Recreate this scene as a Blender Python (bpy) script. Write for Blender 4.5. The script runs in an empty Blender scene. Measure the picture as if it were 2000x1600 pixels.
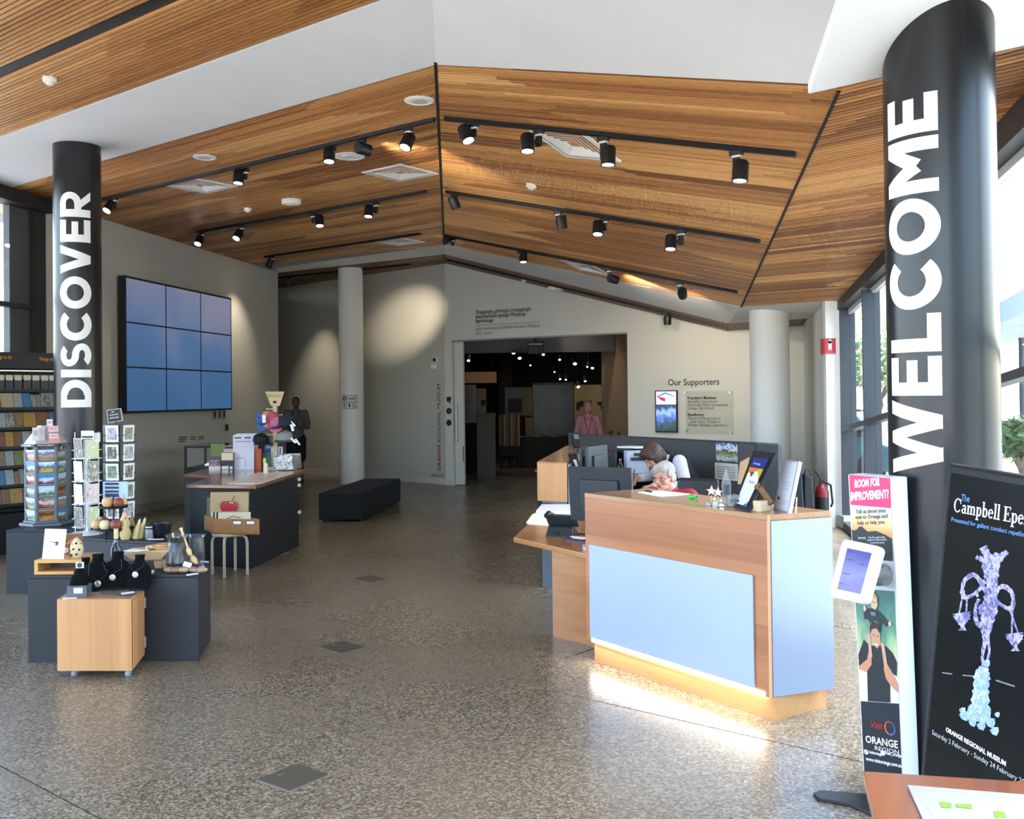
import bpy,math,random
from mathutils import Vector,Matrix
random.seed(7)
SC = bpy.context.scene
COL = SC.collection
# ------------------------------------------------------------------ camera
FPX,PITCH,ROLL,EYE = 1930.0,0.012,0.011,1.75
CY = 774 - FPX * math.tan(PITCH)
cF = Vector((0,math.cos(PITCH),math.sin(PITCH)))
_u0 = Vector((0,-math.sin(PITCH),math.cos(PITCH)))
_r0 = Vector((1,0,0))
cU = math.cos(ROLL) * _u0 + math.sin(ROLL) * _r0
cR = math.cos(ROLL) * _r0 - math.sin(ROLL) * _u0
CAM = Vector((0,0,EYE))
cd = bpy.data.cameras.new('camera')
cam = bpy.data.objects.new('camera',cd)
COL.objects.link(cam)
cam.matrix_world = Matrix(((cR.x,cU.x,-cF.x,0),(cR.y,cU.y,-cF.y,0),(cR.z,cU.z,-cF.z,EYE),(0,0,0,1)))
cd.sensor_fit = 'HORIZONTAL'
cd.sensor_width = 36
cd.lens = 36 * FPX / 2000
cd.shift_y = -(800 - CY) / 2000
cd.clip_end = 400
SC.camera = cam
# ------------------------------------------------------------------ world, sun, exposure
wd = bpy.data.worlds.new('World')
SC.world = wd
wd.use_nodes = True
wn = wd.node_tree
bg = wn.nodes['Background']
sky = wn.nodes.new('ShaderNodeTexSky')
sky.sky_type = 'NISHITA'
sky.sun_disc = False
sky.sun_elevation = math.radians(52)
sky.sun_rotation = math.radians(60)
sky.air_density = 1.0
sky.dust_density = 3.0
wn.links.new(sky.outputs[0],bg.inputs[0])
bg.inputs[1].default_value = .85
sl = bpy.data.lights.new('sun','SUN')
sl.energy = 2.4
sl.angle = math.radians(1.0)
sl.color = (1,.95,.86)
so = bpy.data.objects.new('sun',sl)
COL.objects.link(so)
so.rotation_euler = Vector((-.2,.4,-.9)).to_track_quat('-Z','Y').to_euler()
def area(name,loc,target,sx,sy,power,color=(1,1,1)):
 l = bpy.data.lights.new(name,'AREA')
 l.shape = 'RECTANGLE'
 l.size,l.size_y,l.energy,l.color = sx,sy,power,color
 o = bpy.data.objects.new(name,l)
 COL.objects.link(o)
 o.location = loc
 o.rotation_euler = (Vector(target) - Vector(loc)).to_track_quat('-Z','Y').to_euler()
 return o
def portal(name,loc,target,sx,sy):
 o = area(name,loc,target,sx,sy,1)
 o.data.cycles.is_portal = True
 return o
# daylight of the glazed entrance front behind the camera and of the side glazing
portal('portal_entrance',(-.5,-3.05,2.3),(-.5,5,2.0),11.5,4.4)
portal('portal_right',(4.0,8.2,1.7),(-2,9.3,1.7),10.0,3.5)
portal('portal_left',(-7.0,6.5,2.2),(0,6.5,2.2),12.0,4.3)
vs = SC.view_settings
vs.view_transform = 'Standard'
vs.look = 'None'
vs.exposure = 1.8
vs.gamma = 1.0
vs.use_curve_mapping = False
cy = SC.cycles
cy.max_bounces = 10
cy.diffuse_bounces = 6
cy.glossy_bounces = 4
cy.transmission_bounces = 6
cy.transparent_max_bounces = 12
cy.sample_clamp_indirect = 6.0
cy.caustics_reflective = False
cy.caustics_refractive = False
# ------------------------------------------------------------------ survey helpers (a sight line of the photo cut with a known plane)
def ray(x,y):
 return cF + (x - 1000) / FPX * cR + (CY - y) / FPX * cU
def gz(x,y,z=0.0):
 d = ray(x,y)
 return CAM + d * ((z - EYE) / d.z)
def gy(x,y,Y):
 d = ray(x,y)
 return CAM + d * (Y / d.y)
def gp(x,y,p0,n):
 d = ray(x,y)
 n = Vector(n)
 return CAM + d * (n.dot(Vector(p0) - CAM) / n.dot(d))
def gv(x,y,p0,p1):
 return gp(x,y,(p0[0],p0[1],0),(p1[1] - p0[1],p0[0] - p1[0],0))
# ------------------------------------------------------------------ mesh helpers
ROOT = {}
class MB:
 def __init__(s):
  s.v,s.f,s.m,s.c,s.mi = [],[],[],None,0
 def add(s,vs_,fs,tone=None):
  o = len(s.v)
  s.v += [Vector(a) for a in vs_]
  for q in fs:
   s.f.append([o + i for i in q])
   s.m.append(s.mi)
   if s.c is not None:
    s.c.append(tone if tone is not None else .5)
  return s
 def box(s,c,sz,rz=0.0,mx=None,tone=None):
  hx,hy,hz = sz[0] / 2,sz[1] / 2,sz[2] / 2
  vs_ = [Vector((x,y,z)) for z in (-hz,hz) for x,y in ((-hx,-hy),(hx,-hy),(hx,hy),(-hx,hy))]
  m = mx if mx is not None else Matrix.Translation(c) @ Matrix.Rotation(rz,4,'Z')
  return s.add([m @ v for v in vs_],[(0,3,2,1),(4,5,6,7),(0,1,5,4),(1,2,6,5),(2,3,7,6),(3,0,4,7)],tone)
 def hexa(s,b,t,tone=None):  # bottom loop, top loop (any n)
  n = len(b)
  fs = [tuple(range(n - 1,-1,-1)),tuple(range(n,2 * n))] + [(i,(i + 1) % n,n + (i + 1) % n,n + i) for i in range(n)]
  return s.add(list(b) + list(t),fs,tone)
 def prism(s,pts,z0,z1):
  a = sum(pts[i][0] * pts[(i + 1) % len(pts)][1] - pts[(i + 1) % len(pts)][0] * pts[i][1] for i in range(len(pts)))
  if a < 0:
   pts = pts[::-1]
  return s.hexa([(p[0],p[1],z0) for p in pts],[(p[0],p[1],z1) for p in pts])
 def plate(s,pts,th,nrm=None):  # planar polygon pts, thickness behind (-normal)
  pts = [Vector(p) for p in pts]
  n = Vector(nrm).normalized() if nrm is not None else (pts[1] - pts[0]).cross(pts[2] - pts[0]).normalized()
  return s.hexa([p - n * th for p in pts],pts)
 def poly(s,pts):
  return s.add(pts,[tuple(range(len(pts)))])
 def cyl(s,p0,p1,r0,r1=None,n=16):
  p0,p1 = Vector(p0),Vector(p1)
  r1 = r0 if r1 is None else r1
  a = (p1 - p0).normalized()
  u = a.orthogonal().normalized()
  w = a.cross(u)
  ang = [2 * math.pi * i / n for i in range(n)]
  b = [p0 + (u * math.cos(t) + w * math.sin(t)) * r0 for t in ang]
  t_ = [p1 + (u * math.cos(t) + w * math.sin(t)) * r1 for t in ang]
  return s.hexa(b,t_)
 def lathe(s,prof,c=(0,0,0),n=24,sx=1,sy=1,mx=None):
  c = Vector(c)
  vs_,fs = [],[]
  for r,z in prof:
   for i in range(n):
    t = 2 * math.pi * i / n
    p = Vector((r * math.cos(t) * sx,r * math.sin(t) * sy,z))
    vs_.append((mx @ p) if mx is not None else c + p)
  for k in range(len(prof) - 1):
   for i in range(n):
    j = (i + 1) % n
    fs.append((k * n + i,k * n + j,(k + 1) * n + j,(k + 1) * n + i))
  if prof[0][0] > 1e-6:
   fs.append(tuple(range(n - 1,-1,-1)))
  if prof[-1][0] > 1e-6:
   fs.append(tuple((len(prof) - 1) * n + i for i in range(n)))
  return s.add(vs_,fs)
 def ell(s,c,r,n=14,m=8,mx=None):
  if isinstance(r,(int,float)):
   r = (r,r,r)
  R = (mx if mx is not None else Matrix.Identity(3))
  c = Vector(c)
  vs_,fs = [c + R @ Vector((0,0,-r[2]))],[]
  for k in range(1,m):
   a = -math.pi / 2 + math.pi * k / m
   for i in range(n):
    t = 2 * math.pi * i / n
    vs_.append(c + R @ Vector((r[0] * math.cos(a) * math.cos(t),r[1] * math.cos(a) * math.sin(t),r[2] * math.sin(a))))
  vs_.append(c + R @ Vector((0,0,r[2])))
  for i in range(n):
   fs.append((0,1 + (i + 1) % n,1 + i))
   fs.append((len(vs_) - 1,1 + (m - 2) * n + i,1 + (m - 2) * n + (i + 1) % n))
  for k in range(m - 2):
   for i in range(n):
    j = (i + 1) % n
    fs.append((1 + k * n + i,1 + k * n + j,1 + (k + 1) * n + j,1 + (k + 1) * n + i))
  return s.add(vs_,fs)
 def tube(s,pts,r,n=8,r_end=None):
  pts = [Vector(p) for p in pts]
  L = len(pts)
  vs_,fs = [],[]
  up = None
  for k in range(L):
   d = (pts[min(k + 1,L - 1)] - pts[max(k - 1,0)]).normalized()
   if up is None:
    up = d.orthogonal().normalized()
   u = (up - d * up.dot(d))
   u = u.normalized() if u.length > 1e-6 else d.orthogonal().normalized()
   up = u
   w = d.cross(u)
   rr = r if r_end is None else r + (r_end - r) * k / (L - 1)
   for i in range(n):
    t = 2 * math.pi * i / n
    vs_.append(pts[k] + (u * math.cos(t) + w * math.sin(t)) * rr)
  for k in range(L - 1):
   for i in range(n):
    j = (i + 1) % n
    fs.append((k * n + i,k * n + j,(k + 1) * n + j,(k + 1) * n + i))
  fs.append(tuple(range(n - 1,-1,-1)))
  fs.append(tuple((L - 1) * n + i for i in range(n)))
  return s.add(vs_,fs)
 def ring(s,c,R_,r,ax=(0,0,1),n=24,m=6):
  c = Vector(c)
  a = Vector(ax).normalized()
  u = a.orthogonal().normalized()
  w = a.cross(u)
  vs_,fs = [],[]
  for i in range(n):
   t = 2 * math.pi * i / n
   d = u * math.cos(t) + w * math.sin(t)
   for k in range(m):
    q = 2 * math.pi * k / m
    vs_.append(c + d * (R_ + r * math.cos(q)) + a * (r * math.sin(q)))
  for i in range(n):
   for k in range(m):
    i2,k2 = (i + 1) % n,(k + 1) % m
    fs.append((i * m + k,i2 * m + k,i2 * m + k2,i * m + k2))
  return s.add(vs_,fs)
 def build(s,name,mat,parent=None,local=False,smooth=False,bevel=0.0,loc=None):
  mats = mat if isinstance(mat,(list,tuple)) else [mat]
  vs_ = s.v
  o_loc = Vector((0,0,0))
  if parent is not None and not local:
   pl,prz = ROOT.get(parent.name,(Vector((0,0,0)),0.0))
   rm = Matrix.Rotation(-prz,3,'Z')
   vs_ = [rm @ (v - pl) for v in vs_]
  elif parent is None:
   if loc is None:
    xs = [v.x for v in vs_]
    ys = [v.y for v in vs_]
    o_loc = Vector(((min(xs) + max(xs)) / 2,(min(ys) + max(ys)) / 2,min(v.z for v in vs_)))
   else:
    o_loc = Vector(loc)
   vs_ = [v - o_loc for v in vs_]
  me = bpy.data.meshes.new(name)
  me.from_pydata([tuple(v) for v in vs_],[],s.f)
  for m in mats:
   me.materials.append(m)
  if len(mats) > 1:
   me.polygons.foreach_set('material_index',s.m)
  if s.c is not None:
   at = me.attributes.new('tone','FLOAT','FACE')
   at.data.foreach_set('value',s.c)
  if smooth:
   me.shade_smooth()
   me.set_sharp_from_angle(angle=0.75)
  me.update()
  o = bpy.data.objects.new(name,me)
  COL.objects.link(o)
  o.location = o_loc
  if parent is not None:
   o.parent = parent
   ROOT[o.name] = ROOT.get(parent.name,(Vector((0,0,0)),0.0))
  else:
   ROOT[o.name] = (o_loc,0.0)
  if bevel:
   b = o.modifiers.new('bevel','BEVEL')
   b.width = bevel
   b.segments = 2
   b.limit_method = 'ANGLE'
   b.angle_limit = .7
  return o
def tag(o,label=None,cat=None,group=None,kind=None):
 for k,v in (('label',label),('category',cat),('group',group),('kind',kind)):
  if v:
   o[k] = v
 return o
def thing(name,label,cat,loc=(0,0,0),rz=0.0,group=None,kind=None):
 o = bpy.data.objects.new(name,None)
 o.empty_display_size = .1
 COL.objects.link(o)
 o.location = loc
 o.rotation_euler = (0,0,rz)
 ROOT[o.name] = (Vector(loc),rz)
 return tag(o,label,cat,group,kind)
def kids(o):
 return [c for c in bpy.data.objects if c.parent == o]
def copy_tree(o,ch=None,label=None,loc=None,rot=None):
 ch = ch if ch is not None else {}
 c = o.copy()
 COL.objects.link(c)
 for k in KIDS(o):
  d = copy_tree(k)
  d.parent = c
 if label:
  c['label'] = label
 if loc is not None:
  c.location = loc
 if rot is not None:
  c.rotation_euler = rot
 return c
def KIDS(o):
 return list(o.children)
# ------------------------------------------------------------------ materials
def lin(h):
 h = h.lstrip('#')
 return tuple((((int(h[i:i + 2],16) / 255 + .055) / 1.055) ** 2.4 if int(h[i:i + 2],16) > 10 else int(h[i:i + 2],16) / 255 / 12.92) for i in (0,2,4)) + (1,)
MATS = {}
def mat(name,hexc,rough=.5,metal=0.0,spec=.5,var=.0,scale=30.0,bump=0.0,emit=0.0,coat=0.0,trans=0.0,ior=1.45,dark=None):
 if name in MATS:
  return MATS[name]
 m = bpy.data.materials.new(name)
 m.use_nodes = True
 nt = m.node_tree
 b = nt.nodes['Principled BSDF']
 c = lin(hexc)
 b.inputs['Base Color'].default_value = c
 b.inputs['Roughness'].default_value = rough
 b.inputs['Metallic'].default_value = metal
 b.inputs['Specular IOR Level'].default_value = spec
 b.inputs['Coat Weight'].default_value = coat
 b.inputs['Coat Roughness'].default_value = .08
 b.inputs['Transmission Weight'].default_value = trans
 b.inputs['IOR'].default_value = ior
 if emit:
  b.inputs['Emission Color'].default_value = c
  b.inputs['Emission Strength'].default_value = emit
 if var or bump:
  tc = nt.nodes.new('ShaderNodeTexCoord')
  nz = nt.nodes.new('ShaderNodeTexNoise')
  nz.inputs['Scale'].default_value = scale
  nz.inputs['Detail'].default_value = 4
  nt.links.new(tc.outputs['Object'],nz.inputs['Vector'])
  if var:
   rp = nt.nodes.new('ShaderNodeMix')
   rp.data_type = 'RGBA'
   d = lin(dark) if dark else tuple(x * (1 - var) for x in c[:3]) + (1,)
   l = tuple(min(1,x * (1 + var * .6)) for x in c[:3]) + (1,) if not dark else c
   rp.inputs[6].default_value = d
   rp.inputs[7].default_value = l
   nt.links.new(nz.outputs[0],rp.inputs[0])
   nt.links.new(rp.outputs[2],b.inputs['Base Color'])
  if bump:
   bp = nt.nodes.new('ShaderNodeBump')
   bp.inputs['Strength'].default_value = bump
   bp.inputs['Distance'].default_value = .01
   nt.links.new(nz.outputs[0],bp.inputs['Height'])
   nt.links.new(bp.outputs[0],b.inputs['Normal'])
 MATS[name] = m
 return m
def wood(name,c1,c2,rz=0.0,mode='h',plank=.09,rough=.35,coat=.25,gs=6.0):
 """laminated timber: tone per plank and grain stretched along the boards"""
 if name in MATS:
  return MATS[name]
 m = bpy.data.materials.new(name)
 m.use_nodes = True
 nt = m.node_tree
 L = nt.links.new
 N = nt.nodes.new
 b = nt.nodes['Principled BSDF']
 b.inputs['Roughness'].default_value = rough
 b.inputs['Coat Weight'].default_value = coat
 b.inputs['Coat Roughness'].default_value = .15
 tc = N('ShaderNodeTexCoord')
 mp = N('ShaderNodeMapping')
 mp.inputs['Rotation'].default_value = (0,0,-rz)
 L(tc.outputs['Object'],mp.inputs[0])
 sp = N('ShaderNodeSeparateXYZ')
 L(mp.outputs[0],sp.inputs[0])
 ad = N('ShaderNodeMath')
 ad.operation = 'ADD'
 if mode == 'h':      # boards run along rotated x
  L(sp.outputs['Z'],ad.inputs[0])
  L(sp.outputs['Y'],ad.inputs[1])
  sc = (.9,gs * 4,gs * 4)
 elif mode == 'y':    # boards run along rotated y (table tops)
  L(sp.outputs['X'],ad.inputs[0])
  L(sp.outputs['Z'],ad.inputs[1])
  sc = (gs * 4,.9,gs * 4)
 else:                # boards run vertically
  L(sp.outputs['X'],ad.inputs[0])
  L(sp.outputs['Y'],ad.inputs[1])
  sc = (gs * 4,gs * 4,.9)
 dv = N('ShaderNodeMath')
 dv.operation = 'DIVIDE'
 dv.inputs[1].default_value = plank
 L(ad.outputs[0],dv.inputs[0])
 fl = N('ShaderNodeMath')
 fl.operation = 'FLOOR'
 L(dv.outputs[0],fl.inputs[0])
 wn_ = N('ShaderNodeTexWhiteNoise')
 wn_.noise_dimensions = '1D'
 L(fl.outputs[0],wn_.inputs['W'])
 m2 = N('ShaderNodeMapping')
 m2.inputs['Scale'].default_value = sc
 L(mp.outputs[0],m2.inputs[0])
 nz = N('ShaderNodeTexNoise')
 nz.inputs['Scale'].default_value = 1.0
 nz.inputs['Detail'].default_value = 5
 nz.inputs['Distortion'].default_value = .6
 L(m2.outputs[0],nz.inputs['Vector'])
 mx1 = N('ShaderNodeMath')
 mx1.operation = 'MULTIPLY_ADD'
 L(wn_.outputs['Value'],mx1.inputs[0])
 mx1.inputs[1].default_value = .55
 mx1.inputs[2].default_value = -.25
 ad2 = N('ShaderNodeMath')
 ad2.operation = 'ADD'
 ad2.use_clamp = True
 L(mx1.outputs[0],ad2.inputs[0])
 L(nz.outputs[0],ad2.inputs[1])
 mix = N('ShaderNodeMix')
 mix.data_type = 'RGBA'
 mix.inputs[6].default_value = lin(c2)
 mix.inputs[7].default_value = lin(c1)
 L(ad2.outputs[0],mix.inputs[0])
 L(mix.outputs[2],b.inputs['Base Color'])
 MATS[name] = m
 return m
def slatmat(name,c1,c2,c3,rough=.45):
 m = bpy.data.materials.new(name)
 m.use_nodes = True
 nt = m.node_tree
 L,N = nt.links.new,nt.nodes.new
 b = nt.nodes['Principled BSDF']
 b.inputs['Roughness'].default_value = rough
 at = N('ShaderNodeAttribute')
 at.attribute_name = 'tone'
 tc = N('ShaderNodeTexCoord')
 mp = N('ShaderNodeMapping')
 mp.inputs['Rotation'].default_value = (0,0,math.radians(38))
 mp.inputs['Scale'].default_value = (1.1,42,42)
 nz = N('ShaderNodeTexNoise')
 nz.inputs['Scale'].default_value = 1
 nz.inputs['Detail'].default_value = 3
 L(tc.outputs['Object'],mp.inputs[0])
 L(mp.outputs[0],nz.inputs['Vector'])
 ma = N('ShaderNodeMath')
 ma.operation = 'MULTIPLY_ADD'
 L(nz.outputs[0],ma.inputs[0])
 ma.inputs[1].default_value = .36
 ma.inputs[2].default_value = -.18
 ad = N('ShaderNodeMath')
 ad.operation = 'ADD'
 ad.use_clamp = True
 L(at.outputs['Fac'],ad.inputs[0])
 L(ma.outputs[0],ad.inputs[1])
 cr = N('ShaderNodeValToRGB')
 cr.color_ramp.elements[0].color = lin(c2)
 cr.color_ramp.elements[1].color = lin(c1)
 e = cr.color_ramp.elements.new(.5)
 e.color = lin(c3)
 L(ad.outputs[0],cr.inputs[0])
 L(cr.outputs[0],b.inputs['Base Color'])
 MATS[name] = m
 return m
def picmat(name,cols,scale=6.0,rough=.35,emit=0.0,seed=0.0,bands=True):
 """flat print: soft photograph-like blotches in bands"""
 if name in MATS:
  return MATS[name]
 m = bpy.data.materials.new(name)
 m.use_nodes = True
 nt = m.node_tree
 L,N = nt.links.new,nt.nodes.new
 b = nt.nodes['Principled BSDF']
 b.inputs['Roughness'].default_value = rough
 tc = N('ShaderNodeTexCoord')
 oi = N('ShaderNodeObjectInfo')
 nz = N('ShaderNodeTexNoise')
 nz.noise_dimensions = '4D'
 nz.inputs['Scale'].default_value = scale
 nz.inputs['Detail'].default_value = 5
 nz.inputs['Distortion'].default_value = .5
 L(tc.outputs['Generated'],nz.inputs['Vector'])
 mu = N('ShaderNodeMath')
 mu.operation = 'MULTIPLY_ADD'
 mu.inputs[1].default_value = 37.0
 mu.inputs[2].default_value = seed
 L(oi.outputs['Random'],mu.inputs[0])
 L(mu.outputs[0],nz.inputs['W'])
 cr = N('ShaderNodeValToRGB')
 fac = nz.outputs[0]
 if bands:
  sp = N('ShaderNodeSeparateXYZ')
  L(tc.outputs['Generated'],sp.inputs[0])
  ad = N('ShaderNodeMath')
  ad.operation = 'MULTIPLY_ADD'
  L(sp.outputs['Z'],ad.inputs[0])
  ad.inputs[1].default_value = .55
  a2 = N('ShaderNodeMath')
  a2.operation = 'MULTIPLY'
  a2.inputs[1].default_value = .55
  L(nz.outputs[0],a2.inputs[0])
  L(a2.outputs[0],ad.inputs[2])
  fac = ad.outputs[0]
 els = cr.color_ramp.elements
 n = len(cols)
 els[0].position,els[1].position = .22,.8
 els[0].color,els[1].color = lin(cols[0]),lin(cols[-1])
 for i in range(1,n - 1):
  e = els.new(.22 + .58 * i / (n - 1))
  e.color = lin(cols[i])
 L(fac,cr.inputs[0])
 L(cr.outputs[0],b.inputs['Base Color'])
 if emit:
  L(cr.outputs[0],b.inputs['Emission Color'])
  b.inputs['Emission Strength'].default_value = emit
 MATS[name] = m
 return m
def glassmat(name,tint='#ffffff',refl=1.0,opacity=.04,rough=.02):
 """thin pane: mostly clear, Fresnel reflection on top"""
 if name in MATS:
  return MATS[name]
 m = bpy.data.materials.new(name)
 m.use_nodes = True
 nt = m.node_tree
 nt.nodes.clear()
 L,N = nt.links.new,nt.nodes.new
 out = N('ShaderNodeOutputMaterial')
 tr = N('ShaderNodeBsdfTransparent')
 tr.inputs[0].default_value = lin(tint)
 gl = N('ShaderNodeBsdfGlossy')
 gl.inputs['Roughness'].default_value = rough
 df = N('ShaderNodeBsdfDiffuse')
 df.inputs[0].default_value = (.8,.85,.88,1)
 fr = N('ShaderNodeFresnel')
 fr.inputs[0].default_value = 1.45
 mu = N('ShaderNodeMath')
 mu.operation = 'MULTIPLY'
 ge = N('ShaderNodeNewGeometry')
 sb_ = N('ShaderNodeMath')
 sb_.operation = 'SUBTRACT'
 sb_.inputs[0].default_value = refl
 L(ge.outputs['Backfacing'],sb_.inputs[1])
 sb_.use_clamp = True
 L(fr.outputs[0],mu.inputs[0])
 L(sb_.outputs[0],mu.inputs[1])
 m1 = N('ShaderNodeMixShader')
 m1.inputs[0].default_value = opacity
 L(tr.outputs[0],m1.inputs[1])
 L(df.outputs[0],m1.inputs[2])
 m2 = N('ShaderNodeMixShader')
 L(mu.outputs[0],m2.inputs[0])
 L(m1.outputs[0],m2.inputs[1])
 L(gl.outputs[0],m2.inputs[2])
 L(m2.outputs[0],out.inputs[0])
 MATS[name] = m
 return m
# ------------------------------------------------------------------ lettering
FONTCACHE = {}
def text_geo(s,bold=0.0,res=2,space=1.0,shear=0.0):
 key = (s,bold,res,space,shear)
 if key in FONTCACHE:
  return FONTCACHE[key]
 cu = bpy.data.curves.new('tmp_text','FONT')
 cu.body = s
 cu.size = 1.0
 cu.offset = bold
 cu.resolution_u = res
 cu.space_character = space
 cu.shear = shear
 o = bpy.data.objects.new('tmp_text',cu)
 COL.objects.link(o)
 dg = bpy.context.evaluated_depsgraph_get()
 me = bpy.data.meshes.new_from_object(o.evaluated_get(dg))
 vs_ = [(v.co.x,v.co.y) for v in me.vertices]
 fs = [tuple(p.vertices) for p in me.polygons]
 bpy.data.objects.remove(o)
 bpy.data.curves.remove(cu)
 bpy.data.meshes.remove(me)
 FONTCACHE[key] = (vs_,fs)
 return vs_,fs
CAPH = None
def text_pts(s,h,width=None,bold=0.0,res=2,align='l',space=1.0,shear=0.0):
 """2-D outline with cap height h; optional exact width"""
 global CAPH
 if CAPH is None:
  a,_ = text_geo('H')
  CAPH = max(p[1] for p in a)
 vs_,fs = text_geo(s,bold,res,space,shear)
 k = h / CAPH
 x0,x1 = min(p[0] for p in vs_),max(p[0] for p in vs_)
 kx = width / (x1 - x0) if width else k
 off = {'l': -x0,'c': -(x0 + x1) / 2,'r': -x1}[align]
 return [((x + off) * kx,y * k) for x,y in vs_],fs
def put_text(mb,s,h,org,xd,yd,width=None,bold=0.0,res=2,align='l',lift=.002,space=1.0,fn=None,shear=0.0):
 pts,fs = text_pts(s,h,width,bold,res,align,space,shear)
 org,xd,yd = Vector(org),Vector(xd).normalized(),Vector(yd).normalized()
 nrm = xd.cross(yd)
 mb.add([org + xd * x + yd * y + nrm * lift for x,y in pts],fs)
 return mb
# ================================================================== SETTING
m_white = mat('white_plaster','#d9d8d2',.75,var=.03,scale=3)
m_wallw = mat('wall_paint','#cfcdc4',.7,var=.03,scale=2)
m_wallg = mat('wall_paint_grey','#c4c2b8',.7,var=.03,scale=2)
m_conc = mat('white_concrete','#e3e4e4',.7,var=.07,scale=1.6,bump=.05)
m_black = mat('black_paint','#1b1c1e',.5)
m_blackm = mat('black_metal','#202123',.42,spec=.5)
m_frame = mat('dark_grey_frame','#3b3f44',.45)
m_dark = mat('dark_void','#120d09',.9)
m_vinyl = mat('black_vinyl_wrap','#1c1d20',.27,spec=.5)
m_vtext = mat('white_vinyl','#f1f2f5',.4)
m_glass = glassmat('window_glass')
m_glass_r = glassmat('dimmed_glass','#dde4e6')  # tint added to dim the daylight through the right glazing
m_wht = mat('white_satin','#eceae4',.45)
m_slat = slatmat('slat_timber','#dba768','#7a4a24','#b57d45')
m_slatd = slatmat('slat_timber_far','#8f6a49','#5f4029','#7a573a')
def floor_material():
 m = bpy.data.materials.new('polished_aggregate')
 m.use_nodes = True
 nt = m.node_tree
 L,N = nt.links.new,nt.nodes.new
 b = nt.nodes['Principled BSDF']
 tc = N('ShaderNodeTexCoord')
 vo = N('ShaderNodeTexVoronoi')
 vo.inputs['Scale'].default_value = 95
 L(tc.outputs['Object'],vo.inputs['Vector'])
 sp = N('ShaderNodeSeparateXYZ')
 L(vo.outputs['Color'],sp.inputs[0])
 cr = N('ShaderNodeValToRGB')
 cr.color_ramp.interpolation = 'CONSTANT'
 E = cr.color_ramp.elements
 E[0].position,E[0].color = 0,lin('#51483c')
 E[1].position,E[1].color = .22,lin('#6b6050')
 for p_,c_ in ((.5,'#847764'),(.74,'#988b77'),(.93,'#aa9d88')):
  e = E.new(p_)
  e.color = lin(c_)
 L(sp.outputs[0],cr.inputs[0])
 n2 = N('ShaderNodeTexNoise')
 n2.inputs['Scale'].default_value = .7
 n2.inputs['Detail'].default_value = 6
 n2.inputs['Distortion'].default_value = .3
 L(tc.outputs['Object'],n2.inputs['Vector'])
 r2 = N('ShaderNodeValToRGB')
 r2.color_ramp.elements[0].position = .25
 r2.color_ramp.elements[1].position = .85
 L(n2.outputs[0],r2.inputs[0])
 mx = N('ShaderNodeMix')
 mx.data_type = 'RGBA'
 mx.inputs[7].default_value = lin('#877a66')
 L(cr.outputs[0],mx.inputs[6])
 mu = N('ShaderNodeMath')
 mu.operation = 'MULTIPLY'
 mu.inputs[1].default_value = .5
 L(r2.outputs[0],mu.inputs[0])
 L(mu.outputs[0],mx.inputs[0])
 L(mx.outputs[2],b.inputs['Base Color'])
 rr = N('ShaderNodeMath')
 rr.operation = 'MULTIPLY_ADD'
 rr.inputs[1].default_value = .16
 rr.inputs[2].default_value = .2
 L(n2.outputs[0],rr.inputs[0])
 L(rr.outputs[0],b.inputs['Roughness'])
 b.inputs['Specular IOR Level'].default_value = .5
 return m
m_floor = floor_material()
m_base = mat('joint_dark','#3a342c',.8)
def clip(poly,conv):
 """Sutherland-Hodgman; conv is a counter-clockwise convex outline"""
 out = [tuple(p[:2]) for p in poly]
 for i in range(len(conv)):
  a,b = conv[i],conv[(i + 1) % len(conv)]
  ins = lambda p: (b[0] - a[0]) * (p[1] - a[1]) - (b[1] - a[1]) * (p[0] - a[0]) >= 0
  res = []
  for k in range(len(out)):
   p,q = out[k],out[(k + 1) % len(out)]
   ip,iq = ins(p),ins(q)
   if ip:
    res.append(p)
   if ip != iq:
    d = ((b[0] - a[0]) * (q[1] - p[1]) - (b[1] - a[1]) * (q[0] - p[0]))
    t = -((b[0] - a[0]) * (p[1] - a[1]) - (b[1] - a[1]) * (p[0] - a[0])) / d
    res.append((p[0] + t * (q[0] - p[0]),p[1] + t * (q[1] - p[1])))
  out = res
  if not out:
   break
 return out
def area2(p):
 return abs(sum(p[i][0] * p[(i + 1) % len(p)][1] - p[(i + 1) % len(p)][0] * p[i][1] for i in range(len(p)))) / 2
W0,W1 = (1.47,-3.0),(4.24,12.75)          # line of the right glazing
G0,G1 = (-8.2,-3.0),(-6.19,13.1)          # line of the left glazing
FO = [(-8.3,-3.05),(1.62,-3.05),(4.42,12.75),(5.3,17.5),(5.3,33),(-8.3,33)]
fl = MB().prism(FO,-.09,-.025).build('floor',m_base)
tag(fl,kind='structure')
FU,FV = Vector((.64,.768,0)),Vector((.768,-.64,0))
for iu in range(-5,13):
 for iv in range(-9,5):
  u0,v0 = 2.08 + 2.58 * iu,-3.97 + 3.0 * iv
  g = .0055
  q = [FU * a + FV * b for a,b in ((u0 + g,v0 + g),(u0 + g,v0 + 3 - g),(u0 + 2.58 - g,v0 + 3 - g),(u0 + 2.58 - g,v0 + g))]
  c = clip([(p.x,p.y) for p in q][::-1],FO)
  if len(c) > 2 and area2(c) > .01:
   c2 = clip([(p.x,p.y) for p in q],FO)
   MB().prism(c,-.025,0).build('floor_slab',m_floor,fl)
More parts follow.
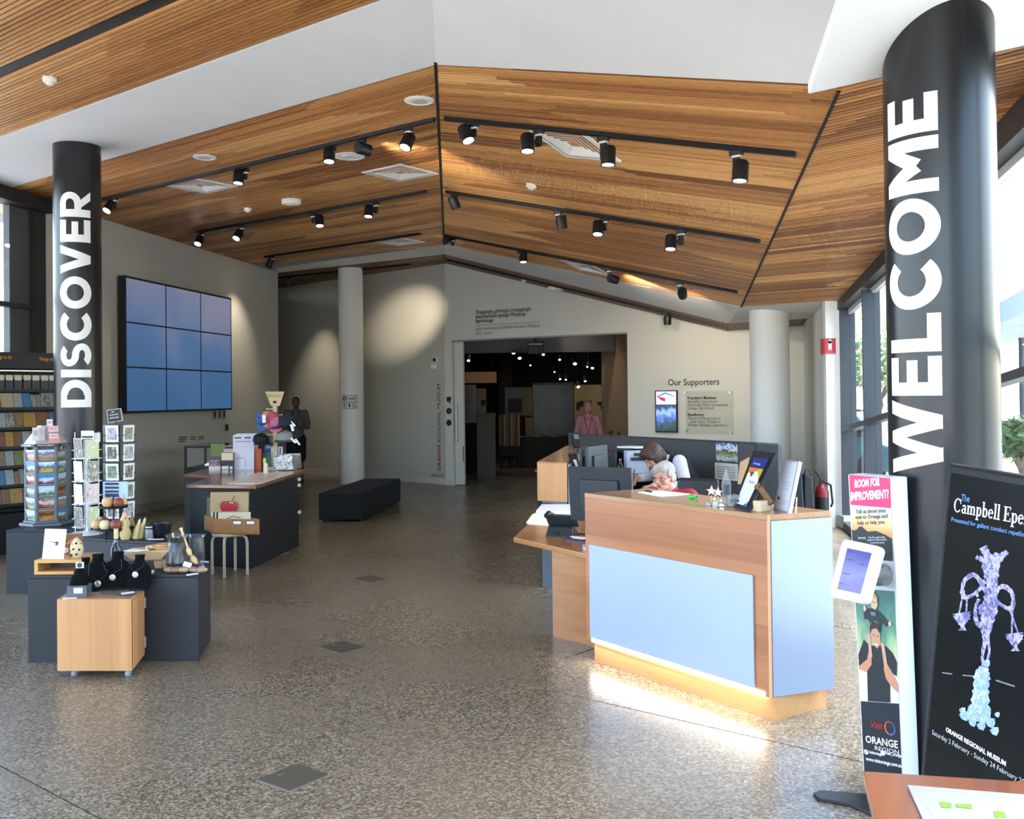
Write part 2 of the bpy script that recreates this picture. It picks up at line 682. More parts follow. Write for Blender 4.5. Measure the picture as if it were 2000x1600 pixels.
# ---- ceilings
ZC = 4.41
RD = Vector((-.0612,1,0))
RP = Vector((-.579,7.836,ZC))                # a point of the ridge
NR = Vector((.337,.0206,1))                  # falls to the right of the ridge
F1,F2 = Vector((2.006,5.987,3.577)),Vector((3.277,14.054,2.982))   # fold to the outer soffit
N3 = Vector((.126,.054,1))
SD = Vector((-.79,.613,0))
PD = Vector((.613,.79,0))
S2 = Vector((-.599,.8,0))
P2 = Vector((.8,.599,0))
def zr(x,y):
 return ZC - (NR.x * (x - RP.x) + NR.y * (y - RP.y))
def z3(x,y):
 return F1.z - (N3.x * (x - F1.x) + N3.y * (y - F1.y))
def flat(x,y):
 return ZC
def wpt(w,a,b):  # point of the line a-b (plan) at perpendicular coordinate w
 a,b = Vector((a[0],a[1],0)),Vector((b[0],b[1],0))
 wa,wb = PD.dot(a),PD.dot(b)
 p = a + (b - a) * ((w - wa) / (wb - wa))
 return (p.x,p.y)
ra,rb = (RP.x,RP.y),(RP.x + RD.x * 10,RP.y + RD.y * 10)
fa,fb = (F1.x,F1.y),(F2.x,F2.y)
def ccw(p):
 a = sum(p[i][0] * p[(i + 1) % len(p)][1] - p[(i + 1) % len(p)][0] * p[i][1] for i in range(len(p)))
 return p if a > 0 else p[::-1]
def sheet(name,poly,zf,th,m,up=.0,kind='structure'):
 poly = ccw([tuple(p) for p in poly])
 o = MB().hexa([(x,y,zf(x,y) + up) for x,y in poly],[(x,y,zf(x,y) + up + th) for x,y in poly]).build(name,m)
 if kind:
  tag(o,kind=kind)
 return o
rs = random.Random(3)
def slat_ceiling(name,poly,zf,sd,pd,singles,m,pitch=.046,wd_=.0265,dp=.034,order=1):
 poly = ccw([tuple(p) for p in poly])
 back = sheet(name,poly,zf,.05,m_dark,up=dp)
 ws = [pd.x * x + pd.y * y for x,y in poly]
 w,w1 = min(ws) + .01,max(ws)
 rows = []
 while w < w1 - .01:
  rows.append(w)
  w += pitch
 if order < 0:
  rows = rows[::-1]
 rest = MB()
 rest.c = []
 n = 0
 grp,left = None,0
 for i,w in enumerate(rows):
  if left <= 0:
   left = rs.choice((3,4,5,6,8))
   grp = (rs.random() * 3.0,rs.choice((-.11,.11,.09,-.09)),[rs.gauss(.5,.26) for _ in range(14)])
  left -= 1
  grp = (grp[0] + grp[1],grp[1],grp[2])
  # interval of the line inside the outline
  ts = []
  for k in range(len(poly)):
   a,b = poly[k],poly[(k + 1) % len(poly)]
   wa,wb = pd.x * a[0] + pd.y * a[1],pd.x * b[0] + pd.y * b[1]
   if (wa - w) * (wb - w) < 0:
    t = (w - wa) / (wb - wa)
    ts.append(sd.x * (a[0] + t * (b[0] - a[0])) + sd.y * (a[1] + t * (b[1] - a[1])))
  if len(ts) < 2:
   continue
  t0,t1 = min(ts) + .004,max(ts) - .004
  if t1 - t0 < .03:
   continue
  cuts = [t0]
  c = math.floor((t0 - grp[0]) / 2.4) * 2.4 + grp[0]
  while c < t1:
   if c > t0 + .1 and c < t1 - .1:
    cuts.append(c)
   c += 2.4
  cuts.append(t1)
  mb = rest
  if n < singles:
   mb = MB()
   mb.c = []
  det = pd.x * sd.y - pd.y * sd.x
  for k in range(len(cuts) - 1):
   j = int(math.floor((cuts[k] + .01 - grp[0]) / 2.4)) % 14
   tone = max(0,min(1,grp[2][j] + rs.gauss(0,.13)))
   b,tq = [],[]
   for ta,dw in ((cuts[k] + .001,-wd_ / 2),(cuts[k + 1] - .001,-wd_ / 2),(cuts[k + 1] - .001,wd_ / 2),(cuts[k] + .001,wd_ / 2)):
    ww = w + dw
    x = (ww * sd.y - pd.y * ta) / det
    y = (pd.x * ta - ww * sd.x) / det
    b.append((x,y,zf(x,y)))
    tq.append((x,y,zf(x,y) + dp))
   mb.hexa(b,tq,tone)
  if n < singles:
   mb.build('slat',m,back)
  n += 1
 if rest.f:
  tag(rest.build('slat_field',m,back),kind='stuff')
 return back
# flat side, main field behind the concrete beam
Gl = lambda w: wpt(w,G0,G1)
wl0,wl1 = (-6.19,13.14),(-4.90,20.75)
slat_ceiling('ceiling',[wpt(5.87,ra,rb),wpt(12.9,ra,rb),(-4.6,19.3),wl1,wl0,Gl(5.87)],flat,SD,PD,60,m_slat)
# flat side, near field
slot0,slot1 = 3.74,3.86
slat_ceiling('ceiling',[wpt(slot1,ra,rb),wpt(4.69,ra,rb),Gl(4.69),Gl(slot1)],flat,SD,PD,60,m_slat)
slat_ceiling('ceiling',[wpt(.6,ra,rb),wpt(slot0,ra,rb),Gl(slot0),Gl(.6)],flat,SD,PD,70,m_slat,order=-1)
sheet('ceiling',[wpt(-3.2,ra,rb),wpt(.6,ra,rb),Gl(.6),(-8.2,-3)],flat,.08,m_conc)
# sloping side
slat_ceiling('ceiling',[wpt(5.87,ra,rb),wpt(12.9,ra,rb),(F2.x,F2.y),wpt(5.87,fa,fb)],zr,SD,PD,60,m_slat)
# outer soffit
nf,nw = (fa[0] + (fb[0] - fa[0]) * (-3 - fa[1]) / (fb[1] - fa[1]),-3.0),W0
slat_ceiling('ceiling',[nf,fb,(4.26,12.62),(W1[0] + .02,W1[1] - .15),(nw[0] + .3,-3.0)],z3,S2,P2,60,m_slat)
# concrete beam over both sides
sheet('ceiling',[wpt(4.69,ra,rb),wpt(5.87,ra,rb),Gl(5.87),Gl(4.69)],flat,.3,m_conc)
sheet('ceiling',[wpt(4.69,ra,rb),wpt(5.87,ra,rb),wpt(5.87,fa,fb),wpt(4.69,fa,fb)],zr,.3,m_conc)
sheet('ceiling',[wpt(-3.2,ra,rb),wpt(4.69,ra,rb),wpt(4.69,fa,fb),nf],zr,.08,m_conc)
# far concrete strip and wood band
far_l = [wpt(12.9,ra,rb),(-4.6,19.3),(-5.9,20.2)]
sheet('ceiling',[wpt(12.9,ra,rb),(-1.236,18.42),(-4.94,20.84),(-6.5,21.9),(-6.6,20.2),(-4.6,19.3)],flat,.3,m_conc)
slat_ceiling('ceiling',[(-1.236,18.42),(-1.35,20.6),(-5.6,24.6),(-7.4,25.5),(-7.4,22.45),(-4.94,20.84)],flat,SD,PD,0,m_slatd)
fr_,f2r = (3.277,14.054),(3.477,15.841)
sheet('ceiling',[wpt(12.9,ra,rb),fr_,f2r,(-1.236,18.42)],zr,.3,m_conc)
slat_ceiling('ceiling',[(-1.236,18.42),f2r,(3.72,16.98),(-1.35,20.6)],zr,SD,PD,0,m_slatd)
MB().hexa([(3.277,14.054,2.982),(4.45,12.35,2.93),(4.58,15.25,2.9),(3.477,15.841,2.878)],
          [(3.277,14.054,3.2),(4.45,12.35,3.2),(4.58,15.25,3.2),(3.477,15.841,3.2)]).build('ceiling',m_conc)['kind'] = 'structure'
MB().hexa([(3.477,15.841,2.878),(4.58,15.25,2.9),(4.95,16.2,2.80),(3.72,16.98,2.77)],
          [(3.477,15.841,3.1),(4.58,15.25,3.1),(4.95,16.2,3.1),(3.72,16.98,3.1)]).build('ceiling',mat('soffit_brown','#7a5a40',.5,var=.15,scale=12))['kind'] = 'structure'
# dark shadow joint along the ridge, light slot in the near field
rq = lambda y,dx=0: Vector((RP.x + RD.x * (y - RP.y) + dx,y,ZC - .004))
a,b = rq(7.82,-.014),rq(17.3,-.02)
tag(MB().hexa([a,a + Vector((.028,0,0)),b + Vector((.04,0,0)),b],[a + Vector((0,0,.05)),a + Vector((.028,0,.05)),b + Vector((.04,0,.05)),b + Vector((0,0,.05))]).build('trim_1',m_black),kind='structure')
a,b = rq(18.4,-.02),rq(19.9,-.02)
tag(MB().hexa([a,a + Vector((.04,0,0)),b + Vector((.04,0,0)),b],[a + Vector((0,0,.05)),a + Vector((.04,0,.05)),b + Vector((.04,0,.05)),b + Vector((0,0,.05))]).build('trim_2',m_black),kind='structure')
sheet('trim_3',[wpt(slot0,ra,rb),wpt(slot1,ra,rb),Gl(slot1),Gl(slot0)],flat,.05,m_black,up=.02)
fq = [F1 + (F1 - F2) * .0,F2]
tag(MB().hexa([fq[0] + Vector((-.01,0,-.002)),fq[0] + Vector((.01,0,-.002)),fq[1] + Vector((.014,0,-.002)),fq[1] + Vector((-.014,0,-.002))],[fq[0] + Vector((-.01,0,.05)),fq[0] + Vector((.01,0,.05)),fq[1] + Vector((.014,0,.05)),fq[1] + Vector((-.014,0,.05))]).build('trim_7',m_dark),kind='structure')
# concrete slab over the welcome column
zs = lambda x,y: 3.283 + .107 * (x - 1.92) - .614 * (y - 4.43)
c1 = gp(1577,186,(1.92,4.43,3.283),(-.107,.614,1))
c2 = gp(2000,91,(1.92,4.43,3.283),(-.107,.614,1))
c0 = gp(1640,0,(1.92,4.43,3.283),(-.107,.614,1))
dv = (c0 - c1)
ca = c1 + dv * 3.2
ce = c2 + (c2 - c1) * .45
sl_ = [(ca.x,ca.y),(c1.x,c1.y),(ce.x,ce.y),(ce.x + dv.x * 3.2,ce.y + dv.y * 3.2)]
tag(MB().hexa([(x,y,zs(x,y)) for x,y in sl_],[(x,y,zs(x,y) + .06) for x,y in sl_]).build('trim_4',m_conc,bevel=.01),kind='structure')
# unseen roof deck, added above the ceilings to block sky light
tag(MB().prism([(-8.6,-3.4),(1.4,-3.4),(1.9,6),(2.6,13),(5.3,17),(5.3,33),(-8.6,33)],4.78,4.9).build('ceiling',m_frame),kind='structure')
# ---- walls
m_left = m_wallg
def wall(name,a,b,z0,z1,th,m,side=1):
 """upright slab whose visible face runs a-b; thickness away from the room"""
 a,b = Vector((a[0],a[1],0)),Vector((b[0],b[1],0))
 d = (b - a).normalized()
 n = Vector((-d.y,d.x,0)) * side * th
 z1a,z1b = (z1,z1) if not isinstance(z1,tuple) else z1
 bt = [a,b,b + n,a + n]
 if side < 0:
  bt = bt[::-1]
 zz = lambda p: z1a if (p - a).length < (p - b).length else z1b
 o = MB().hexa([(p.x,p.y,z0) for p in bt],[(p.x,p.y,zz(p)) for p in bt]).build(name,m)
 return tag(o,kind='structure')
wall('wall_left',wl0,wl1,0,ZC + .02,.22,m_left,1)
bj,bk = (-1.197,19.58),(-7.4,25.39)
wall('wall_back',bj,bk,0,ZC + .02,.2,m_wallg,-1)
# skirting line on the back wall and the left wall
def skirt(name,a,b,h,m,off):
 a,b = Vector((a[0],a[1],0)),Vector((b[0],b[1],0))
 d = (b - a).normalized()
 n = Vector((-d.y,d.x,0)) * off
 return tag(MB().hexa([a,b,b + n,a + n],[p + Vector((0,0,h)) for p in (a,b,b + n,a + n)]).build(name,m),kind='structure')
skirt('baseboard_back',bj,bk,.13,m_wallw,.02)
skirt('baseboard_left',wl0,wl1,.13,mat('skirting_grey','#a9a8a2',.6),-.02)
wall('wall_passage_unseen',(-6.42,13.2),(-7.4,26),0,ZC + .02,.2,m_wallg,1)  # unseen outer wall, added so no sky light leaks into the passage
# door wall: corner post, leaf, header over the opening, supporters wall
dj,de = Vector((-1.197,19.58,0)),Vector((2.08,17.6,0))
dd = (de - dj).normalized()
dn = Vector((dd.y,-dd.x,0))          # towards the room
if dn.y > 0:
 dn = -dn
def dpt(s,z,off=0.0):
 p = dj + dd * s + dn * off
 return Vector((p.x,p.y,z))
# header follows the sloping ceiling
hl,hr = -.14,3.83
tl = zr(*dpt(hl,0).xy)
trr = zr(*dpt(hr,0).xy)
ZL = 2.87
hd = MB().hexa([dpt(hl,ZL),dpt(hr,ZL),dpt(hr,ZL,-.2),dpt(hl,ZL,-.2)],[dpt(hl,tl),dpt(hr,trr),dpt(hr,trr,-.2),dpt(hl,tl,-.2)]).build('wall_door_side',m_wallw)
tag(hd,kind='structure')
tag(MB().hexa([dpt(-.16,0),dpt(.02,0),dpt(.02,0,-.2),dpt(-.16,0,-.2)],[dpt(-.16,ZL + .02),dpt(.02,ZL + .02),dpt(.02,ZL + .02,-.2),dpt(-.16,ZL + .02,-.2)]).build('trim_5',m_wallw),kind='structure')
tag(MB().hexa([dpt(.02,ZL - .03),dpt(hr,ZL - .03),dpt(hr,ZL - .03,-.12),dpt(.02,ZL - .03,-.12)],[dpt(.02,ZL),dpt(hr,ZL),dpt(hr,ZL,-.12),dpt(.02,ZL,-.12)]).build('trim_6',mat('head_track_grey','#8b8d8a',.5)),kind='structure')
door = thing('door_1',None,None,dpt(.12,0,-.06),0,kind='structure')
MB().hexa([dpt(.03,.01,-.06),dpt(.24,.01,-.06),dpt(.24,.01,-.11),dpt(.03,.01,-.11)],[dpt(.03,ZL - .03,-.06),dpt(.24,ZL - .03,-.06),dpt(.24,ZL - .03,-.11),dpt(.03,ZL - .03,-.11)]).build('door_leaf',m_wallw,door,bevel=.004)
hm = mat('brushed_steel','#a9acae',.3,metal=1)
MB().cyl(dpt(.09,.85,-.02),dpt(.09,1.62,-.02),.014).cyl(dpt(.09,.9,-.06),dpt(.09,.9,-.02),.01).cyl(dpt(.09,1.57,-.06),dpt(.09,1.57,-.02),.01).build('door_handle',hm,door,smooth=True)
MB().box(dpt(.225,.62,-.056),(.015,.012,.3)).build('lock_plate',m_black,door)
# supporters wall (in front of the opening's right edge) up to the corner with the reveal
s0,s1 = Vector((2.06,17.60,0)),Vector((4.70,15.9,0))
sd_ = (s1 - s0).normalized()
sn = Vector((sd_.y,-sd_.x,0))
zt = lambda p: zr(p.x,p.y) + .05
sw = [s0,s1,s1 - sn * .25,s0 - sn * .25]
tag(MB().hexa([(p.x,p.y,0) for p in sw],[(p.x,p.y,3.5 if i in (0,3) else 3.0) for i,p in enumerate(sw)]).build('wall_supporters',m_wallw),kind='structure')
wall('wall_reveal',(4.10,12.9),(4.74,16.1),0,3.05,.3,m_wallw,-1)
tag(MB().hexa([(4.09,12.86,0),(4.30,12.86,0),(4.40,13.0,0),(4.10,13.0,0)],[(4.09,12.86,2.98),(4.30,12.86,2.98),(4.40,13.0,2.98),(4.10,13.0,2.98)]).build('wall_pier',m_wht),kind='structure')
# ---- right glazing: head beam, fins, transom, panes, sill
wdv = (Vector((W1[0],W1[1],0)) - Vector((W0[0],W0[1],0))).normalized()
wout = Vector((wdv.y,-wdv.x,0))
def wp(y,off=0.0,z=0.0):
 t = (y - W0[1]) / (W1[1] - W0[1])
 return Vector((W0[0] + (W1[0] - W0[0]) * t,y,z)) + wout * off
zh = lambda y: z3(wp(y).x,y)
wr = thing('window_1',None,None,wp(5),0,kind='structure')
def wbar(y0,y1,z0a,z0b,z1a,z1b,o0,o1,name='window_frame',m=m_frame):
 b_ = [wp(y0,o0,z0a),wp(y1,o0,z0b),wp(y1,o1,z0b),wp(y0,o1,z0a)]
 t_ = [wp(y0,o0,z1a),wp(y1,o0,z1b),wp(y1,o1,z1b),wp(y0,o1,z1a)]
 return MB().hexa(b_[::-1],t_[::-1]).build(name,m,wr)
YE = 12.8
hh = lambda y: zh(y) - (.1 + .19 * max(0,min(1,(13.2 - y) / 7.5)))
wbar(-3,YE,hh(-3),hh(YE),zh(-3) + .25,zh(YE) + .25,-.02,.12,'head_beam',mat('head_beam_charcoal','#2d2f33',.5))
tz = lambda y: 1.27 + (12.74 - y) * .0862
wbar(-3,YE,tz(-3) - .03,tz(YE) - .03,tz(-3) + .03,tz(YE) + .03,0,.1,'transom')
wbar(-3,YE,hh(-3) - .06,hh(YE) - .06,hh(-3) + .01,hh(YE) + .01,.1,.16,'top_rail',mat('pale_frame','#b9bcbd',.4))
wbar(-3,YE,-.02,-.02,.1,.1,-.01,.14,'sill')
ys = [-3,-1.2,.5,2.1,3.8,5.3,7.0,8.3,9.65,11.1,12.74]
for y in ys:
 wbar(y,y + .055,0,0,hh(y),hh(y + .055),0,.19,'mullion')
for i in range(len(ys) - 1):
 y0,y1 = ys[i] + .055,ys[i + 1]
 b_ = [wp(y0,.12,.1),wp(y1,.12,.1),wp(y1,.128,.1),wp(y0,.128,.1)]
 t_ = [wp(y0,.12,hh(y0)),wp(y1,.12,hh(y1)),wp(y1,.128,hh(y1)),wp(y0,.128,hh(y0))]
 MB().hexa(b_[::-1],t_[::-1]).build('pane',m_glass_r,wr)
# ---- left glazing
gdv = (Vector((G1[0],G1[1],0)) - Vector((G0[0],G0[1],0))).normalized()
gout = Vector((-gdv.y,gdv.x,0))
def gpnt(y,off=0.0,z=0.0):
 t = (y - G0[1]) / (G1[1] - G0[1])
 return Vector((G0[0] + (G1[0] - G0[0]) * t,y,z)) + gout * off
wl_ = thing('window_2',None,None,gpnt(8),0,kind='structure')
def gbar(y0,y1,z0,z1,o0,o1,name='window_frame',m=m_frame):
 b_ = [gpnt(y0,o0,z0),gpnt(y1,o0,z0),gpnt(y1,o1,z0),gpnt(y0,o1,z0)]
 t_ = [gpnt(y0,o0,z1),gpnt(y1,o0,z1),gpnt(y1,o1,z1),gpnt(y0,o1,z1)]
 return MB().hexa(b_,t_).build(name,m,wl_)
m_beamd = mat('beam_charcoal','#2b2c2e',.55)
gbar(-3,13.1,4.24,4.45,-.12,.12,'head_beam',m_beamd)
gbar(-3,13.02,2.94,3.0,0,.1,'transom',m_beamd)
gbar(-3,13.02,0,.12,0,.12,'sill')
for y in (-3,-.4,2.2,4.8,7.4,10.0):
 gbar(y,y + .06,.1,4.24,0,.2,'mullion')
gbar(12.86,13.1,.1,4.24,-.02,.12,'mullion',m_beamd)
gbar(12.45,12.86,.1,4.24,.06,.14,'jamb_panel',mat('jamb_grey','#53595c',.5))
gy_ = [-3,-.4,2.2,4.8,7.4,10.0,12.45]
for i in range(len(gy_) - 1):
 MB().hexa([gpnt(gy_[i] + .06,.05,.12),gpnt(gy_[i + 1],.05,.12),gpnt(gy_[i + 1],.058,.12),gpnt(gy_[i] + .06,.058,.12)],
              [gpnt(gy_[i] + .06,.05,4.24),gpnt(gy_[i + 1],.05,4.24),gpnt(gy_[i + 1],.058,4.24),gpnt(gy_[i] + .06,.058,4.24)]).build('pane',m_glass,wl_)
# ---- entrance glazing behind the camera
we = thing('window_3',None,None,(-3,-3,0),0,kind='structure')
for x in (-8.2,-6.6,-5.0,-3.4,-1.8,-.2,1.4):
 MB().box((x,-3.0,2.2),(.06,.12,4.4)).build('mullion',m_frame,we)
for z in (.06,2.6,4.36):
 MB().box((-3.4,-3.0,z),(9.6,.1,.1)).build('transom',m_frame,we)
MB().box((-3.4,-3.02,2.2),(9.6,.008,4.3)).build('pane',m_glass,we)
# ---- columns
def column(label,cx,cy_,r,z1,m,cat='column'):
 t = thing('column',label,cat,(cx,cy_,0))
 MB().cyl((cx,cy_,0),(cx,cy_,z1),r,n=64).build('shaft',m,t,smooth=True)
 return t
RC = .234
cw = gy(1837.5,500,4.43)
cdv = gy(151.5,500,10.3)
t_w = column('glossy black column lettered WELCOME in white, beside the window',cw.x,4.43,RC,zs(cw.x,4.43) + .2,m_vinyl)
t_d = column('black column lettered DISCOVER in white, behind the card racks',cdv.x,10.3,RC,ZC + .01,m_vinyl)
t_p = column('round white column with the TOILETS sign, behind the black ottoman',-3.3,20.3,.25,ZC + .01,m_wht)
cr_ = gy(1503,700,14.3)
t_r = column('round white column by the grey desk screen, right of the supporters board',cr_.x,14.3,.28,2.95,m_wht)
# ================================================================== OUTSIDE
m_pave = mat('outdoor_paving','#b1ada4',.8,var=.08,scale=1.5)
gd = MB().prism([(-60,-60),(60,-60),(60,90),(-60,90)],-.16,-.095).build('floor',m_pave)
gd.name = 'ground'
tag(gd,'pale paved forecourt outside the windows, running under the trees','ground',kind='structure')
m_leaf = mat('leaf_green','#5f7d3a',.7,var=.5,scale=3)
m_leaf2 = mat('leaf_pale','#8a9e58',.7,var=.4,scale=3)
m_bark = mat('bark','#6d5d4c',.9,var=.3,scale=8)
rt = random.Random(11)
def tree(x,y,h,cr,label,lm):
 t = thing('tree',label,'tree',(x,y,-.095),group=None)
 tr = MB().tube([(x,y,-.1),(x + .1,y,h * .3),(x,y + .1,h * .6)],.14,8,.06)
 for k in range(5):
  a = k * 1.257
  tr.tube([(x,y,h * .42),(x + math.cos(a) * cr * .6,y + math.sin(a) * cr * .6,h * .75)],.05,6,.015)
 tr.build('trunk',m_bark,t,smooth=True)
 lf = MB()
 for k in range(420):
  d = Vector((rt.gauss(0,1),rt.gauss(0,1),rt.gauss(0,1))).normalized() * (cr * rt.random() ** .4)
  c = Vector((x,y,h * .75)) + Vector((d.x,d.y,d.z * .7))
  u = Vector((rt.gauss(0,1),rt.gauss(0,1),rt.gauss(0,1))).normalized() * .16
  w = u.orthogonal().normalized() * .07
  lf.add([c - u,c + w,c + u,c - w],[(0,1,2,3)])
 tag(lf.build('foliage',lm,t),kind='stuff')
tree(11.5,31,3.4,1.3,'young green tree seen between the two left fins of the right glazing',m_leaf)
tree(7.9,15.4,1.35,.42,'small green shrub outside, beside the WELCOME column at the right edge',m_leaf)
tree(17.5,46,5.0,2.4,'larger bushy tree at the back of the car park',m_leaf2)
tree(-7.9,15.0,2.75,.5,'thin leafed shrub outside the left window',m_leaf)
def car(x,y,rz,hexc,label):
 t = thing('car',label,'car',(x,y,-.095),rz)
 m = mat('car_' + hexc,hexc,.25,coat=.6)
 prof = [(-2.1,.3),(-2.1,.75),(-1.5,.88),(-.95,1.38),(.75,1.42),(1.35,.95),(2.1,.85),(2.15,.3)]
 b = MB()
 b.hexa([(px,-.85,pz) for px,pz in prof],[(px,.85,pz) for px,pz in prof])
 b.build('body',m,t,local=True,bevel=.05)
 g = MB()
 for s in (-1,1):
  g.hexa([(-1.2,s * .855,.95),(1.15,s * .855,.95),(.68,s * .855,1.33),(-.85,s * .855,1.31)],[(-1.2,s * .87,.95),(1.15,s * .87,.95),(.68,s * .87,1.33),(-.85,s * .87,1.31)])
 g.build('side_glass',mat('car_glass','#20262b',.1),t,local=True)
 for wx in (-1.3,1.3):
  for s in (-1,1):
   MB().cyl((wx,s * .7,.32),(wx,s * .88,.32),.32,n=20).build('wheel',m_black,t,local=True,smooth=True)
car(10.1,27.5,1.9,'#3a4a6e','dark blue car parked outside the right glazing')
car(12.9,36.5,1.9,'#e9ecee','white car parked behind the dark blue one')
car(7.4,21.0,1.9,'#5f97a3','teal car parked nearest to the right glazing')
# street canopy outside
cn = thing('canopy','long pale grey street canopy outside beyond the right glazing','canopy',(11.6,25,-.095))
MB().hexa([(6.1,10.2,2.9),(7.3,9.8,2.9),(17.4,39.6,2.9),(16.1,40,2.9)],[(6.1,10.2,3.25),(7.3,9.8,3.25),(17.4,39.6,3.25),(16.1,40,3.25)]).build('roof',mat('canopy_grey','#98a4ad',.6),cn)
for k in range(4):
 MB().cyl((8.2 + k * 2.9,13 + k * 8.5,-.1),(8.2 + k * 2.9,13 + k * 8.5,2.92),.06,n=10).build('post',m_frame,cn)
el = MB().prism([(-6.45,13.35),(-6.55,13.95),(-9.5,13.95),(-9.5,11)],4.42,4.6).build('eave',mat('eave_timber','#c9905c',.5))
tag(el,'timber lined eave outside, above the left window','eave')
nb = thing('building','white building outside the left window with a grey louvred panel','building',(-14.6,27,-.095))
MB().box((-14.9,28,2.2),(4.2,3,4.6)).build('wall',m_white,nb)
MB().box((-14.4,26.47,4.15),(3.1,.1,.35)).build('louvre',mat('louvre_grey','#b5b8b9',.5),nb)
# ================================================================== CEILING FITTINGS
m_lens = mat('lit_lens','#fff6e6',.3,emit=9.0)
m_lensd = mat('dim_lens','#e9e2d4',.3,emit=1.5)
def on_left(x,y):
 return gz(x,y,ZC)
def on_right(x,y):
 return gp(x,y,RP,NR)
def track(side,a,b,label):
 pa,pb = side(*a),side(*b)
 d = (pb - pa).normalized()
 n = Vector((0,0,1)) if side is on_left else NR.normalized()
 w = d.cross(n).normalized()
 o = MB().hexa([pa - w * .02 - n * .036,pa + w * .02 - n * .036,pb + w * .02 - n * .036,pb - w * .02 - n * .036][::1],
                  [pa - w * .02,pa + w * .02,pb + w * .02,pb - w * .02]).build('light_track',m_black)
 tag(o,label,'track')
 return pa,pb
def lamp(i,dist,power,size,target,color=(1,.86,.66),blend=1.0):
 l = bpy.data.lights.new('spot_lamp','SPOT')
 l.energy = power
 l.spot_size = math.radians(size)
 l.spot_blend = blend
 l.color = color
 l.shadow_soft_size = .04
 o = bpy.data.objects.new('spot_lamp',l)
 COL.objects.link(o)
 d = (Vector(target) - Vector(i)).normalized()
 o.location = Vector(i) + d * dist
 o.rotation_euler = d.to_track_quat('-Z','Y').to_euler()
def spotlight(side,att,head,aim,label,lit=1,power=0,size=40,target=None,r=.062,ln=.16,dy=0.0,color=(1,.86,.66)):
 A = side(*att)
 H = gy(head[0],head[1],A.y + dy)
 t = thing('track_spotlight',label,'spotlight',(A.x,A.y,H.z - .1),group='track spotlights on the timber ceiling')
 if target is not None:
  aim = (Vector(target) - H)
 d = Vector(aim).normalized()
 MB().box((A.x,A.y,A.z - .045),(.035,.11,.05),math.atan2(.613,-.79) + math.pi / 2).build('adapter',m_blackm,t,bevel=.004)
 low = Vector((A.x,A.y,min(H.z + .02,A.z - .1)))
 arm = MB()
 a_ = math.atan2(.613,-.79)
 arm.box((A.x,A.y,(A.z - .05 + low.z - .05) / 2),(.028,.06,A.z - .05 - low.z + .05),a_ + math.pi / 2)
 arm.cyl(low,H,.016,n=10)
 arm.build('arm',m_blackm,t,bevel=.008)
 MB().box((A.x,A.y,A.z - .078),(.036,.062,.016),a_ + math.pi / 2).build('rating_label',mat('label_white','#e8e8e4',.5),t)
 q = d.to_track_quat('Z','Y').to_matrix().to_4x4()
 q.translation = H
 can = MB().lathe([(0,-ln / 2),(r * .86,-ln / 2),(r,-ln / 2 + .014),(r,ln / 2),(r * .86,ln / 2),(r * .8,ln / 2 - .02),(0,ln / 2 - .02)],n=28,mx=q)
 can = can.build('head',m_blackm,t,smooth=True)
 MB().lathe([(0,ln / 2 - .016),(r * .76,ln / 2 - .016),(r * .76,ln / 2 - .012),(0,ln / 2 - .008)],n=24,mx=q).build('lens',m_lens if lit else m_lensd,can)
 if power:
  lamp(H,ln / 2 + .01,power,size,H + d * 5,color)
 return H,d
for i,(sd,a,b,lb) in enumerate((
  (on_left,(848,230),(70,418),'long black light track nearest the concrete beam, left of the ridge'),
  (on_left,(832,371),(385,452),'black light track in the middle of the left ceiling, over the video wall'),
  (on_left,(820,455),(517,500),'farthest black light track on the left ceiling, near the white column'),
  (on_right,(870,228),(1555,297),'long black light track nearest the concrete beam, right of the ridge'),
  (on_right,(872,372),(1485,468),'middle black light track on the sloping right ceiling'),
  (on_right,(868,458),(1440,568),'farthest black light track on the sloping right ceiling'),
  (on_left,(800,515),(545,541),'black track in the dark timber band left of the ridge, above the back wall'),
  (on_right,(874,506),(1415,637),'black track in the dark timber band right of the ridge, above the doorway'))):
 track(sd,a,b,lb)
bw = lambda x,y: gv(x,y,bj,bk)
LW = lambda x,y: gv(x,y,wl0,wl1)
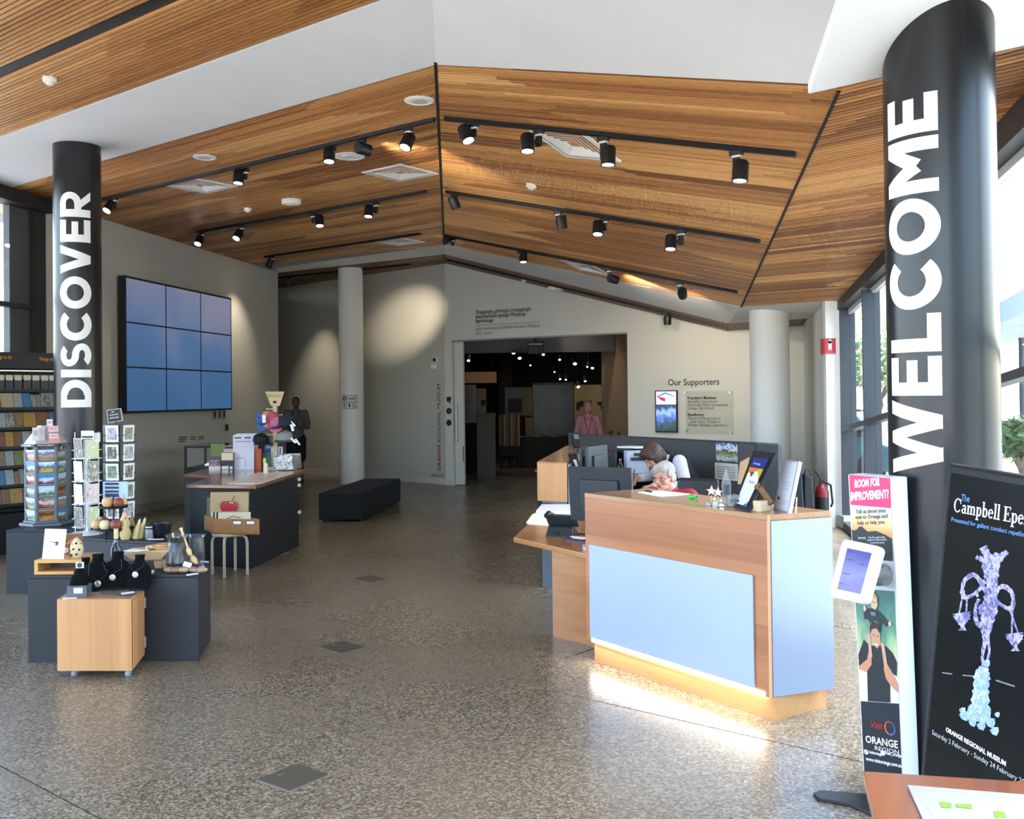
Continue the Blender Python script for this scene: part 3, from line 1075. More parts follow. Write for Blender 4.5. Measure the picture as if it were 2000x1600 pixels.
SPOTS = [
 (on_left,(797,243),(796,277),(-.35,-.5,-1),'black spotlight first left of the ridge on the nearest left track',1,0,0,None),
 (on_left,(706,268),(709,291),(.8,-.1,-.3),'black spotlight tilted to the right beside the round white speaker',0,45,55,on_right(925,350)),
 (on_left,(648,283),(643,303),(0,-.25,-1),'black spotlight hanging straight down, left of the round white speaker',1,18,50,None),
 (on_left,(479,325),(466,346),(-.05,-.2,-1),'black spotlight beside the left square vent on the nearest left track',1,18,50,None),
 (on_left,(224,381),(214,404),(-.35,-.7,-1),'lit spotlight beside the DISCOVER column at the end of the nearest left track',1,30,70,None),
 (on_left,(734,391),(720,413),(-.05,-.25,-1),'black spotlight at the ridge end of the middle left track',1,18,50,None),
 (on_left,(612,413),(624,432),(.1,-.3,-1),'second black spotlight from the ridge on the middle left track',1,18,50,None),
 (on_left,(472,437),(465,459),(-.3,-.7,-1),'third spotlight from the ridge on the middle left track, turned to the room',1,25,60,None),
 (on_left,(395,450),(389,470),(-.2,-.7,-1),'spotlight at the wall end of the middle left track, over the video wall',1,25,60,None),
 (on_left,(530,498),(527,514),(-.3,-.4,-1),'spotlight at the end of the farthest left track above the wall corner',1,35,60,LW(462,660)),
 (on_right,(925,234),(910,262),(.35,-.35,-1),'black spotlight nearest the ridge on the nearest right track',1,12,60,None),
 (on_right,(1052,247),(1030,280),(0,-.2,-1),'black spotlight left of the square vent on the nearest right track',1,12,60,None),
 (on_right,(1178,260),(1188,305),(-.05,-.1,-1),'black spotlight hanging in front of the square vent on the right ceiling',1,12,60,None),
 (on_right,(1438,286),(1446,335),(-.1,-.12,-1),'black spotlight at the far right of the nearest right track',1,15,60,None),
 (on_right,(888,375),(887,396),(.4,.3,-1),'black spotlight nearest the ridge on the middle right track',0,0,0,None),
 (on_right,(1090,407),(1097,434),(.1,.15,-1),'second black spotlight on the middle right track',0,8,60,None),
 (on_right,(1180,421),(1168,446),(-.1,-.3,-1),'third black spotlight on the middle right track, lens lit',1,12,60,None),
 (on_right,(1330,444),(1310,474),(-.1,-.25,-1),'fourth black spotlight on the middle right track, nearest the fold',1,12,60,None),
 (on_right,(884,462),(872,467),(-.1,.6,-1),'spotlight nearest the ridge on the farthest right track',1,420,21,bw(803,625)),
 (on_right,(1017,487),(1022,503),(0,-.2,-1),'second spotlight on the farthest right track, over the doorway',1,12,60,None),
 (on_right,(1190,520),(1197,545),(.5,.4,-.2),'ball shaped looking spotlight turned away on the farthest right track',0,25,70,on_right(1300,578)),
 (on_right,(1327,547),(1333,573),(0,-.1,-1),'spotlight at the column end of the farthest right track',1,55,75,gv(1350,760,s0,s1)),
 (on_left,(566,539),(563,553),(-.1,.3,-1),'dark spotlight on the timber band above the back wall',0,38,62,bw(625,790)),
 (on_right,(1299,608),(1304,625),(0,.2,-1),'spotlight under the dark band above the supporters board',0,0,90,None),
]
for sd,att,hd_,aim,lb,lit,pw,sz,tg in SPOTS:
 far = sd(*att).y > 15
 spotlight(sd,att,hd_,aim,lb,lit,pw,sz or 40,tg)
m_vent = mat('vent_white','#e9e9e6',.5)
def vent(side,c,sa,sb,label,size=.64,ang=None):
 C_ = side(*c)
 n = Vector((0,0,-1)) if side is on_left else -NR.normalized()
 u = Vector((sa[0],sa[1],0)).normalized()
 u = (u - n * u.dot(n)).normalized()
 v = n.cross(u).normalized()
 t = thing('air_vent',label,'vent',C_)
 h = size / 2
 def sq(hh_,dz):
  return [C_ + u * (a * hh_) + v * (b * hh_) + n * dz for a,b in ((-1,-1),(1,-1),(1,1),(-1,1))]
 f = MB()
 o1,o2,o3 = sq(h,.012),sq(h - .05,.012),sq(h,-.03)
 for k in range(4):
  j = (k + 1) % 4
  f.add([o1[k],o1[j],o2[j],o2[k]],[(0,1,2,3)])
  f.add([o3[k],o3[j],o1[j],o1[k]],[(0,1,2,3)])
 f.build('frame',m_vent,t)
 MB().poly(sq(h - .03,-.02)).build('backing',m_frame,t)
 for r_ in range(5):
  a,b = sq(h - .06 - r_ * .045,.010),sq(h - .06 - r_ * .045 - .036,-.014)
  lv = MB()
  for k in range(4):
   j = (k + 1) % 4
   lv.hexa([a[k],a[j],b[j],b[k]],[p - n * .004 for p in (a[k],a[j],b[j],b[k])])
  lv.build('louvre',m_vent,t)
 return t
vent(on_left,(782,337.5),(.79,-.613),0,'square white air vent left of the ridge, near the ridge line')
vent(on_left,(391,362),(.79,-.613),0,'square white air vent on the left ceiling, partly behind the track')
vent(on_left,(779,472),(.79,-.613),0,'farthest square white air vent on the left ceiling')
vent(on_right,(1122,282),(.79,-.613),0,'square white air vent behind the spotlights of the nearest right track')
vent(on_right,(1140,520),(.79,-.613),0,'far square white air vent on the right ceiling, under the farthest track')
def disc(side,c,r,label,name='ceiling_speaker',cat='speaker',holes=True):
 C_ = side(*c)
 n = Vector((0,0,-1)) if side is on_left else -NR.normalized()
 q = n.to_track_quat('Z','Y').to_matrix().to_4x4()
 q.translation = C_
 t = thing(name,label,cat,C_)
 MB().lathe([(r,-.01),(r,.008),(r * .82,.014),(r * .8,.008),(0,.008)],n=32,mx=q).build('rim',m_vent,t,smooth=True)
 MB().lathe([(r * .5,.0085),(r * .5,.013),(0,.014)],n=24,mx=q).build('grille',mat('grille_grey','#c4c4c0',.6) if holes else m_vent,t,smooth=True)
disc(on_left,(819,196),.135,'round white ceiling speaker close to the ridge above the nearest left track')
disc(on_left,(400,307),.125,'round white ceiling speaker on the left ceiling near the DISCOVER column')
disc(on_left,(682,305),.17,'plain round white disc behind the tilted spotlight','ceiling_speaker','speaker',False)
def detector(side,c,r,label):
 C_ = side(*c)
 n = Vector((0,0,-1)) if side is on_left else -NR.normalized()
 q = n.to_track_quat('Z','Y').to_matrix().to_4x4()
 q.translation = C_
 t = thing('smoke_detector',label,'detector',C_)
 MB().lathe([(r,-.01),(r,.02),(r * .9,.035),(r * .55,.04),(r * .5,.055),(0,.06)],n=24,mx=q).build('housing',mat('detector_cream','#efeadd',.5),t,smooth=True)
 MB().lathe([(r * .52,.0405),(r * .52,.046),(r * .5,.046),(r * .5,.0405)],n=20,mx=q).build('sensor_ring',m_frame,t)
detector(on_left,(97,153),.055,'white smoke detector on the near left ceiling by the dark slot')
detector(on_left,(484,407),.055,'small white smoke detector on the left ceiling')
detector(on_right,(1038,361),.06,'white smoke detector on the sloping right ceiling')
detector(on_right,(1024,546),.05,'small white smoke detector on the dark band above the doorway')
for sd,c,lb,sx in ((on_left,(569,390),'white round access point on the left ceiling',.13),(on_right,(1085,561),'white emergency light box on the dark band above the doorway',.14)):
 C_ = sd(*c)
 t = thing('emergency_light',lb,'light',C_)
 MB().lathe([(sx,.01),(sx,-.05),(sx * .93,-.065),(0,-.07)],C_,n=28,sy=.8).build('housing',mat('detector_cream','#efeadd',.5),t,smooth=True)
 MB().lathe([(sx * .5,-.07),(sx * .5,-.076),(0,-.078)],C_,n=20,sy=.8).build('cover',m_vent,t)
# ================================================================== COLUMN WORDS AND WALL SIGNS
def aim_ang(cx,cy_):
 return math.atan2(-cx,cy_)
def block_word(word):
 """heavy geometric capitals as plain 2-D polygons, cap height 1"""
 W_ = .25
 R4 = lambda x0,y0,x1,y1: [(x0,y0),(x1,y0),(x1,y1),(x0,y1)]
 def arc(cx,cy,rx,ry,a0,a1,n=26,w=W_):
  o = []
  for k in range(n):
   a,b = math.radians(a0 + (a1 - a0) * k / n),math.radians(a0 + (a1 - a0) * (k + 1) / n)
   o.append([(cx + rx * math.cos(a),cy + ry * math.sin(a)),(cx + rx * math.cos(b),cy + ry * math.sin(b)),(cx + (rx - w) * math.cos(b),cy + (ry - w) * math.sin(b)),(cx + (rx - w) * math.cos(a),cy + (ry - w) * math.sin(a))])
  return o
 bar = lambda x0,y0,x1,y1,w=.26: [(x0 - w / 2,y0),(x0 + w / 2,y0),(x1 + w / 2,y1),(x1 - w / 2,y1)]
 G = {'E': ([R4(0,0,W_,1),R4(0,0,.74,.22),R4(0,.78,.73,1),R4(0,.395,.67,.6)],.74),'L': ([R4(0,0,W_,1),R4(0,0,.72,.225)],.72),'I': ([R4(0,0,W_,1)],W_),
         'O': (arc(.53,.5,.53,.52,0,360,44),1.06),'C': (arc(.53,.5,.53,.52,42,318,36),.96),
         'W': ([bar(.13,1,.40,0),bar(.40,0,.70,1,.22),bar(.70,1,1.0,0,.22),bar(1.0,0,1.28,1)],1.41),'V': ([bar(.14,1,.48,0),bar(.48,0,.82,1)],.96),
         'M': ([R4(0,0,W_,1),R4(.8,0,.8 + W_,1),[(0,1),(.26,1),(.62,.45),(.41,.28)],[(1.035,1),(.775,1),(.415,.45),(.625,.28)]],.8 + W_),
         'D': ([R4(0,0,W_,1),R4(0,0,.42,.22),R4(0,.78,.42,1)] + arc(.4,.5,.5,.5,-90,90),.9),
         'R': ([R4(0,0,W_,1),R4(0,.78,.46,1),R4(0,.3,.46,.51)] + arc(.45,.65,.37,.35,-90,90,18,.22) + [[(.28,.34),(.53,.36),(.86,0),(.57,0)]],.84),
         'S': (arc(.39,.7,.37,.3075,35,270,24,.215) + arc(.39,.3,.385,.3075,-145,90,24,.215),.78)}
 x,out = 0,[]
 for ch in word:
  ps_,w = G[ch]
  out += [[(px + x,py) for px,py in q] for q in ps_]
  x += w + .085
 return out,x - .085
def wrap_word(t,cx,cy_,r,s,zc,length,capw,ang,m):
 polys,wt = block_word(s)
 mb = MB()
 for i,q in enumerate(polys):
  # cut each polygon into thin slices so that it follows the round shaft
  for k in range(10):
   y0,y1 = k / 10,(k + 1) / 10
   if k == 0:
    y0 = -.05
   if k == 9:
    y1 = 1.05
   c = clip(ccw(q),[(-9,y0),(99,y0),(99,y1),(-9,y1)])
   if len(c) > 2:
    rr_ = r + .0015 + .00001 * (i % 7)
    mb.add([(cx + rr_ * math.sin(ang - (y - .5) * capw / r),cy_ - rr_ * math.cos(ang - (y - .5) * capw / r),zc + (x - wt / 2) * length / wt) for x,y in c],[tuple(range(len(c)))])
 return mb.build('lettering',m,t)
wrap_word(t_w,cw.x,4.43,RC,'WELCOME',2.215,1.65,.252,aim_ang(cw.x,4.43) - math.radians(31.5),m_vtext)
wrap_word(t_d,cdv.x,10.3,RC,'DISCOVER',2.79,2.21,.306,aim_ang(cdv.x,10.3) - math.radians(6),m_vtext)
m_ink = mat('sign_ink','#20211f',.6)
m_inks = mat('sign_ink_grey','#55564f',.6)
m_red = mat('sign_red','#a8323c',.5)
m_signw = mat('sign_white','#dcdcd8',.5)
def wrap_flat(mb,cx,cy_,r,pts,fs,ang,zc):
 mb.add([(cx + r * math.sin(ang + x / r),cy_ - r * math.cos(ang + x / r),zc + y) for x,y in pts],fs)
def strip2(x0,y0,x1,y1,n=6):
 p = []
 for i in range(n + 1):
  x = x0 + (x1 - x0) * i / n
  p += [(x,y0),(x,y1)]
 return p,[(2 * i,2 * i + 2,2 * i + 3,2 * i + 1) for i in range(n)]
pa = aim_ang(-3.3,20.3) - .16
ts = thing('toilet_sign','small white TOILETS sign with three pictograms on the round white column','sign',(-3.3,20.05,1.6))
zc = 1.67
b_ = MB()
wrap_flat(b_,-3.3,20.3,.2515,*strip2(-.17,-.14,.17,.14),pa,zc)
b_.build('panel',m_signw,ts)
b_ = MB()
for s_ in ((-.17,.132,.17,.14),(-.17,-.14,.17,-.132),(-.17,-.14,-.163,.14),(.163,-.14,.17,.14),(-.17,.0,.17,.007),(-.06,-.14,-.053,0),(.053,-.14,.06,0)):
 wrap_flat(b_,-3.3,20.3,.253,*strip2(*s_),pa,zc)
p_,f_ = text_pts('TOILETS',.045,.19,.02)
wrap_flat(b_,-3.3,20.3,.253,[(x - .045,y + .045) for x,y in p_],f_,pa,zc)
circ = lambda cx,cy__,r,n=16: ([(cx + r * math.cos(6.283 * i / n),cy__ + r * math.sin(6.283 * i / n)) for i in range(n)],[tuple(range(n))])
wrap_flat(b_,-3.3,20.3,.253,*circ(-.11,.07,.045),pa,zc)
for cx_,wd_ in ((-.115,.012),(0,.02)):
 wrap_flat(b_,-3.3,20.3,.253,*circ(cx_,-.032,.014),pa,zc)
 wrap_flat(b_,-3.3,20.3,.253,[(cx_ - wd_,-.05),(cx_ - wd_ * .4,-.12),(cx_ + wd_ * .4,-.12),(cx_ + wd_,-.05)],[(0,1,2,3)],pa,zc)
wrap_flat(b_,-3.3,20.3,.253,*circ(.105,-.028,.012),pa,zc)
wrap_flat(b_,-3.3,20.3,.253,[(.098,-.04),(.098,-.085),(.135,-.085),(.145,-.12),(.135,-.122),(.126,-.093),(.09,-.095),(.088,-.04)],[(0,1,2,3,4,5,6,7)],pa,zc)
for k in range(10):
 a0,a1 = math.pi * (.6 + k * .12),math.pi * (.6 + (k + 1) * .12)
 wrap_flat(b_,-3.3,20.3,.253,[(.108 + .032 * math.cos(a0),-.093 + .032 * math.sin(a0)),(.108 + .032 * math.cos(a1),-.093 + .032 * math.sin(a1)),(.108 + .025 * math.cos(a1),-.093 + .025 * math.sin(a1)),(.108 + .025 * math.cos(a0),-.093 + .025 * math.sin(a0))],[(0,1,2,3)],pa,zc)
b_.build('print',m_ink,ts)
b_ = MB()
wrap_flat(b_,-3.3,20.3,.254,[(-.13,.05),(-.13,.09),(-.118,.09),(-.1,.075),(-.09,.09),(-.085,.05),(-.1,.06)],[(0,1,2,3,4,5,6)],pa,zc)
b_.build('arrow',m_signw,ts)
# museum name up the back wall
ldir = (Vector((bk[0],bk[1],0)) - Vector((bj[0],bj[1],0))).normalized()
up = Vector((0,0,1))
o1 = bw(861,920)
h1 = (bw(861,868) - o1).length
h2 = (bw(861,750) - bw(861,864)).length
ws_ = thing('wall_lettering','vertical lettering ORANGE REGIONAL MUSEUM on the back wall by the doorway','lettering',(o1.x,o1.y,o1.z))
put_text(MB(),'ORANGE',.095,o1,up,ldir,h1,.03,3).build('red_word',m_red,ws_)
put_text(MB(),'REGIONAL MUSEUM',.095,bw(861,864),up,ldir,h2,.0,3).build('grey_words',m_ink,ws_)
fe = thing('entry_notice','small FREE ENTRY notice low on the back wall by the doorway','sign',bw(856,931))
put_text(MB(),'FREE ENTRY',.05,bw(843,932),-ldir,up,(bw(868,932) - bw(843,932)).length,.01,1).build('lettering',m_inks,fe)
b_ = MB()
for y in (926.5,935):
 b_.hexa([bw(841,y),bw(869,y),bw(869,y) + Vector((-.003,-.003,0)),bw(841,y) + Vector((-.003,-.003,0))],[p + Vector((0,0,.006)) for p in (bw(841,y),bw(869,y),bw(869,y) + Vector((-.003,-.003,0)),bw(841,y) + Vector((-.003,-.003,0)))])
b_.build('rule',m_inks,fe)
# alarm sounders
nb_ = Vector((ldir.y,-ldir.x,0))
nb_ = nb_ if nb_.y < 0 else -nb_
al = thing('alarm_sounder','small white alarm sounder with a black dome on the back wall by the doorway','alarm',bw(851,715))
c = bw(851,703)
MB().cyl(c,c + nb_ * .03,.06,n=20).build('base',m_wht,al,smooth=True)
MB().ell(c + nb_ * .03,.042).build('dome',m_black,al,smooth=True)
MB().box(bw(849,716) + nb_ * .03,(.12,.06,.09),math.atan2(ldir.y,ldir.x)).build('box',mat('detector_cream','#efeadd',.5),al,bevel=.006)
# prohibition pictograms on the door post
for i,(y,lb) in enumerate(((780,'square black notice pictogram, topmost on the white door post'),(803,'round no-eating pictogram, middle one on the white door post'),(826,'round pictogram with a dark figure, lowest on the white door post'))):
 c = gv(877,y,dpt(0,0),dpt(1,0)) + dn * .002
 pg = thing('pictogram',lb,'sign',c)
 q = dn.to_track_quat('Z','Y').to_matrix().to_4x4()
 q.translation = c
 if i == 0:
  MB().plate([c - dd * .055 + up * .05,c - dd * .055 - up * .05,c + dd * .04 - up * .05,c + dd * .055 + up * .05],.002,dn).build('tile',m_ink,pg)
  MB().ell(c + dd * .03 - up * .05 + dn * .003,(.03,.004,.03)).build('mark',m_inks,pg)
 else:
  MB().lathe([(.062,.001),(.062,.003),(.052,.003),(.052,.001)],n=28,mx=q).build('ring',m_ink,pg)
  if i == 1:
   MB().plate([c + dn * .002 - dd * .045 + up * .035,c + dn * .002 - dd * .035 + up * .045,c + dn * .002 + dd * .045 - up * .035,c + dn * .002 + dd * .035 - up * .045],.001,dn).build('slash',m_ink,pg)
   MB().ell(c + dd * .008,(.024,.004,.03)).build('figure',m_inks,pg)
  else:
   MB().ell(c,(.022,.004,.036)).build('figure',m_ink,pg)
# welcome text on the header
hp = lambda x,y: gv(x,y,dpt(0,0),dpt(1,0)) + dn * .003
wt = thing('wall_lettering','small dark welcome text in two languages on the wall above the doorway','lettering',hp(929,650))
b_,b2 = MB(),MB()
for mb,tx,y,xe,hh_,bo in ((b_,'Yinaagalangbu, gibirbangbu, buraaygalangbu',613.5,1038,.075,.016),(b_,'gawaymbanhadhu nginyalgir Wiradjurigu',622.2,1027,.075,.016),(b_,'ngurambanggu',630.5,964,.075,.016),
                               (b2,'Ladies, Gentlemen and Children welcome to Wiradjuri',645.5,1054,.07,0),(b2,'and to country',654.5,962,.07,0)):
 o_ = hp(929,y)
 e_ = hp(xe,y)
 wdt = (Vector((e_.x,e_.y,0)) - Vector((o_.x,o_.y,0))).length
 put_text(mb,tx,hh_,o_,dd,up,wdt,bo,1)
b_.build('bold_lines',m_ink,wt)
b2.build('light_lines',m_inks,wt)
o_ = hp(929,636)
e_ = o_ + dd * ((hp(1055,630) - o_).length)
MB().hexa([o_,e_,e_ - dn * .002,o_ - dn * .002],[p + up * .008 for p in (o_,e_,e_ - dn * .002,o_ - dn * .002)]).build('rule',m_inks,wt)
# supporters wall
SPN = sn if sn.y < 0 else -sn
sp_ = lambda x,y,off=.003: gp(x,y,Vector((s0.x,s0.y,0)) + SPN * off,SPN)
o_ = sp_(1305,753)
ow = thing('wall_lettering','black heading Our Supporters on the white wall','lettering',o_)
put_text(MB(),'Our Supporters',.105,o_,sd_,up,(sp_(1405,753) - o_).length,.008,3).build('lettering',m_ink,ow)
tv = thing('wall_screen','small upright screen left of the supporters plaque','screen',sp_(1300,845))
def rect(x0,y0,x1,y1,off):
 a,c = sp_(x0,y0,off),sp_(x1,y1,off)
 return [Vector((a.x,a.y,c.z)),Vector((c.x,c.y,c.z)),Vector((c.x,c.y,a.z)),Vector((a.x,a.y,a.z))]
r_ = rect(1279,763,1322.5,845,.06)
MB().hexa([p - SPN * .055 for p in r_],r_).build('housing',m_black,tv,bevel=.004)
MB().poly(rect(1281.3,765,1320.5,790,.063)).build('top_slide',mat('slide_pale','#a9b8e6',.3,emit=.55),tv)
MB().poly(rect(1281.3,790.4,1320.5,842,.063)).build('lower_slide',picmat('slide_lake',['#1c2b2a','#24382f','#2a3f5c','#4f6fd0','#7fa0ff','#22324f'],3.0,emit=.45),tv)
P_ = lambda x,y: sp_(x,y,.065)
MB().poly([P_(1283,774),P_(1300,766.5),P_(1317,774),P_(1317,775.5),P_(1300,769),P_(1284,776)][::-1]).build('roof_mark',mat('logo_slate','#44566e',.4,emit=.2),tv)
MB().poly([P_(1283,775),P_(1299,777),P_(1299,785),P_(1291,782)][::-1]).build('red_mark',mat('logo_red','#b0263c',.4,emit=.3),tv)
b_ = MB()
for k in range(5):
 b_.poly([P_(1302,776.5 + k * 2),P_(1312,776.3 + k * 2),P_(1312,776.9 + k * 2),P_(1302,777.1 + k * 2)][::-1])
b_.build('logo_lines',mat('logo_lilac','#8a94c8',.4,emit=.3),tv)
pq = thing('plaque','clear acrylic plaque listing members and benefactors on four standoffs','plaque',sp_(1386,848))
r_ = rect(1338.5,764.5,1433,848.5,.03)
MB().hexa([p - SPN * .008 for p in r_],r_).build('acrylic_sheet',glassmat('acrylic','#fafaf8',.3,.05),pq)
for x,y in ((1339.5,767),(1426.5,766.5),(1340.5,841.5),(1428,844)):
 c = sp_(x,y,.0)
 MB().cyl(c,c + SPN * .036,.018,n=16).build('standoff',hm,pq,smooth=True)
b_,b2 = MB(),MB()
for mb,tx,x,y,xe,bo in ((b_,'Foundation Members',1343,780,1399,.02),(b2,'Australian Government',1343.5,787,1401,0),(b2,'New South Wales Government',1343.5,793.5,1421,0),(b2,'Orange City Council',1343.5,800,1394,0),
                             (b_,'Benefactors',1343.5,812.5,1375,.02),(b2,'Newcrest Mining Limited',1344,819.5,1407,0),(b2,'Cadia Valley Operations',1347,826,1407,0),(b2,'Westpac Banking Corporation',1344,832.5,1419.5,0)):
 o_ = sp_(x,y,.031)
 put_text(mb,tx,.05,o_,sd_,up,(sp_(xe,y,.031) - o_).length,bo,1)
b_.build('bold_text',m_ink,pq)
b2.build('text',m_inks,pq)
# fire extinguisher sign on the pier (two-faced)
m_fire = mat('fire_red','#c8202c',.35)
fs_ = thing('fire_sign','red fire extinguisher sign on the white pier beside the glazing','sign',gy(1621,692,12.85))
a,c = gy(1610.5,661,12.852),gy(1632.5,691.5,12.852)
MB().box(((a.x + c.x) / 2,12.855,(a.z + c.z) / 2),(c.x - a.x,.006,a.z - c.z)).build('plate',m_fire,fs_)
MB().box((a.x - .006,12.93,(a.z + c.z) / 2),(.006,.15,a.z - c.z)).build('side_plate',m_fire,fs_)
xm,zm = (a.x + c.x) / 2 - .004,(a.z + c.z) / 2
MB().box((xm,12.85,zm + .012),(.045,.003,.105)).cyl((xm,12.8485,zm + .055),(xm,12.8515,zm + .055),.0225).box((xm + .004,12.85,zm + .082),(.022,.003,.02)).build('symbol',m_signw,fs_)
put_text(MB(),'FIRE',.012,(xm - .03,12.849,zm - .062),(1,0,0),up,.06,.01,1).build('lettering',m_signw,fs_)
put_text(MB(),'FIRE EXTINGUISHER',.008,(a.x + .01,12.849,c.z + .01),(1,0,0),up,c.x - a.x - .02,0,1).build('caption',m_signw,fs_)
pb = MB().box((4.36,12.78,.085),(.3,.3,.17)).build('pier_plinth',mat('plinth_pale','#cfd2d3',.5),None,bevel=.01)
tag(pb,'pale box plinth at the foot of the white pier by the glazing','plinth')
# ================================================================== VIDEO WALL
wld = (Vector((wl1[0],wl1[1],0)) - Vector((wl0[0],wl0[1],0))).normalized()
wln = Vector((wld.y,-wld.x,0))
vp = lambda x,y,off=.14: gp(x,y,Vector((wl0[0],wl0[1],0)) + wln * off,wln)
A_,B_ = vp(246,673),vp(451.5,690)
zt_,zb_ = (vp(246,541).z + vp(451.5,584.5).z) / 2,(vp(246,805).z + vp(451.5,798.5).z) / 2
vw = thing('video_wall','large blue three by three video wall on the left wall','screen',(A_ + B_) / 2)
m_vs = bpy.data.materials.new('video_blue')
m_vs.use_nodes = True
nt = m_vs.node_tree
b_ = nt.nodes['Principled BSDF']
tc = nt.nodes.new('ShaderNodeTexCoord')
sp = nt.nodes.new('ShaderNodeSeparateXYZ')
nt.links.new(tc.outputs['Object'],sp.inputs[0])
nz = nt.nodes.new('ShaderNodeTexNoise')
nz.inputs['Scale'].default_value = .9
nz.inputs['Detail'].default_value = 1
nt.links.new(tc.outputs['Object'],nz.inputs['Vector'])
ma = nt.nodes.new('ShaderNodeMath')
ma.operation = 'MULTIPLY_ADD'
ma.inputs[1].default_value = .42
nt.links.new(sp.outputs['Z'],ma.inputs[0])
ma2 = nt.nodes.new('ShaderNodeMath')
ma2.operation = 'MULTIPLY_ADD'
ma2.inputs[1].default_value = .9
ma2.inputs[2].default_value = .02
nt.links.new(nz.outputs[0],ma2.inputs[0])
nt.links.new(ma2.outputs[0],ma.inputs[2])
cr = nt.nodes.new('ShaderNodeValToRGB')
els = cr.color_ramp.elements
els[0].position,els[0].color = .1,lin('#3a638f')
els[1].position,els[1].color = .95,lin('#80829a')
e = els.new(.5)
e.color = lin('#4a6a96')
nt.links.new(ma.outputs[0],cr.inputs[0])
nt.links.new(cr.outputs[0],b_.inputs['Emission Color'])
b_.inputs['Emission Strength'].default_value = .27
b_.inputs['Base Color'].default_value = lin('#0d1420')
b_.inputs['Roughness'].default_value = .35
up = Vector((0,0,1))
b0 = Vector((A_.x,A_.y,0)) - wld * .02
b1 = Vector((B_.x,B_.y,0)) + wld * .02
MB().hexa([b0 + up * (zb_ - .02),b1 + up * (zb_ - .02),b1 + up * (zb_ - .02) - wln * .11,b0 + up * (zb_ - .02) - wln * .11],
          [b0 + up * (zt_ + .02),b1 + up * (zt_ + .02),b1 + up * (zt_ + .02) - wln * .11,b0 + up * (zt_ + .02) - wln * .11]).build('mounting_frame',m_black,vw)
L_ = (Vector((B_.x,B_.y,0)) - Vector((A_.x,A_.y,0))).length
for i in range(3):
 for j in range(3):
  p = Vector((A_.x,A_.y,0)) + wld * (L_ * i / 3 + .018)
  q = Vector((A_.x,A_.y,0)) + wld * (L_ * (i + 1) / 3 - .018)
  za,zb2 = zb_ + (zt_ - zb_) * j / 3 + .012,zb_ + (zt_ - zb_) * (j + 1) / 3 - .012
  MB().hexa([p + up * za - wln * .01,q + up * za - wln * .01,q + up * za + wln * .003,p + up * za + wln * .003],
                  [p + up * zb2 - wln * .01,q + up * zb2 - wln * .01,q + up * zb2 + wln * .003,p + up * zb2 + wln * .003]).build('screen',m_vs,vw)
# sockets, switch plate and caption below the video wall
lw = lambda x,y,off=.0: gp(x,y,Vector((wl0[0],wl0[1],0)) + wln * off,wln)
for i,(x,y) in enumerate(((418.5,810),(428,809.5),(437,809))):
 c = lw(x,y,.008)
 k = thing('power_outlet',['left','middle','right'][i] + ' one of three grey wall sockets just below the video wall','socket',c,group='wall sockets under the video wall')
 MB().box(c,(.12,.016,.19),math.atan2(wld.y,wld.x)).build('plate',mat('socket_grey','#9d9e99',.5),k,bevel=.004)
 MB().box(c + wln * .01,(.06,.012,.1),math.atan2(wld.y,wld.x)).build('insert',m_frame,k)
c = lw(443,835,.01)
k = thing('door_switch','small dark switch on the left wall near its end, below the sockets','switch',c)
MB().box(c,(.1,.02,.12),math.atan2(wld.y,wld.x)).build('plate',m_frame,k)
MB().box(c + wln * .012,(.04,.01,.05),math.atan2(wld.y,wld.x)).build('button',m_black,k)
k = thing('wall_caption','faint grey caption lines on the left wall above the display case','lettering',lw(370,866))
b_ = MB()
for r_,(y,x0,x1) in enumerate(((855.5,349,366),(854.8,373,383),(854,387,399),(859.5,349,364),(859,372,382),(858.3,387,398),(863.5,350,362))):
 p,q = lw(x0,y,.003),lw(x1,y,.003)
 b_.hexa([p,q,q - wln * .002,p - wln * .002],[v + up * .02 for v in (p,q,q - wln * .002,p - wln * .002)])
b_.build('lines',m_inks,k)
# ================================================================== GALLERY BEYOND THE DOORWAY
m_gd = mat('gallery_dark','#1d1c1a',.8)
m_gm = mat('gallery_grey','#55524b',.8)
m_gt = mat('gallery_tan','#8c6a4c',.7)
m_gb = mat('gallery_beige','#b99c7c',.8)
wall('wall_gallery_back',(5.2,31.5),(-8.2,31.5),0,4.78,.2,m_gd,-1)
wall('wall_gallery_right',(5.15,16.2),(5.15,32),0,4.78,.2,m_gd,-1)
wall('wall_gallery_left',(-7.6,32),(-7.55,25.7),0,4.78,.2,m_gd,-1)
tag(MB().prism([(-1.5,19.95),(5.2,16.5),(5.2,32),(-8,32),(-8,26.3)],4.05,4.15).build('ceiling',m_gd),kind='structure')
wall('wall_gallery_warm',(2.25,23.2),(3.2,18.1),0,3.6,.15,m_gb,-1)
tag(MB().hexa([(-2.2,22.0,2.72),(2.3,22.0,2.72),(2.3,22.2,2.72),(-2.2,22.2,2.72)],[(-2.2,22.0,4.05),(2.3,22.0,4.05),(2.3,22.2,4.05),(-2.2,22.2,4.05)]).build('wall_gallery_bulkhead',mat('bulkhead_grey','#6f6c66',.8)),kind='structure')
def gbox(name,label,cat,x0,y0,x1,y1,Y,m,th=.06,zlow=None,parts=None):
 a,c = gy(x0,y0,Y),gy(x1,y1,Y)
 zb = c.z if zlow is None else zlow
 t = thing(name,label,cat,((a.x + c.x) / 2,Y,zb))
 MB().box(((a.x + c.x) / 2,Y + th / 2,(a.z + zb) / 2),(c.x - a.x,th,a.z - zb)).build('panel',m,t)
 return t,a,c,zb
t,a,c,zb = gbox('hanging_sign','tan hanging timber sign board in the dark gallery, at the left','sign',904,727,970,748,24,m_gt,.06)
for x in (a.x + .1,c.x - .1):
 MB().cyl((x,24.03,a.z),(x,24.03,4.06),.006,n=6).build('hanger',m_black,t)
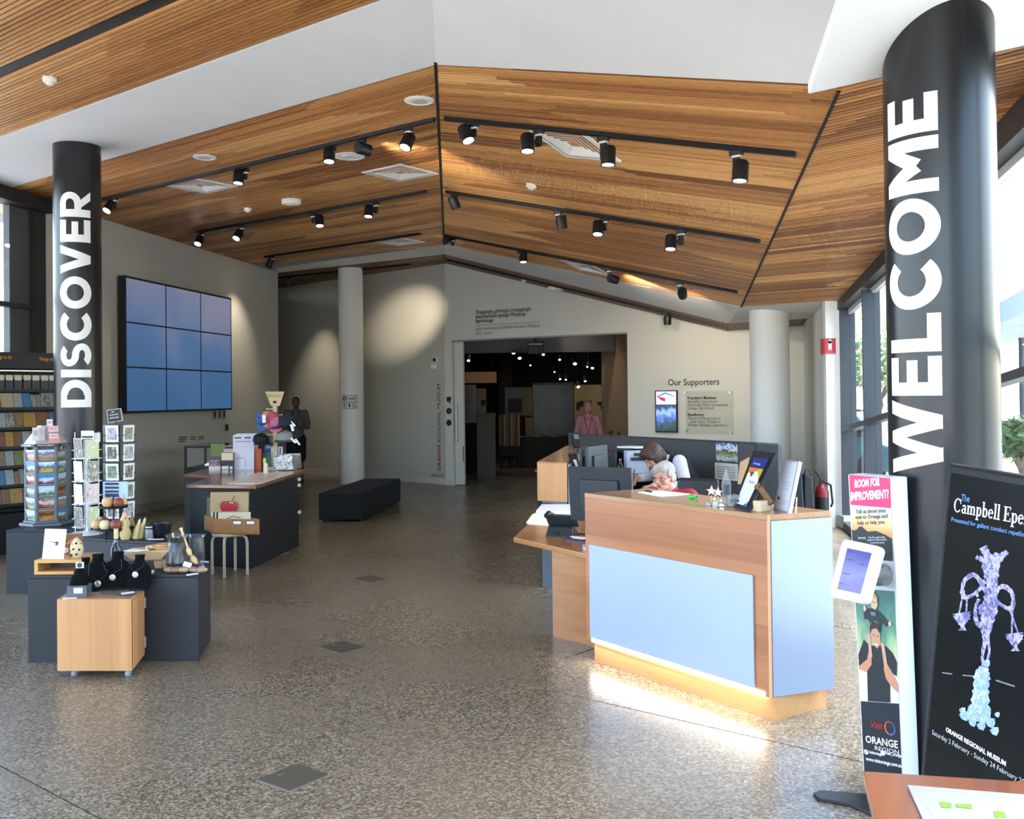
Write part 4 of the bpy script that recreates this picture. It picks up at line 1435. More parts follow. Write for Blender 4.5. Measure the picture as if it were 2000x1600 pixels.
t,a,c,zb = gbox('picture_panel','red and black striped picture panel at the left of the gallery','picture',895,752,930.5,826,22.6,picmat('red_landscape',['#7a2f2a','#1c1416','#54232a','#15110f','#6b3034'],2.5),.05)
MB().box(((a.x + c.x) / 2,22.62,zb - .25),(c.x - a.x,.06,.5)).build('dark_base',m_gd,t)
MB().box(((a.x + c.x) / 2,22.62,(zb - .5) / 2),(c.x - a.x,.05,max(.05,zb - .5))).build('support',m_gd,t)
t,a,c,zb = gbox('picture_panel','small tan panel with a dark window beside the red picture','picture',930,759,950,808,22.9,mat('panel_tan','#7d664d',.7),.05)
MB().box((a.x + .16,22.88,zb + .25),(.1,.02,.14)).build('window_print',m_gd,t)
MB().box(((a.x + c.x) / 2,22.93,zb / 2),(.05,.05,zb)).build('support',m_gd,t)
t,a,c,zb = gbox('plinth','grey green display plinth in the gallery, below the tan panel','plinth',931,809,968,900,21.6,mat('plinth_olive','#4b4a3f',.7),.4,0.0)
MB().box(((a.x + c.x) / 2,21.8,a.z + .01),(c.x - a.x + .03,.43,.02)).build('cap',m_gm,t)
t,a,c,zb = gbox('partition','dark narrow partition in the middle of the gallery','partition',974,700,1001,860,25.5,m_gd,.15,0.0)
MB().box(((a.x + c.x) / 2,25.55,.05),(c.x - a.x + .02,.2,.1)).build('base',m_black,t)
t,a,c,zb = gbox('projection_screen','grey screen panel above the timber cupboard in the gallery','screen',986,757,1026,812,24.9,mat('screen_grey','#3b3c3d',.5),.05)
MB().box(((a.x + c.x) / 2,24.89,(a.z + zb) / 2 - .1),(.36,.02,.35)).build('dark_image',m_gd,t)
for x in (a.x + .1,c.x - .1):
 MB().cyl((x,24.93,0),(x,24.93,zb),.02,n=8).build('leg',m_black,t)
# slatted cupboard
a,c = gy(974,811,23.9),gy(1016,871,23.9)
t = thing('slatted_cupboard','timber cupboard clad in upright boards in the gallery','cupboard',((a.x + c.x) / 2,24,0))
MB().box(((a.x + c.x) / 2,24.15,(a.z + .3) / 2),(c.x - a.x,.4,a.z - .3)).build('carcass',m_gd,t)
for k in range(9):
 x = a.x + (c.x - a.x) * (k + .5) / 9
 MB().box((x,23.93,(a.z + c.z) / 2),((c.x - a.x) / 9 - .012,.03,a.z - c.z)).build('board',mat('board_%d' % (k % 3),['#6a5440','#4b3a2c','#86705a'][k % 3],.7),t)
for x in (a.x + .04,c.x - .04):
 MB().box((x,24.1,.25),(.05,.05,.5)).build('leg',m_gd,t)
t,a,c,zb = gbox('banner_panel','tall narrow tan panel beside the dark mural','banner',1025,757,1040.5,848,26.4,mat('tan_banner','#8a7151',.7),.05,0.0)
MB().box(((a.x + c.x) / 2,26.39,1.2),(c.x - a.x - .03,.01,.05)).build('text_line',m_gd,t)
t,a,c,zb = gbox('mural','large dark mural with faint pale figures in the gallery','mural',1040.5,752,1121,850,26.6,picmat('mural_dark',['#090908','#100f0e','#141311','#2c2a27','#1c1a18'],5,bands=False),.06)
MB().box(((a.x + c.x) / 2,26.6,a.z + .03),(c.x - a.x + .05,.1,.05)).build('top_rail',m_black,t)
MB().box(((a.x + c.x) / 2,26.65,zb / 2),(c.x - a.x,.05,zb)).build('base',m_gd,t)
t,a,c,zb = gbox('partition','warm beige display wall behind the man in the pink shirt','partition',1121,752,1192,862,27.6,mat('beige_lit','#a58a67',.8),.12,0.0)
for k,(x0,y0,x1,y1) in enumerate(((1126,786,1132,800),(1131,783,1140,793),(1145,783,1156,790),(1167,785,1178,790),(1174,791,1179,800))):
 p,q = gy(x0,y0,27.55),gy(x1,y1,27.55)
 tag(MB().box(((p.x + q.x) / 2,27.57,(p.z + q.z) / 2),(q.x - p.x,.05,p.z - q.z)).build('framed_photo',m_gd),
  ['lowest left dark photo','upper left dark photo','middle dark photo','upper right dark photo','lowest right dark photo'][k] + ' on the beige gallery wall','picture','photos on the beige gallery wall')
t = thing('display_table','low black display table with papers in the gallery','table',(.9,24.6,0))
MB().box((.75,24.6,.72),(1.5,.7,.04)).build('top',m_gd,t)
for x in (.06,1.44):
 for y in (24.3,24.9):
  MB().box((x,y,.35),(.05,.05,.7)).build('leg',m_black,t)
MB().box((.75,24.28,.36),(1.4,.02,.66)).build('front_panel',m_gd,t)
for k in range(3):
 tag(MB().box((.2 + k * .4,24.5,.747),(.24,.2,.012),.2 * k).build('leaflet',mat('paper_dim','#8d8a80',.8)),['left','middle','right'][k] + ' one of three pale leaflets on the black gallery table','leaflet','leaflets on the gallery table')
t = thing('stool','small dark stool beside the slatted cupboard in the gallery','stool',(-.72,23.3,0))
MB().box((-.72,23.3,.66),(.34,.34,.05)).build('seat',m_gt,t)
for x in (-.87,-.57):
 for y in (23.15,23.45):
  MB().box((x,y,.32),(.04,.04,.64)).build('leg',m_gd,t)
# text and shelf objects on the warm wall
WGn = Vector((-5.1,-.95,0)).normalized()
WG = lambda x,y: gp(x,y,Vector((2.25,23.2,0)) + WGn * .004,WGn)
k = thing('wall_lettering','partly hidden dark lettering PI on the warm gallery wall at the doorway edge','lettering',WG(1224,790))
o_ = WG(1221.5,784)
put_text(MB(),'PIONEER',.16,o_,Vector((.95,-5.1,0)),up,None,.01,2).build('lettering',mat('brown_ink','#5c4630',.7),k)
for nm,x,y,r_,lb in (('wooden_bowl',1207,849,.12,'round brown bowl on the ledge of the warm gallery wall'),('wooden_box',1223,849,.1,'brown box with a small figure on the ledge of the warm gallery wall')):
 c = WG(x,y) + WGn * .1
 k = thing(nm,lb,nm.split('_')[1],(c.x,c.y,c.z))
 if nm == 'wooden_bowl':
  MB().ell((c.x,c.y,c.z + .02),(r_,r_,.1)).build('bowl',mat('bowl_brown','#6b4630',.6),k,smooth=True)
  MB().cyl((c.x,c.y,c.z - .1),(c.x,c.y,c.z - .06),.06).build('foot',m_gd,k)
 else:
  MB().box((c.x,c.y,c.z - .02),(.2,.14,.14)).build('box',mat('bowl_brown','#6b4630',.6),k)
  MB().lathe([(.05,.05),(.06,.1),(.03,.14),(.045,.19),(0,.23)],(c.x,c.y,c.z),14).build('figure',m_gt,k,smooth=True)
lg = wall('wall_gallery_ledge',(2.48,21.9),(2.75,20.5),.72,.76,.0,m_gt,1) if False else None
led = MB().hexa([(2.30,22.6,.74),(2.08,22.56,.74),(2.40,20.8,.74),(2.62,20.85,.74)][::-1],[(2.30,22.6,.78),(2.08,22.56,.78),(2.40,20.8,.78),(2.62,20.85,.78)][::-1]).build('ledge',m_gt)
tag(led,'narrow timber ledge on the warm gallery wall','shelf')
k = thing('wall_bracket','brown upright rail with a looped cord high on the warm gallery wall','rail',WG(1214,715))
a_,c_ = WG(1211,667),WG(1216,712)
MB().tube([a_,(a_ + c_) / 2,c_],.05,8).build('rail',mat('bowl_brown','#6b4630',.6),k)
MB().tube([WG(1226,670),WG(1226,700),WG(1222,712),WG(1216,716)],.008,6).build('cord',m_black,k)
# projector and gallery spotlights
pj = thing('projector','black hanging projector box in the gallery just inside the doorway','projector',gy(1047,688,21.2))
a,c = gy(1031,667,21.2),gy(1062,691,21.2)
MB().box(((a.x + c.x) / 2,21.35,(a.z + c.z) / 2),(c.x - a.x,.3,a.z - c.z)).build('housing',m_black,pj,bevel=.01)
MB().box(((a.x + c.x) / 2,21.19,a.z - .06),(c.x - a.x - .04,.02,.015)).build('trim_strip',hm,pj)
MB().cyl(((a.x + c.x) / 2,21.35,a.z),((a.x + c.x) / 2,21.35,4.06),.03,n=10).build('pole',m_black,pj)
m_gl = mat('gallery_lamp','#ffeccb',.3,emit=7.0)
n_ = 0
GORD = ['first','second','third','fourth','fifth','sixth','seventh','eighth','ninth','tenth','eleventh','twelfth','thirteenth','fourteenth','fifteenth','sixteenth','seventeenth','eighteenth']
for x,y,r_ in sorted([(915,705,.05),(1003,690,.06),(1015,700,.07),(1048,689,.1),(1061,693,.05),(1095,682,.08),(1093,703,.045),(1123,711,.07),(1147,717,.035),(1157,719.5,.05),(1094,741,.04),(1105,742,.035),(1143,745,.045),(1129.5,756,.065),(1178,754,.06),(1036,714,.03),(1083,727,.03),(1183,727,.035)]):
 Yd = 23.2 + (n_ * 7 % 5) * .75 if y < 735 else 26.2
 n_ += 1
 c = gy(x,y,Yd)
 t = thing('gallery_spotlight','%s small lit spotlight under the black gallery ceiling, counted from the left' % GORD[n_ - 1],'spotlight',c,group='spotlights in the dark gallery')
 d = Vector((.1 * ((n_ % 5) - 2),-.75,-1)).normalized()
 MB().cyl(c - d * .16,c - d * .005,r_ * .95,n=14).build('head',m_black,t,smooth=True)
 MB().cyl(c - d * .006,c,r_ * .62,n=14).build('lens',m_gl,t)
 MB().cyl(c - d * .12,(c.x,c.y + .12,4.06),.006,n=6).build('stem',m_dark,t)
lamp((1.9,24.6,3.6),0,25,80,(2.2,27.6,1.2))
lamp((.9,21.5,3.7),0,9,60,(2.4,22.3,1.6),(1,.8,.58))
lamp((1.3,17.0,3.4),0,0.01,50,(1.45,18.9,1.3))
lamp((-.5,22.6,3.7),0,14,70,(-.6,24.0,1.6))
# ================================================================== RECEPTION DESK
up = Vector((0,0,1))
m_vs_ = None
dA,dB,dC,dD = Vector((.476,6.592,0)),Vector((1.355,5.292,0)),Vector((1.747,5.443,0)),Vector((.948,6.866,0))
fdir = (dB - dA).normalized()
frz = math.atan2(fdir.y,fdir.x)
fn = Vector((fdir.y,-fdir.x,0))
fn = fn if fn.y < 0 else -fn
edir = (dC - dB).normalized()
en = Vector((edir.y,-edir.x,0))
en = en if en.x > 0 else -en
m_dw = wood('desk_timber','#b87a50','#955a36',frz,'h',.16,.4,.2)
m_dtop = wood('desk_top_timber','#b98a5c','#9c6c43',frz,'h',.2,.22,.5)
m_dpl = wood('desk_plinth_timber','#c99862','#a97748',frz,'h',.3,.45,.1)
m_low = wood('counter_timber','#b87f4b','#96602f',frz,'h',.18,.25,.4)
m_ply = wood('box_timber','#d5a268','#bd8450',.1,'v',.12,.45,.1)
m_silver = mat('silver_panel','#a9b5ca',.42,metal=.3,var=.04,scale=3)
m_silver2 = mat('silver_panel_edge','#c9ced6',.3,metal=.5)
fp = lambda x,y,off=0.0: gp(x,y,dA + fn * off,fn)
desk = thing('reception_desk','high timber reception desk with a pale blue silver front panel and lit base','desk',(1.1,6.0,0))
ZT = 1.10
pl = lambda pts,z: [Vector((p.x,p.y,z)) for p in pts]
quad = [dA,dB,dC,dD]
MB().hexa(pl(quad,.125),pl(quad,ZT - .03)).build('body',m_dw,desk,bevel=.002)
MB().hexa(pl([dA + fn * .002,dB + fn * .002 + en * .002,dC + en * .002,dD],ZT - .03),pl([dA + fn * .002,dB + fn * .002 + en * .002,dC + en * .002,dD],ZT)).build('top',m_dtop,desk,bevel=.002)
a,b,c,d = fp(1150,1063,.012),fp(1470,1125,.012),fp(1472,1353,.012),fp(1152.5,1254,.012)
zt0,zb0 = (a.z + b.z) / 2,.155
a,b = Vector((a.x,a.y,0)),Vector((b.x,b.y,0))
MB().hexa([a + up * zb0 - fn * .012,b + up * zb0 - fn * .012,b + up * zb0,a + up * zb0],[a + up * zt0 - fn * .012,b + up * zt0 - fn * .012,b + up * zt0,a + up * zt0]).build('front_panel',m_silver,desk,bevel=.002)
e0,e1 = dB + edir * .02 + en * .008,dC + en * .008
MB().hexa([e0 + up * .127 - en * .008,e1 + up * .127 - en * .008,e1 + up * .127,e0 + up * .127],[e0 + up * (ZT - .035) - en * .008,e1 + up * (ZT - .035) - en * .008,e1 + up * (ZT - .035),e0 + up * (ZT - .035)]).build('end_panel',mat('silver_end_panel','#98a5bd',.36,metal=.65),desk,bevel=.002)
MB().hexa([dB + up * .127 - en * .02,dB + edir * .018 + up * .127,dB + edir * .018 + up * .127 + en * .004,dB + up * .127 + en * .004],[dB + up * ZT - en * .02,dB + edir * .018 + up * ZT,dB + edir * .018 + up * ZT + en * .004,dB + up * ZT + en * .004]).build('edge_strip',mat('timber_edge','#d9a77c',.5),desk)
pq_ = [dA - fn * .045 + fdir * .035,dB - fn * .045 - en * .0 - fdir * .0,dC - en * .05 - fdir * .0 + Vector((0,.04,0)),dD - en * .05]
pz = [Vector((.524,6.52,0)),Vector((1.36,5.278,0)) - fn * .03,Vector((1.742,5.50,0)) - en * .03,Vector((.96,6.8,0))]
MB().hexa(pl(pz,0),pl(pz,.125)).build('plinth',m_dpl,desk)
l0,l1 = dA + fdir * .06 + fn * .004,dB - fdir * .03 + fn * .004
MB().hexa([l0 + up * .124 - fn * .03,l1 + up * .124 - fn * .03,l1 + up * .124,l0 + up * .124],[l0 + up * .15 - fn * .03,l1 + up * .15 - fn * .03,l1 + up * .150,l0 + up * .150]).build('led_strip',mat('led_warm','#fff0d8',.3,emit=6.0),desk)
m_ = (l0 + l1) / 2 + fn * .02
ledl = bpy.data.lights.new('led_light','AREA')
ledl.shape,ledl.size,ledl.size_y,ledl.energy,ledl.color = 'RECTANGLE',(l1 - l0).length * .98,.03,1.0,(1,.9,.74)
lo = bpy.data.objects.new('led_light',ledl)
COL.objects.link(lo)
lo.location = m_ + up * .118
zax = -(fn * .55 - up).normalized()
xax = fdir
yax = zax.cross(xax)
lo.rotation_euler = Matrix((xax,yax,zax)).transposed().to_euler()
# low L-shaped counter
LZ = .69
p0,p1 = gz(1003,1050,LZ),gz(1150,1083,LZ)
low = thing('low_counter','low L-shaped timber counter joined to the left of the reception desk','counter',(.6,7.6,0))
ld = Vector((.135,1,0)).normalized()
lp = [p0,p0 + (p1 - p0) * 1.02 + fn * -.02,dD + Vector((.05,-.05,0)),dD + Vector((.1,.5,0)),Vector((1.05,8.6,0)),Vector((1.5,12.0,0)),Vector((.86,12.7,0)),p0 + ld * 1.9 + Vector((.09,0,0))]
lpts = [(p.x,p.y) for p in (p0,p0 + (dA - p0) * 0 + (p1 - p0),dD + Vector((0,-.1,0)),Vector((1.0,7.75,0)),Vector((.98,9.0,0)),Vector((1.42,12.3,0)),Vector((.78,12.75,0)),p0 + ld * 2.4 + Vector((.06,0,0)))]
MB().prism(lpts,LZ - .035,LZ).build('top',m_low,low,bevel=.003)
q0,q1 = gz(1080,1243),gz(1163,1264)
q1 = q0 + (q1 - q0) * 1.3
fw = (q1 - q0).normalized()
bk_ = Vector((-fw.y,fw.x,0))
bk_ = bk_ if bk_.y > 0 else -bk_
MB().hexa([q0,q1,q1 + bk_ * .04,q0 + bk_ * .04],[p + up * (LZ - .036) for p in (q0,q1,q1 + bk_ * .04,q0 + bk_ * .04)]).build('front_board',m_low,low)
g0,g1 = gz(1060,1147),gz(1079,1147)
MB().hexa([g0,g1 + Vector((.05,0,0)),g1 + Vector((.05,.04,0)),g0 + Vector((0,.04,0))],[p + up * (LZ - .036) for p in (g0,g1 + Vector((.05,0,0)),g1 + Vector((.05,.04,0)),g0 + Vector((0,.04,0)))]).build('side_panel',mat('panel_slate','#5d6673',.5),low)
MB().hexa([g0 + Vector((.02,.05,0)),g0 + Vector((.06,.05,0)),Vector((.85,12.6,0)),Vector((.81,12.6,0))],[p + up * (LZ - .036) for p in (g0 + Vector((.02,.05,0)),g0 + Vector((.06,.05,0)),Vector((.85,12.6,0)),Vector((.81,12.6,0)))]).build('side_panel',mat('panel_slate','#5d6673',.5),low)
# raised box along the side counter
bx0,bx1 = gz(1049,902,1.1),gz(1107,904,1.1)
bxe = gz(1112,868,1.1)
bdir = (bxe - bx0).normalized()
BL = 3.1
bx = thing('counter_box','long pale timber box ledge raised over the side counter','cabinet',(bx0.x + .15,bx0.y,LZ))
bb = [Vector((p.x,p.y,0)) for p in (bx0,bx1,bx1 + bdir * BL,bx0 + bdir * BL)]
MB().hexa(pl(bb,.715),pl(bb,1.085)).build('body',m_ply,bx,bevel=.003)
MB().hexa(pl(bb,1.085),pl(bb,1.1)).build('top',m_low,bx)
rb = [bb[0] + Vector((.05,.05,0)),bb[1] + Vector((.0,.05,0)),bb[2],bb[3] + Vector((.05,0,0))]
MB().hexa(pl(rb,LZ),pl(rb,.715)).build('riser',mat('riser_grey','#7c8794',.4),bx)
sb = [bb[1] + Vector((.012,.02,0)),bb[1] + Vector((.03,.02,0)),bb[2] + Vector((.03,0,0)),bb[2] + Vector((.012,0,0))]
MB().hexa(pl(sb,LZ),pl(sb,1.08)).build('inner_panel',mat('panel_steel_blue','#8fa0b5',.35,metal=.3),bx)
# grey screen and the work desk behind
sA,sB = gz(1110,846,1.24),gz(1476,864.5,1.24)
sC = sB + Vector((.1,-.25,0))
scn = thing('desk_screen','long dark grey fabric privacy screen behind the reception staff','screen',((sA + sB) / 2).xy.to_3d())
sdv = Vector(((sB - sA).x,(sB - sA).y,0)).normalized()
snn = Vector((sdv.y,-sdv.x,0))
snn = snn if snn.y < 0 else -snn
m_scr = mat('screen_fabric','#4c4d4f',.8,var=.08,scale=40)
def slab(a,b,z0,z1,th,nrm,nm,m,par,bev=0.0):
 a,b = Vector((a.x,a.y,0)),Vector((b.x,b.y,0))
 return MB().hexa([a + up * z0,b + up * z0,b + up * z0 - nrm * th,a + up * z0 - nrm * th],[a + up * z1,b + up * z1,b + up * z1 - nrm * th,a + up * z1 - nrm * th]).build(nm,m,par,bevel=bev)
slab(sA,sB,0,1.235,.05,snn,'panel',m_scr,scn)
slab(sB,sB + sdv * .32,0,1.225,.05,snn,'end_panel',m_scr,scn)
slab(sA,sB + sdv * .32,1.225,1.24,.054,snn,'cap_rail',mat('screen_cap','#5e6062',.5),scn)
slab(sB - sdv * .01,sB + sdv * .01,.0,1.24,.056,snn,'joint_post',mat('screen_cap','#5e6062',.5),scn)
wdsk = thing('work_desk','timber work desk below the grey privacy screen','desk',(1.9,10.9,0))
wq = [Vector((p.x,p.y,0)) for p in (sA + sdv * .35 + snn * .01,sA + sdv * 2.15 + snn * .01,sA + sdv * 2.15 + snn * .74,sA + sdv * .35 + snn * .74)]
DZ = .80
MB().hexa(pl(wq,DZ - .03),pl(wq,DZ)).build('top',m_low,wdsk)
for p in (wq[2] - sdv * .1 + Vector((0,.06,0)),wq[3] + sdv * .1 + Vector((0,.06,0)),(wq[2] + wq[3]) / 2 + Vector((0,.06,0))):
 MB().box((p.x,p.y,DZ / 2 - .015),(.05,.05,DZ - .03)).build('leg',m_blackm,wdsk)
# ---- things on the counters
m_paper = mat('paper_white','#f1f1f4',.7)
m_plas = mat('black_plastic','#1d2126',.38)
m_plas2 = mat('charcoal_plastic','#2c3238',.45)
def monitor(label,c,w,h,rz,zb,tilt=0.0,stand=True,m=None,name='monitor'):
 """c = plan position, rz = direction the BACK faces is -y rotated by rz"""
 t = thing(name,label,'monitor',(c[0],c[1],zb),rz)
 m = m or m_plas
 R_ = Matrix.Translation((0,0,.14 + h / 2)) @ Matrix.Rotation(tilt,4,'X')
 MB().box(None,(w,.03,h),mx=R_).build('housing',m,t,local=True,bevel=.006)
 MB().box(None,(w * .6,.03,h * .6),mx=R_ @ Matrix.Translation((0,-.025,-.01))).build('back_cover',m_plas2,t,local=True,bevel=.01)
 MB().box(None,(w - .02,.004,h - .02),mx=R_ @ Matrix.Translation((0,.017,0))).build('screen',mat('screen_glow','#3a4656',.2,emit=.15),t,local=True)
 if stand:
  MB().box((0,.0,.1),(.07,.03,.2)).build('neck',m_plas2,t,local=True,bevel=.005)
  MB().box((0,.02,.008),(.24,.18,.016)).build('base',m_plas2,t,local=True,bevel=.006)
 return t
ma_,mb_ = gy(1112,980,7.3),gy(1238,985,7.05)
mc = (ma_ + mb_) / 2
monitor('wide black monitor seen from behind on the low counter, in front of the seated woman',(mc.x,mc.y),.50,.40,math.atan2((mb_ - ma_).y,(mb_ - ma_).x),LZ,.10)
m_frontmon = None
# desk telephone
pc = gz(1100,1047,LZ)
ph = thing('desk_phone','black desk telephone on the low counter beside the papers','telephone',pc,-.45)
MB().hexa([(-.11,-.09,0),(.11,-.09,0),(.11,.08,0),(-.11,.08,0)],[(-.1,-.055,.075),(.1,-.055,.075),(.1,-.03,.085),(-.1,-.03,.085)]).build('base_wedge',m_plas,ph,local=True,bevel=.005)
q = Matrix.Translation((0,-.02,.12)) @ Matrix.Rotation(math.radians(40),4,'X')
MB().box(None,(.25,.02,.12),mx=q).build('body',m_plas2,ph,local=True,bevel=.008)
MB().box(None,(.1,.004,.05),mx=q @ Matrix.Translation((.03,.012,.02))).build('display',mat('lcd_grey','#6d7a7c',.2),ph,local=True)
MB().tube([(-.1,.05,.11),(-.1,.02,.15),(-.1,-.04,.17),(-.1,-.08,.155)],.022,10).build('handset',m_plas,ph,local=True,smooth=True)
MB().box(None,(.03,.005,.02),mx=Matrix.Translation((-.02,-.088,.03)) @ Matrix.Rotation(.25,4,'X')).build('socket_cover',m_blackm,ph,local=True)
MB().tube([(.05,.06,.02),(.16,.05,.012),(.2,-.02,.01),(.15,-.06,.01)],.006,6).build('cord',m_plas,ph,local=True,smooth=True)
def sheet_on(name,label,cat,pts,z,m,th=.004,group=None):
 P = [Vector((p.x,p.y,0)) for p in pts]
 o = MB().prism([(p.x,p.y) for p in P],z,z + th).build(name,m)
 return tag(o,label,cat,group)
g_ = lambda *ps,z=LZ: [gz(x,y,z) for x,y in ps]
sheet_on('paper_stack','white stack of forms on the low counter under the timber box','paper',g_((1058,989),(1113,989),(1115,1006),(1047,1002)),LZ,m_paper,.02)
sheet_on('paper_sheet','wide white sheet at the front of the low counter, left of the phone','paper',g_((1046,1003),(1112,1008),(1085,1028),(1028,1023)),LZ,m_paper,.006)
fo = sheet_on('notepad','pale yellow pad edge sticking out left of the white sheets','notepad',g_((1040,1006),(1046,1004),(1034,1018),(1029,1021)),LZ,mat('pad_yellow','#e6e8b0',.7),.01)
sheet_on('folder','dark blue folder on the low counter beside the phone','folder',g_((1106,1049),(1146,1051),(1146,1062),(1104,1056)),LZ,mat('folder_blue','#3a3550',.5),.012)
sheet_on('paper_sheet','pale sheet lying on the dark blue folder','paper',g_((1112,1047),(1145,1050),(1145,1055),(1118,1051),z=LZ + .013),LZ + .0125,mat('paper_pink','#e9d2c4',.7),.003)
sheet_on('card_holder','small grey card holder at the edge of the low counter by the front panel','holder',g_((1138,1069),(1149,1071),(1149,1076),(1139,1074)),LZ,mat('holder_grey','#a8adb5',.4),.02)
# items on the desk behind (between the monitors and the screen)
dk = lambda x,y,z=DZ: gz(x,y,z)
def wq_on(x,y):
 return gz(x,y,DZ)
monitor('slim black monitor seen edge-on, left of the pump bottle on the side counter',(gy(1141,900,10.0).x,10.0),.42,.40,1.35,LZ,0)
monitor('tall dark monitor tilted, second from the left on the side counter',(gy(1167,900,9.8).x,9.8),.46,.42,1.05,LZ,-.05,m=m_plas2)
c = gy(1125,870,11.4)
et = thing('payment_terminal','small black card terminal on the timber box ledge by the screen','terminal',(c.x,c.y,1.1),.5)
MB().box(None,(.08,.05,.17),mx=Matrix.Translation((0,0,.13)) @ Matrix.Rotation(-.5,4,'X')).build('body',m_plas,et,local=True,bevel=.006)
MB().box(None,(.06,.004,.06),mx=Matrix.Translation((0,0,.13)) @ Matrix.Rotation(-.5,4,'X') @ Matrix.Translation((0,-.028,.035))).build('screen',mat('lcd_grey','#6d7a7c',.2),et,local=True)
MB().cyl((0,0,0),(0,.0,.1),.03).build('stand',m_plas,et,local=True)
# computer tower / dark box
c0,c1 = gy(1180,938,11.2),gy(1206,882,11.2)
ct = thing('computer_tower','black computer tower on the work desk beside the drink bottle','computer',((c0.x + c1.x) / 2,11.3,DZ))
MB().box(((c0.x + c1.x) / 2,11.4,(DZ + c1.z) / 2),(c1.x - c0.x,.36,c1.z - DZ)).build('case',m_plas,ct,bevel=.004)
MB().box((c1.x - .02,11.215,(DZ + c1.z) / 2),(.008,.01,c1.z - DZ - .02)).build('trim_strip',mat('trim_grey','#5b6168',.4),ct)
# drink bottle
c = gz(1212,941,DZ)
bt = thing('drink_bottle','cola bottle with red label and red cap on the work desk','bottle',c)
S = 1.0
MB().lathe([(0,0),(.033,0),(.036,.02),(.036,.12),(.034,.15),(.022,.19),(.013,.215),(.013,.235)],c,20).build('body',mat('cola','#1d0d08',.08,spec=.8),bt,smooth=True)
MB().lathe([(.0365,.07),(.037,.072),(.037,.135),(.0365,.137)],c,20).build('label',mat('label_red','#c3202f',.4),bt,smooth=True)
MB().lathe([(.0155,.232),(.0155,.25),(0,.25)],c,16).build('cap',mat('cap_pink','#d46a62',.4),bt)
# pump bottle
c = gz(1184,943,DZ)
pb_ = thing('pump_bottle','clear sanitiser bottle with a white pump on the work desk','bottle',c)
MB().lathe([(0,0),(.035,0),(.037,.01),(.037,.1),(.02,.12),(.014,.13)],c,18).build('bottle',glassmat('clear_plastic','#eef2f4',.9,.12),pb_,smooth=True)
MB().lathe([(.02,.125),(.02,.15),(.008,.155),(.008,.19),(0,.19)],c,14).cyl((c.x - .045,c.y,c.z + .185),(c.x + .01,c.y,c.z + .19),.008,n=8).build('pump',m_wht,pb_)
# printer
c0,c1 = gy(1224,922,11.0),gy(1268,882,11.0)
pt = thing('printer','white printer with dark paper slots under the privacy screen','printer',((c0.x + c1.x) / 2,11.0,DZ))
MB().box(((c0.x + c1.x) / 2,11.14,(DZ + c1.z) / 2),(c1.x - c0.x,.3,c1.z - DZ)).build('case',mat('printer_blue_white','#c6d2e6',.4),pt,bevel=.012)
for x0,y0,x1,y1 in ((1238,885,1262,891),(1232,894,1262,900)):
 p,q = gy(x0,y0,10.98),gy(x1,y1,10.98)
 MB().box(((p.x + q.x) / 2,10.99,(p.z + q.z) / 2),(q.x - p.x,.02,p.z - q.z)).build('paper_slot',m_frame,pt)
MB().box(((c0.x + c1.x) / 2,10.94,DZ + .09),(c1.x - c0.x - .06,.1,.01)).build('tray',m_wht,pt)
sh = slab(gy(1205,883,11.5),gy(1245,883,11.3),1.135,1.155,.2,snn,'file_tray',m_paper,None)
tag(sh,'white sheet edge on the shelf above the printer, against the screen','paper')
tag(slab(gy(1206,890,11.45),gy(1224,890,11.35),DZ,1.135,.22,snn,'document_rack',m_plas,None),'black document rack under the white sheet, left of the printer','rack')
nbk = thing('open_notebook','open cream writing book under the hand of the bent woman','notebook',gz(1232,938,DZ))
for s_ in (-1,1):
 c = gz(1234,938,DZ) + sdv * (.13 * s_)
 MB().box((c.x,c.y,DZ + .006),(.24,.3,.012),math.atan2(sdv.y,sdv.x)).build('page',mat('cream_page','#d8d3bd',.7),nbk,bevel=.003)
kt = thing('cable_bundle','tangle of black cables and a grey handset behind the front monitor','cables',gz(1165,942,DZ))
mb1 = MB()
for k in range(5):
 b_ = gz(1158 + k * 6,943,LZ)
 mb1.tube([b_ + Vector((.1 * math.sin(k + i),.1 * math.cos(2 * k + i),.02 + .05 * i % .16)) for i in range(6)],.007,6)
tag(mb1.build('cable',m_plas,kt,smooth=True),kind='stuff')
MB().box(gz(1166,934,LZ + .2) + Vector((0,0,0)),(.14,.06,.03),.3).build('handset',mat('handset_grey','#8b9096',.4),kt,bevel=.01)
MB().box(gz(1166,934,LZ + .2) - Vector((0,0,.105)),(.1,.1,.18),.3).build('charger_base',m_plas,kt,bevel=.01)
fb = thing('ring_binder','black ring binder with a white spine leaning on the side counter','binder',gz(1128,935,LZ))
a_,b_ = gy(1119,888,9.9),gy(1134,938,9.8)
MB().hexa([b_ + Vector((-.05,0,0)),b_ + Vector((.03,0,0)),b_ + Vector((.05,.25,0)),b_ + Vector((-.03,.25,0))],[a_ + Vector((-.05,0,0)),a_ + Vector((.03,0,0)),a_ + Vector((.05,.25,0)),a_ + Vector((-.03,.25,0))]).build('cover',m_plas,fb)
a2,b2 = a_ + Vector((.0,-.005,-.02)),b_ + Vector((.0,-.005,.03))
MB().hexa([b2 + Vector((-.012,0,0)),b2 + Vector((.02,0,0)),b2 + Vector((.02,.004,0)),b2 + Vector((-.012,.004,0))],[a2 + Vector((-.012,0,0)),a2 + Vector((.02,0,0)),a2 + Vector((.02,.004,0)),a2 + Vector((-.012,.004,0))]).build('spine_label',m_paper,fb)
rp = thing('pen_pot','small red pot with pens on the side counter behind the front monitor','pot',gz(1131,943,LZ))
c = gz(1131,943,LZ)
MB().lathe([(0,0),(.03,0),(.033,.07),(.028,.07),(.026,.01)],c,16).build('pot',mat('pot_red','#b3342f',.5),rp)
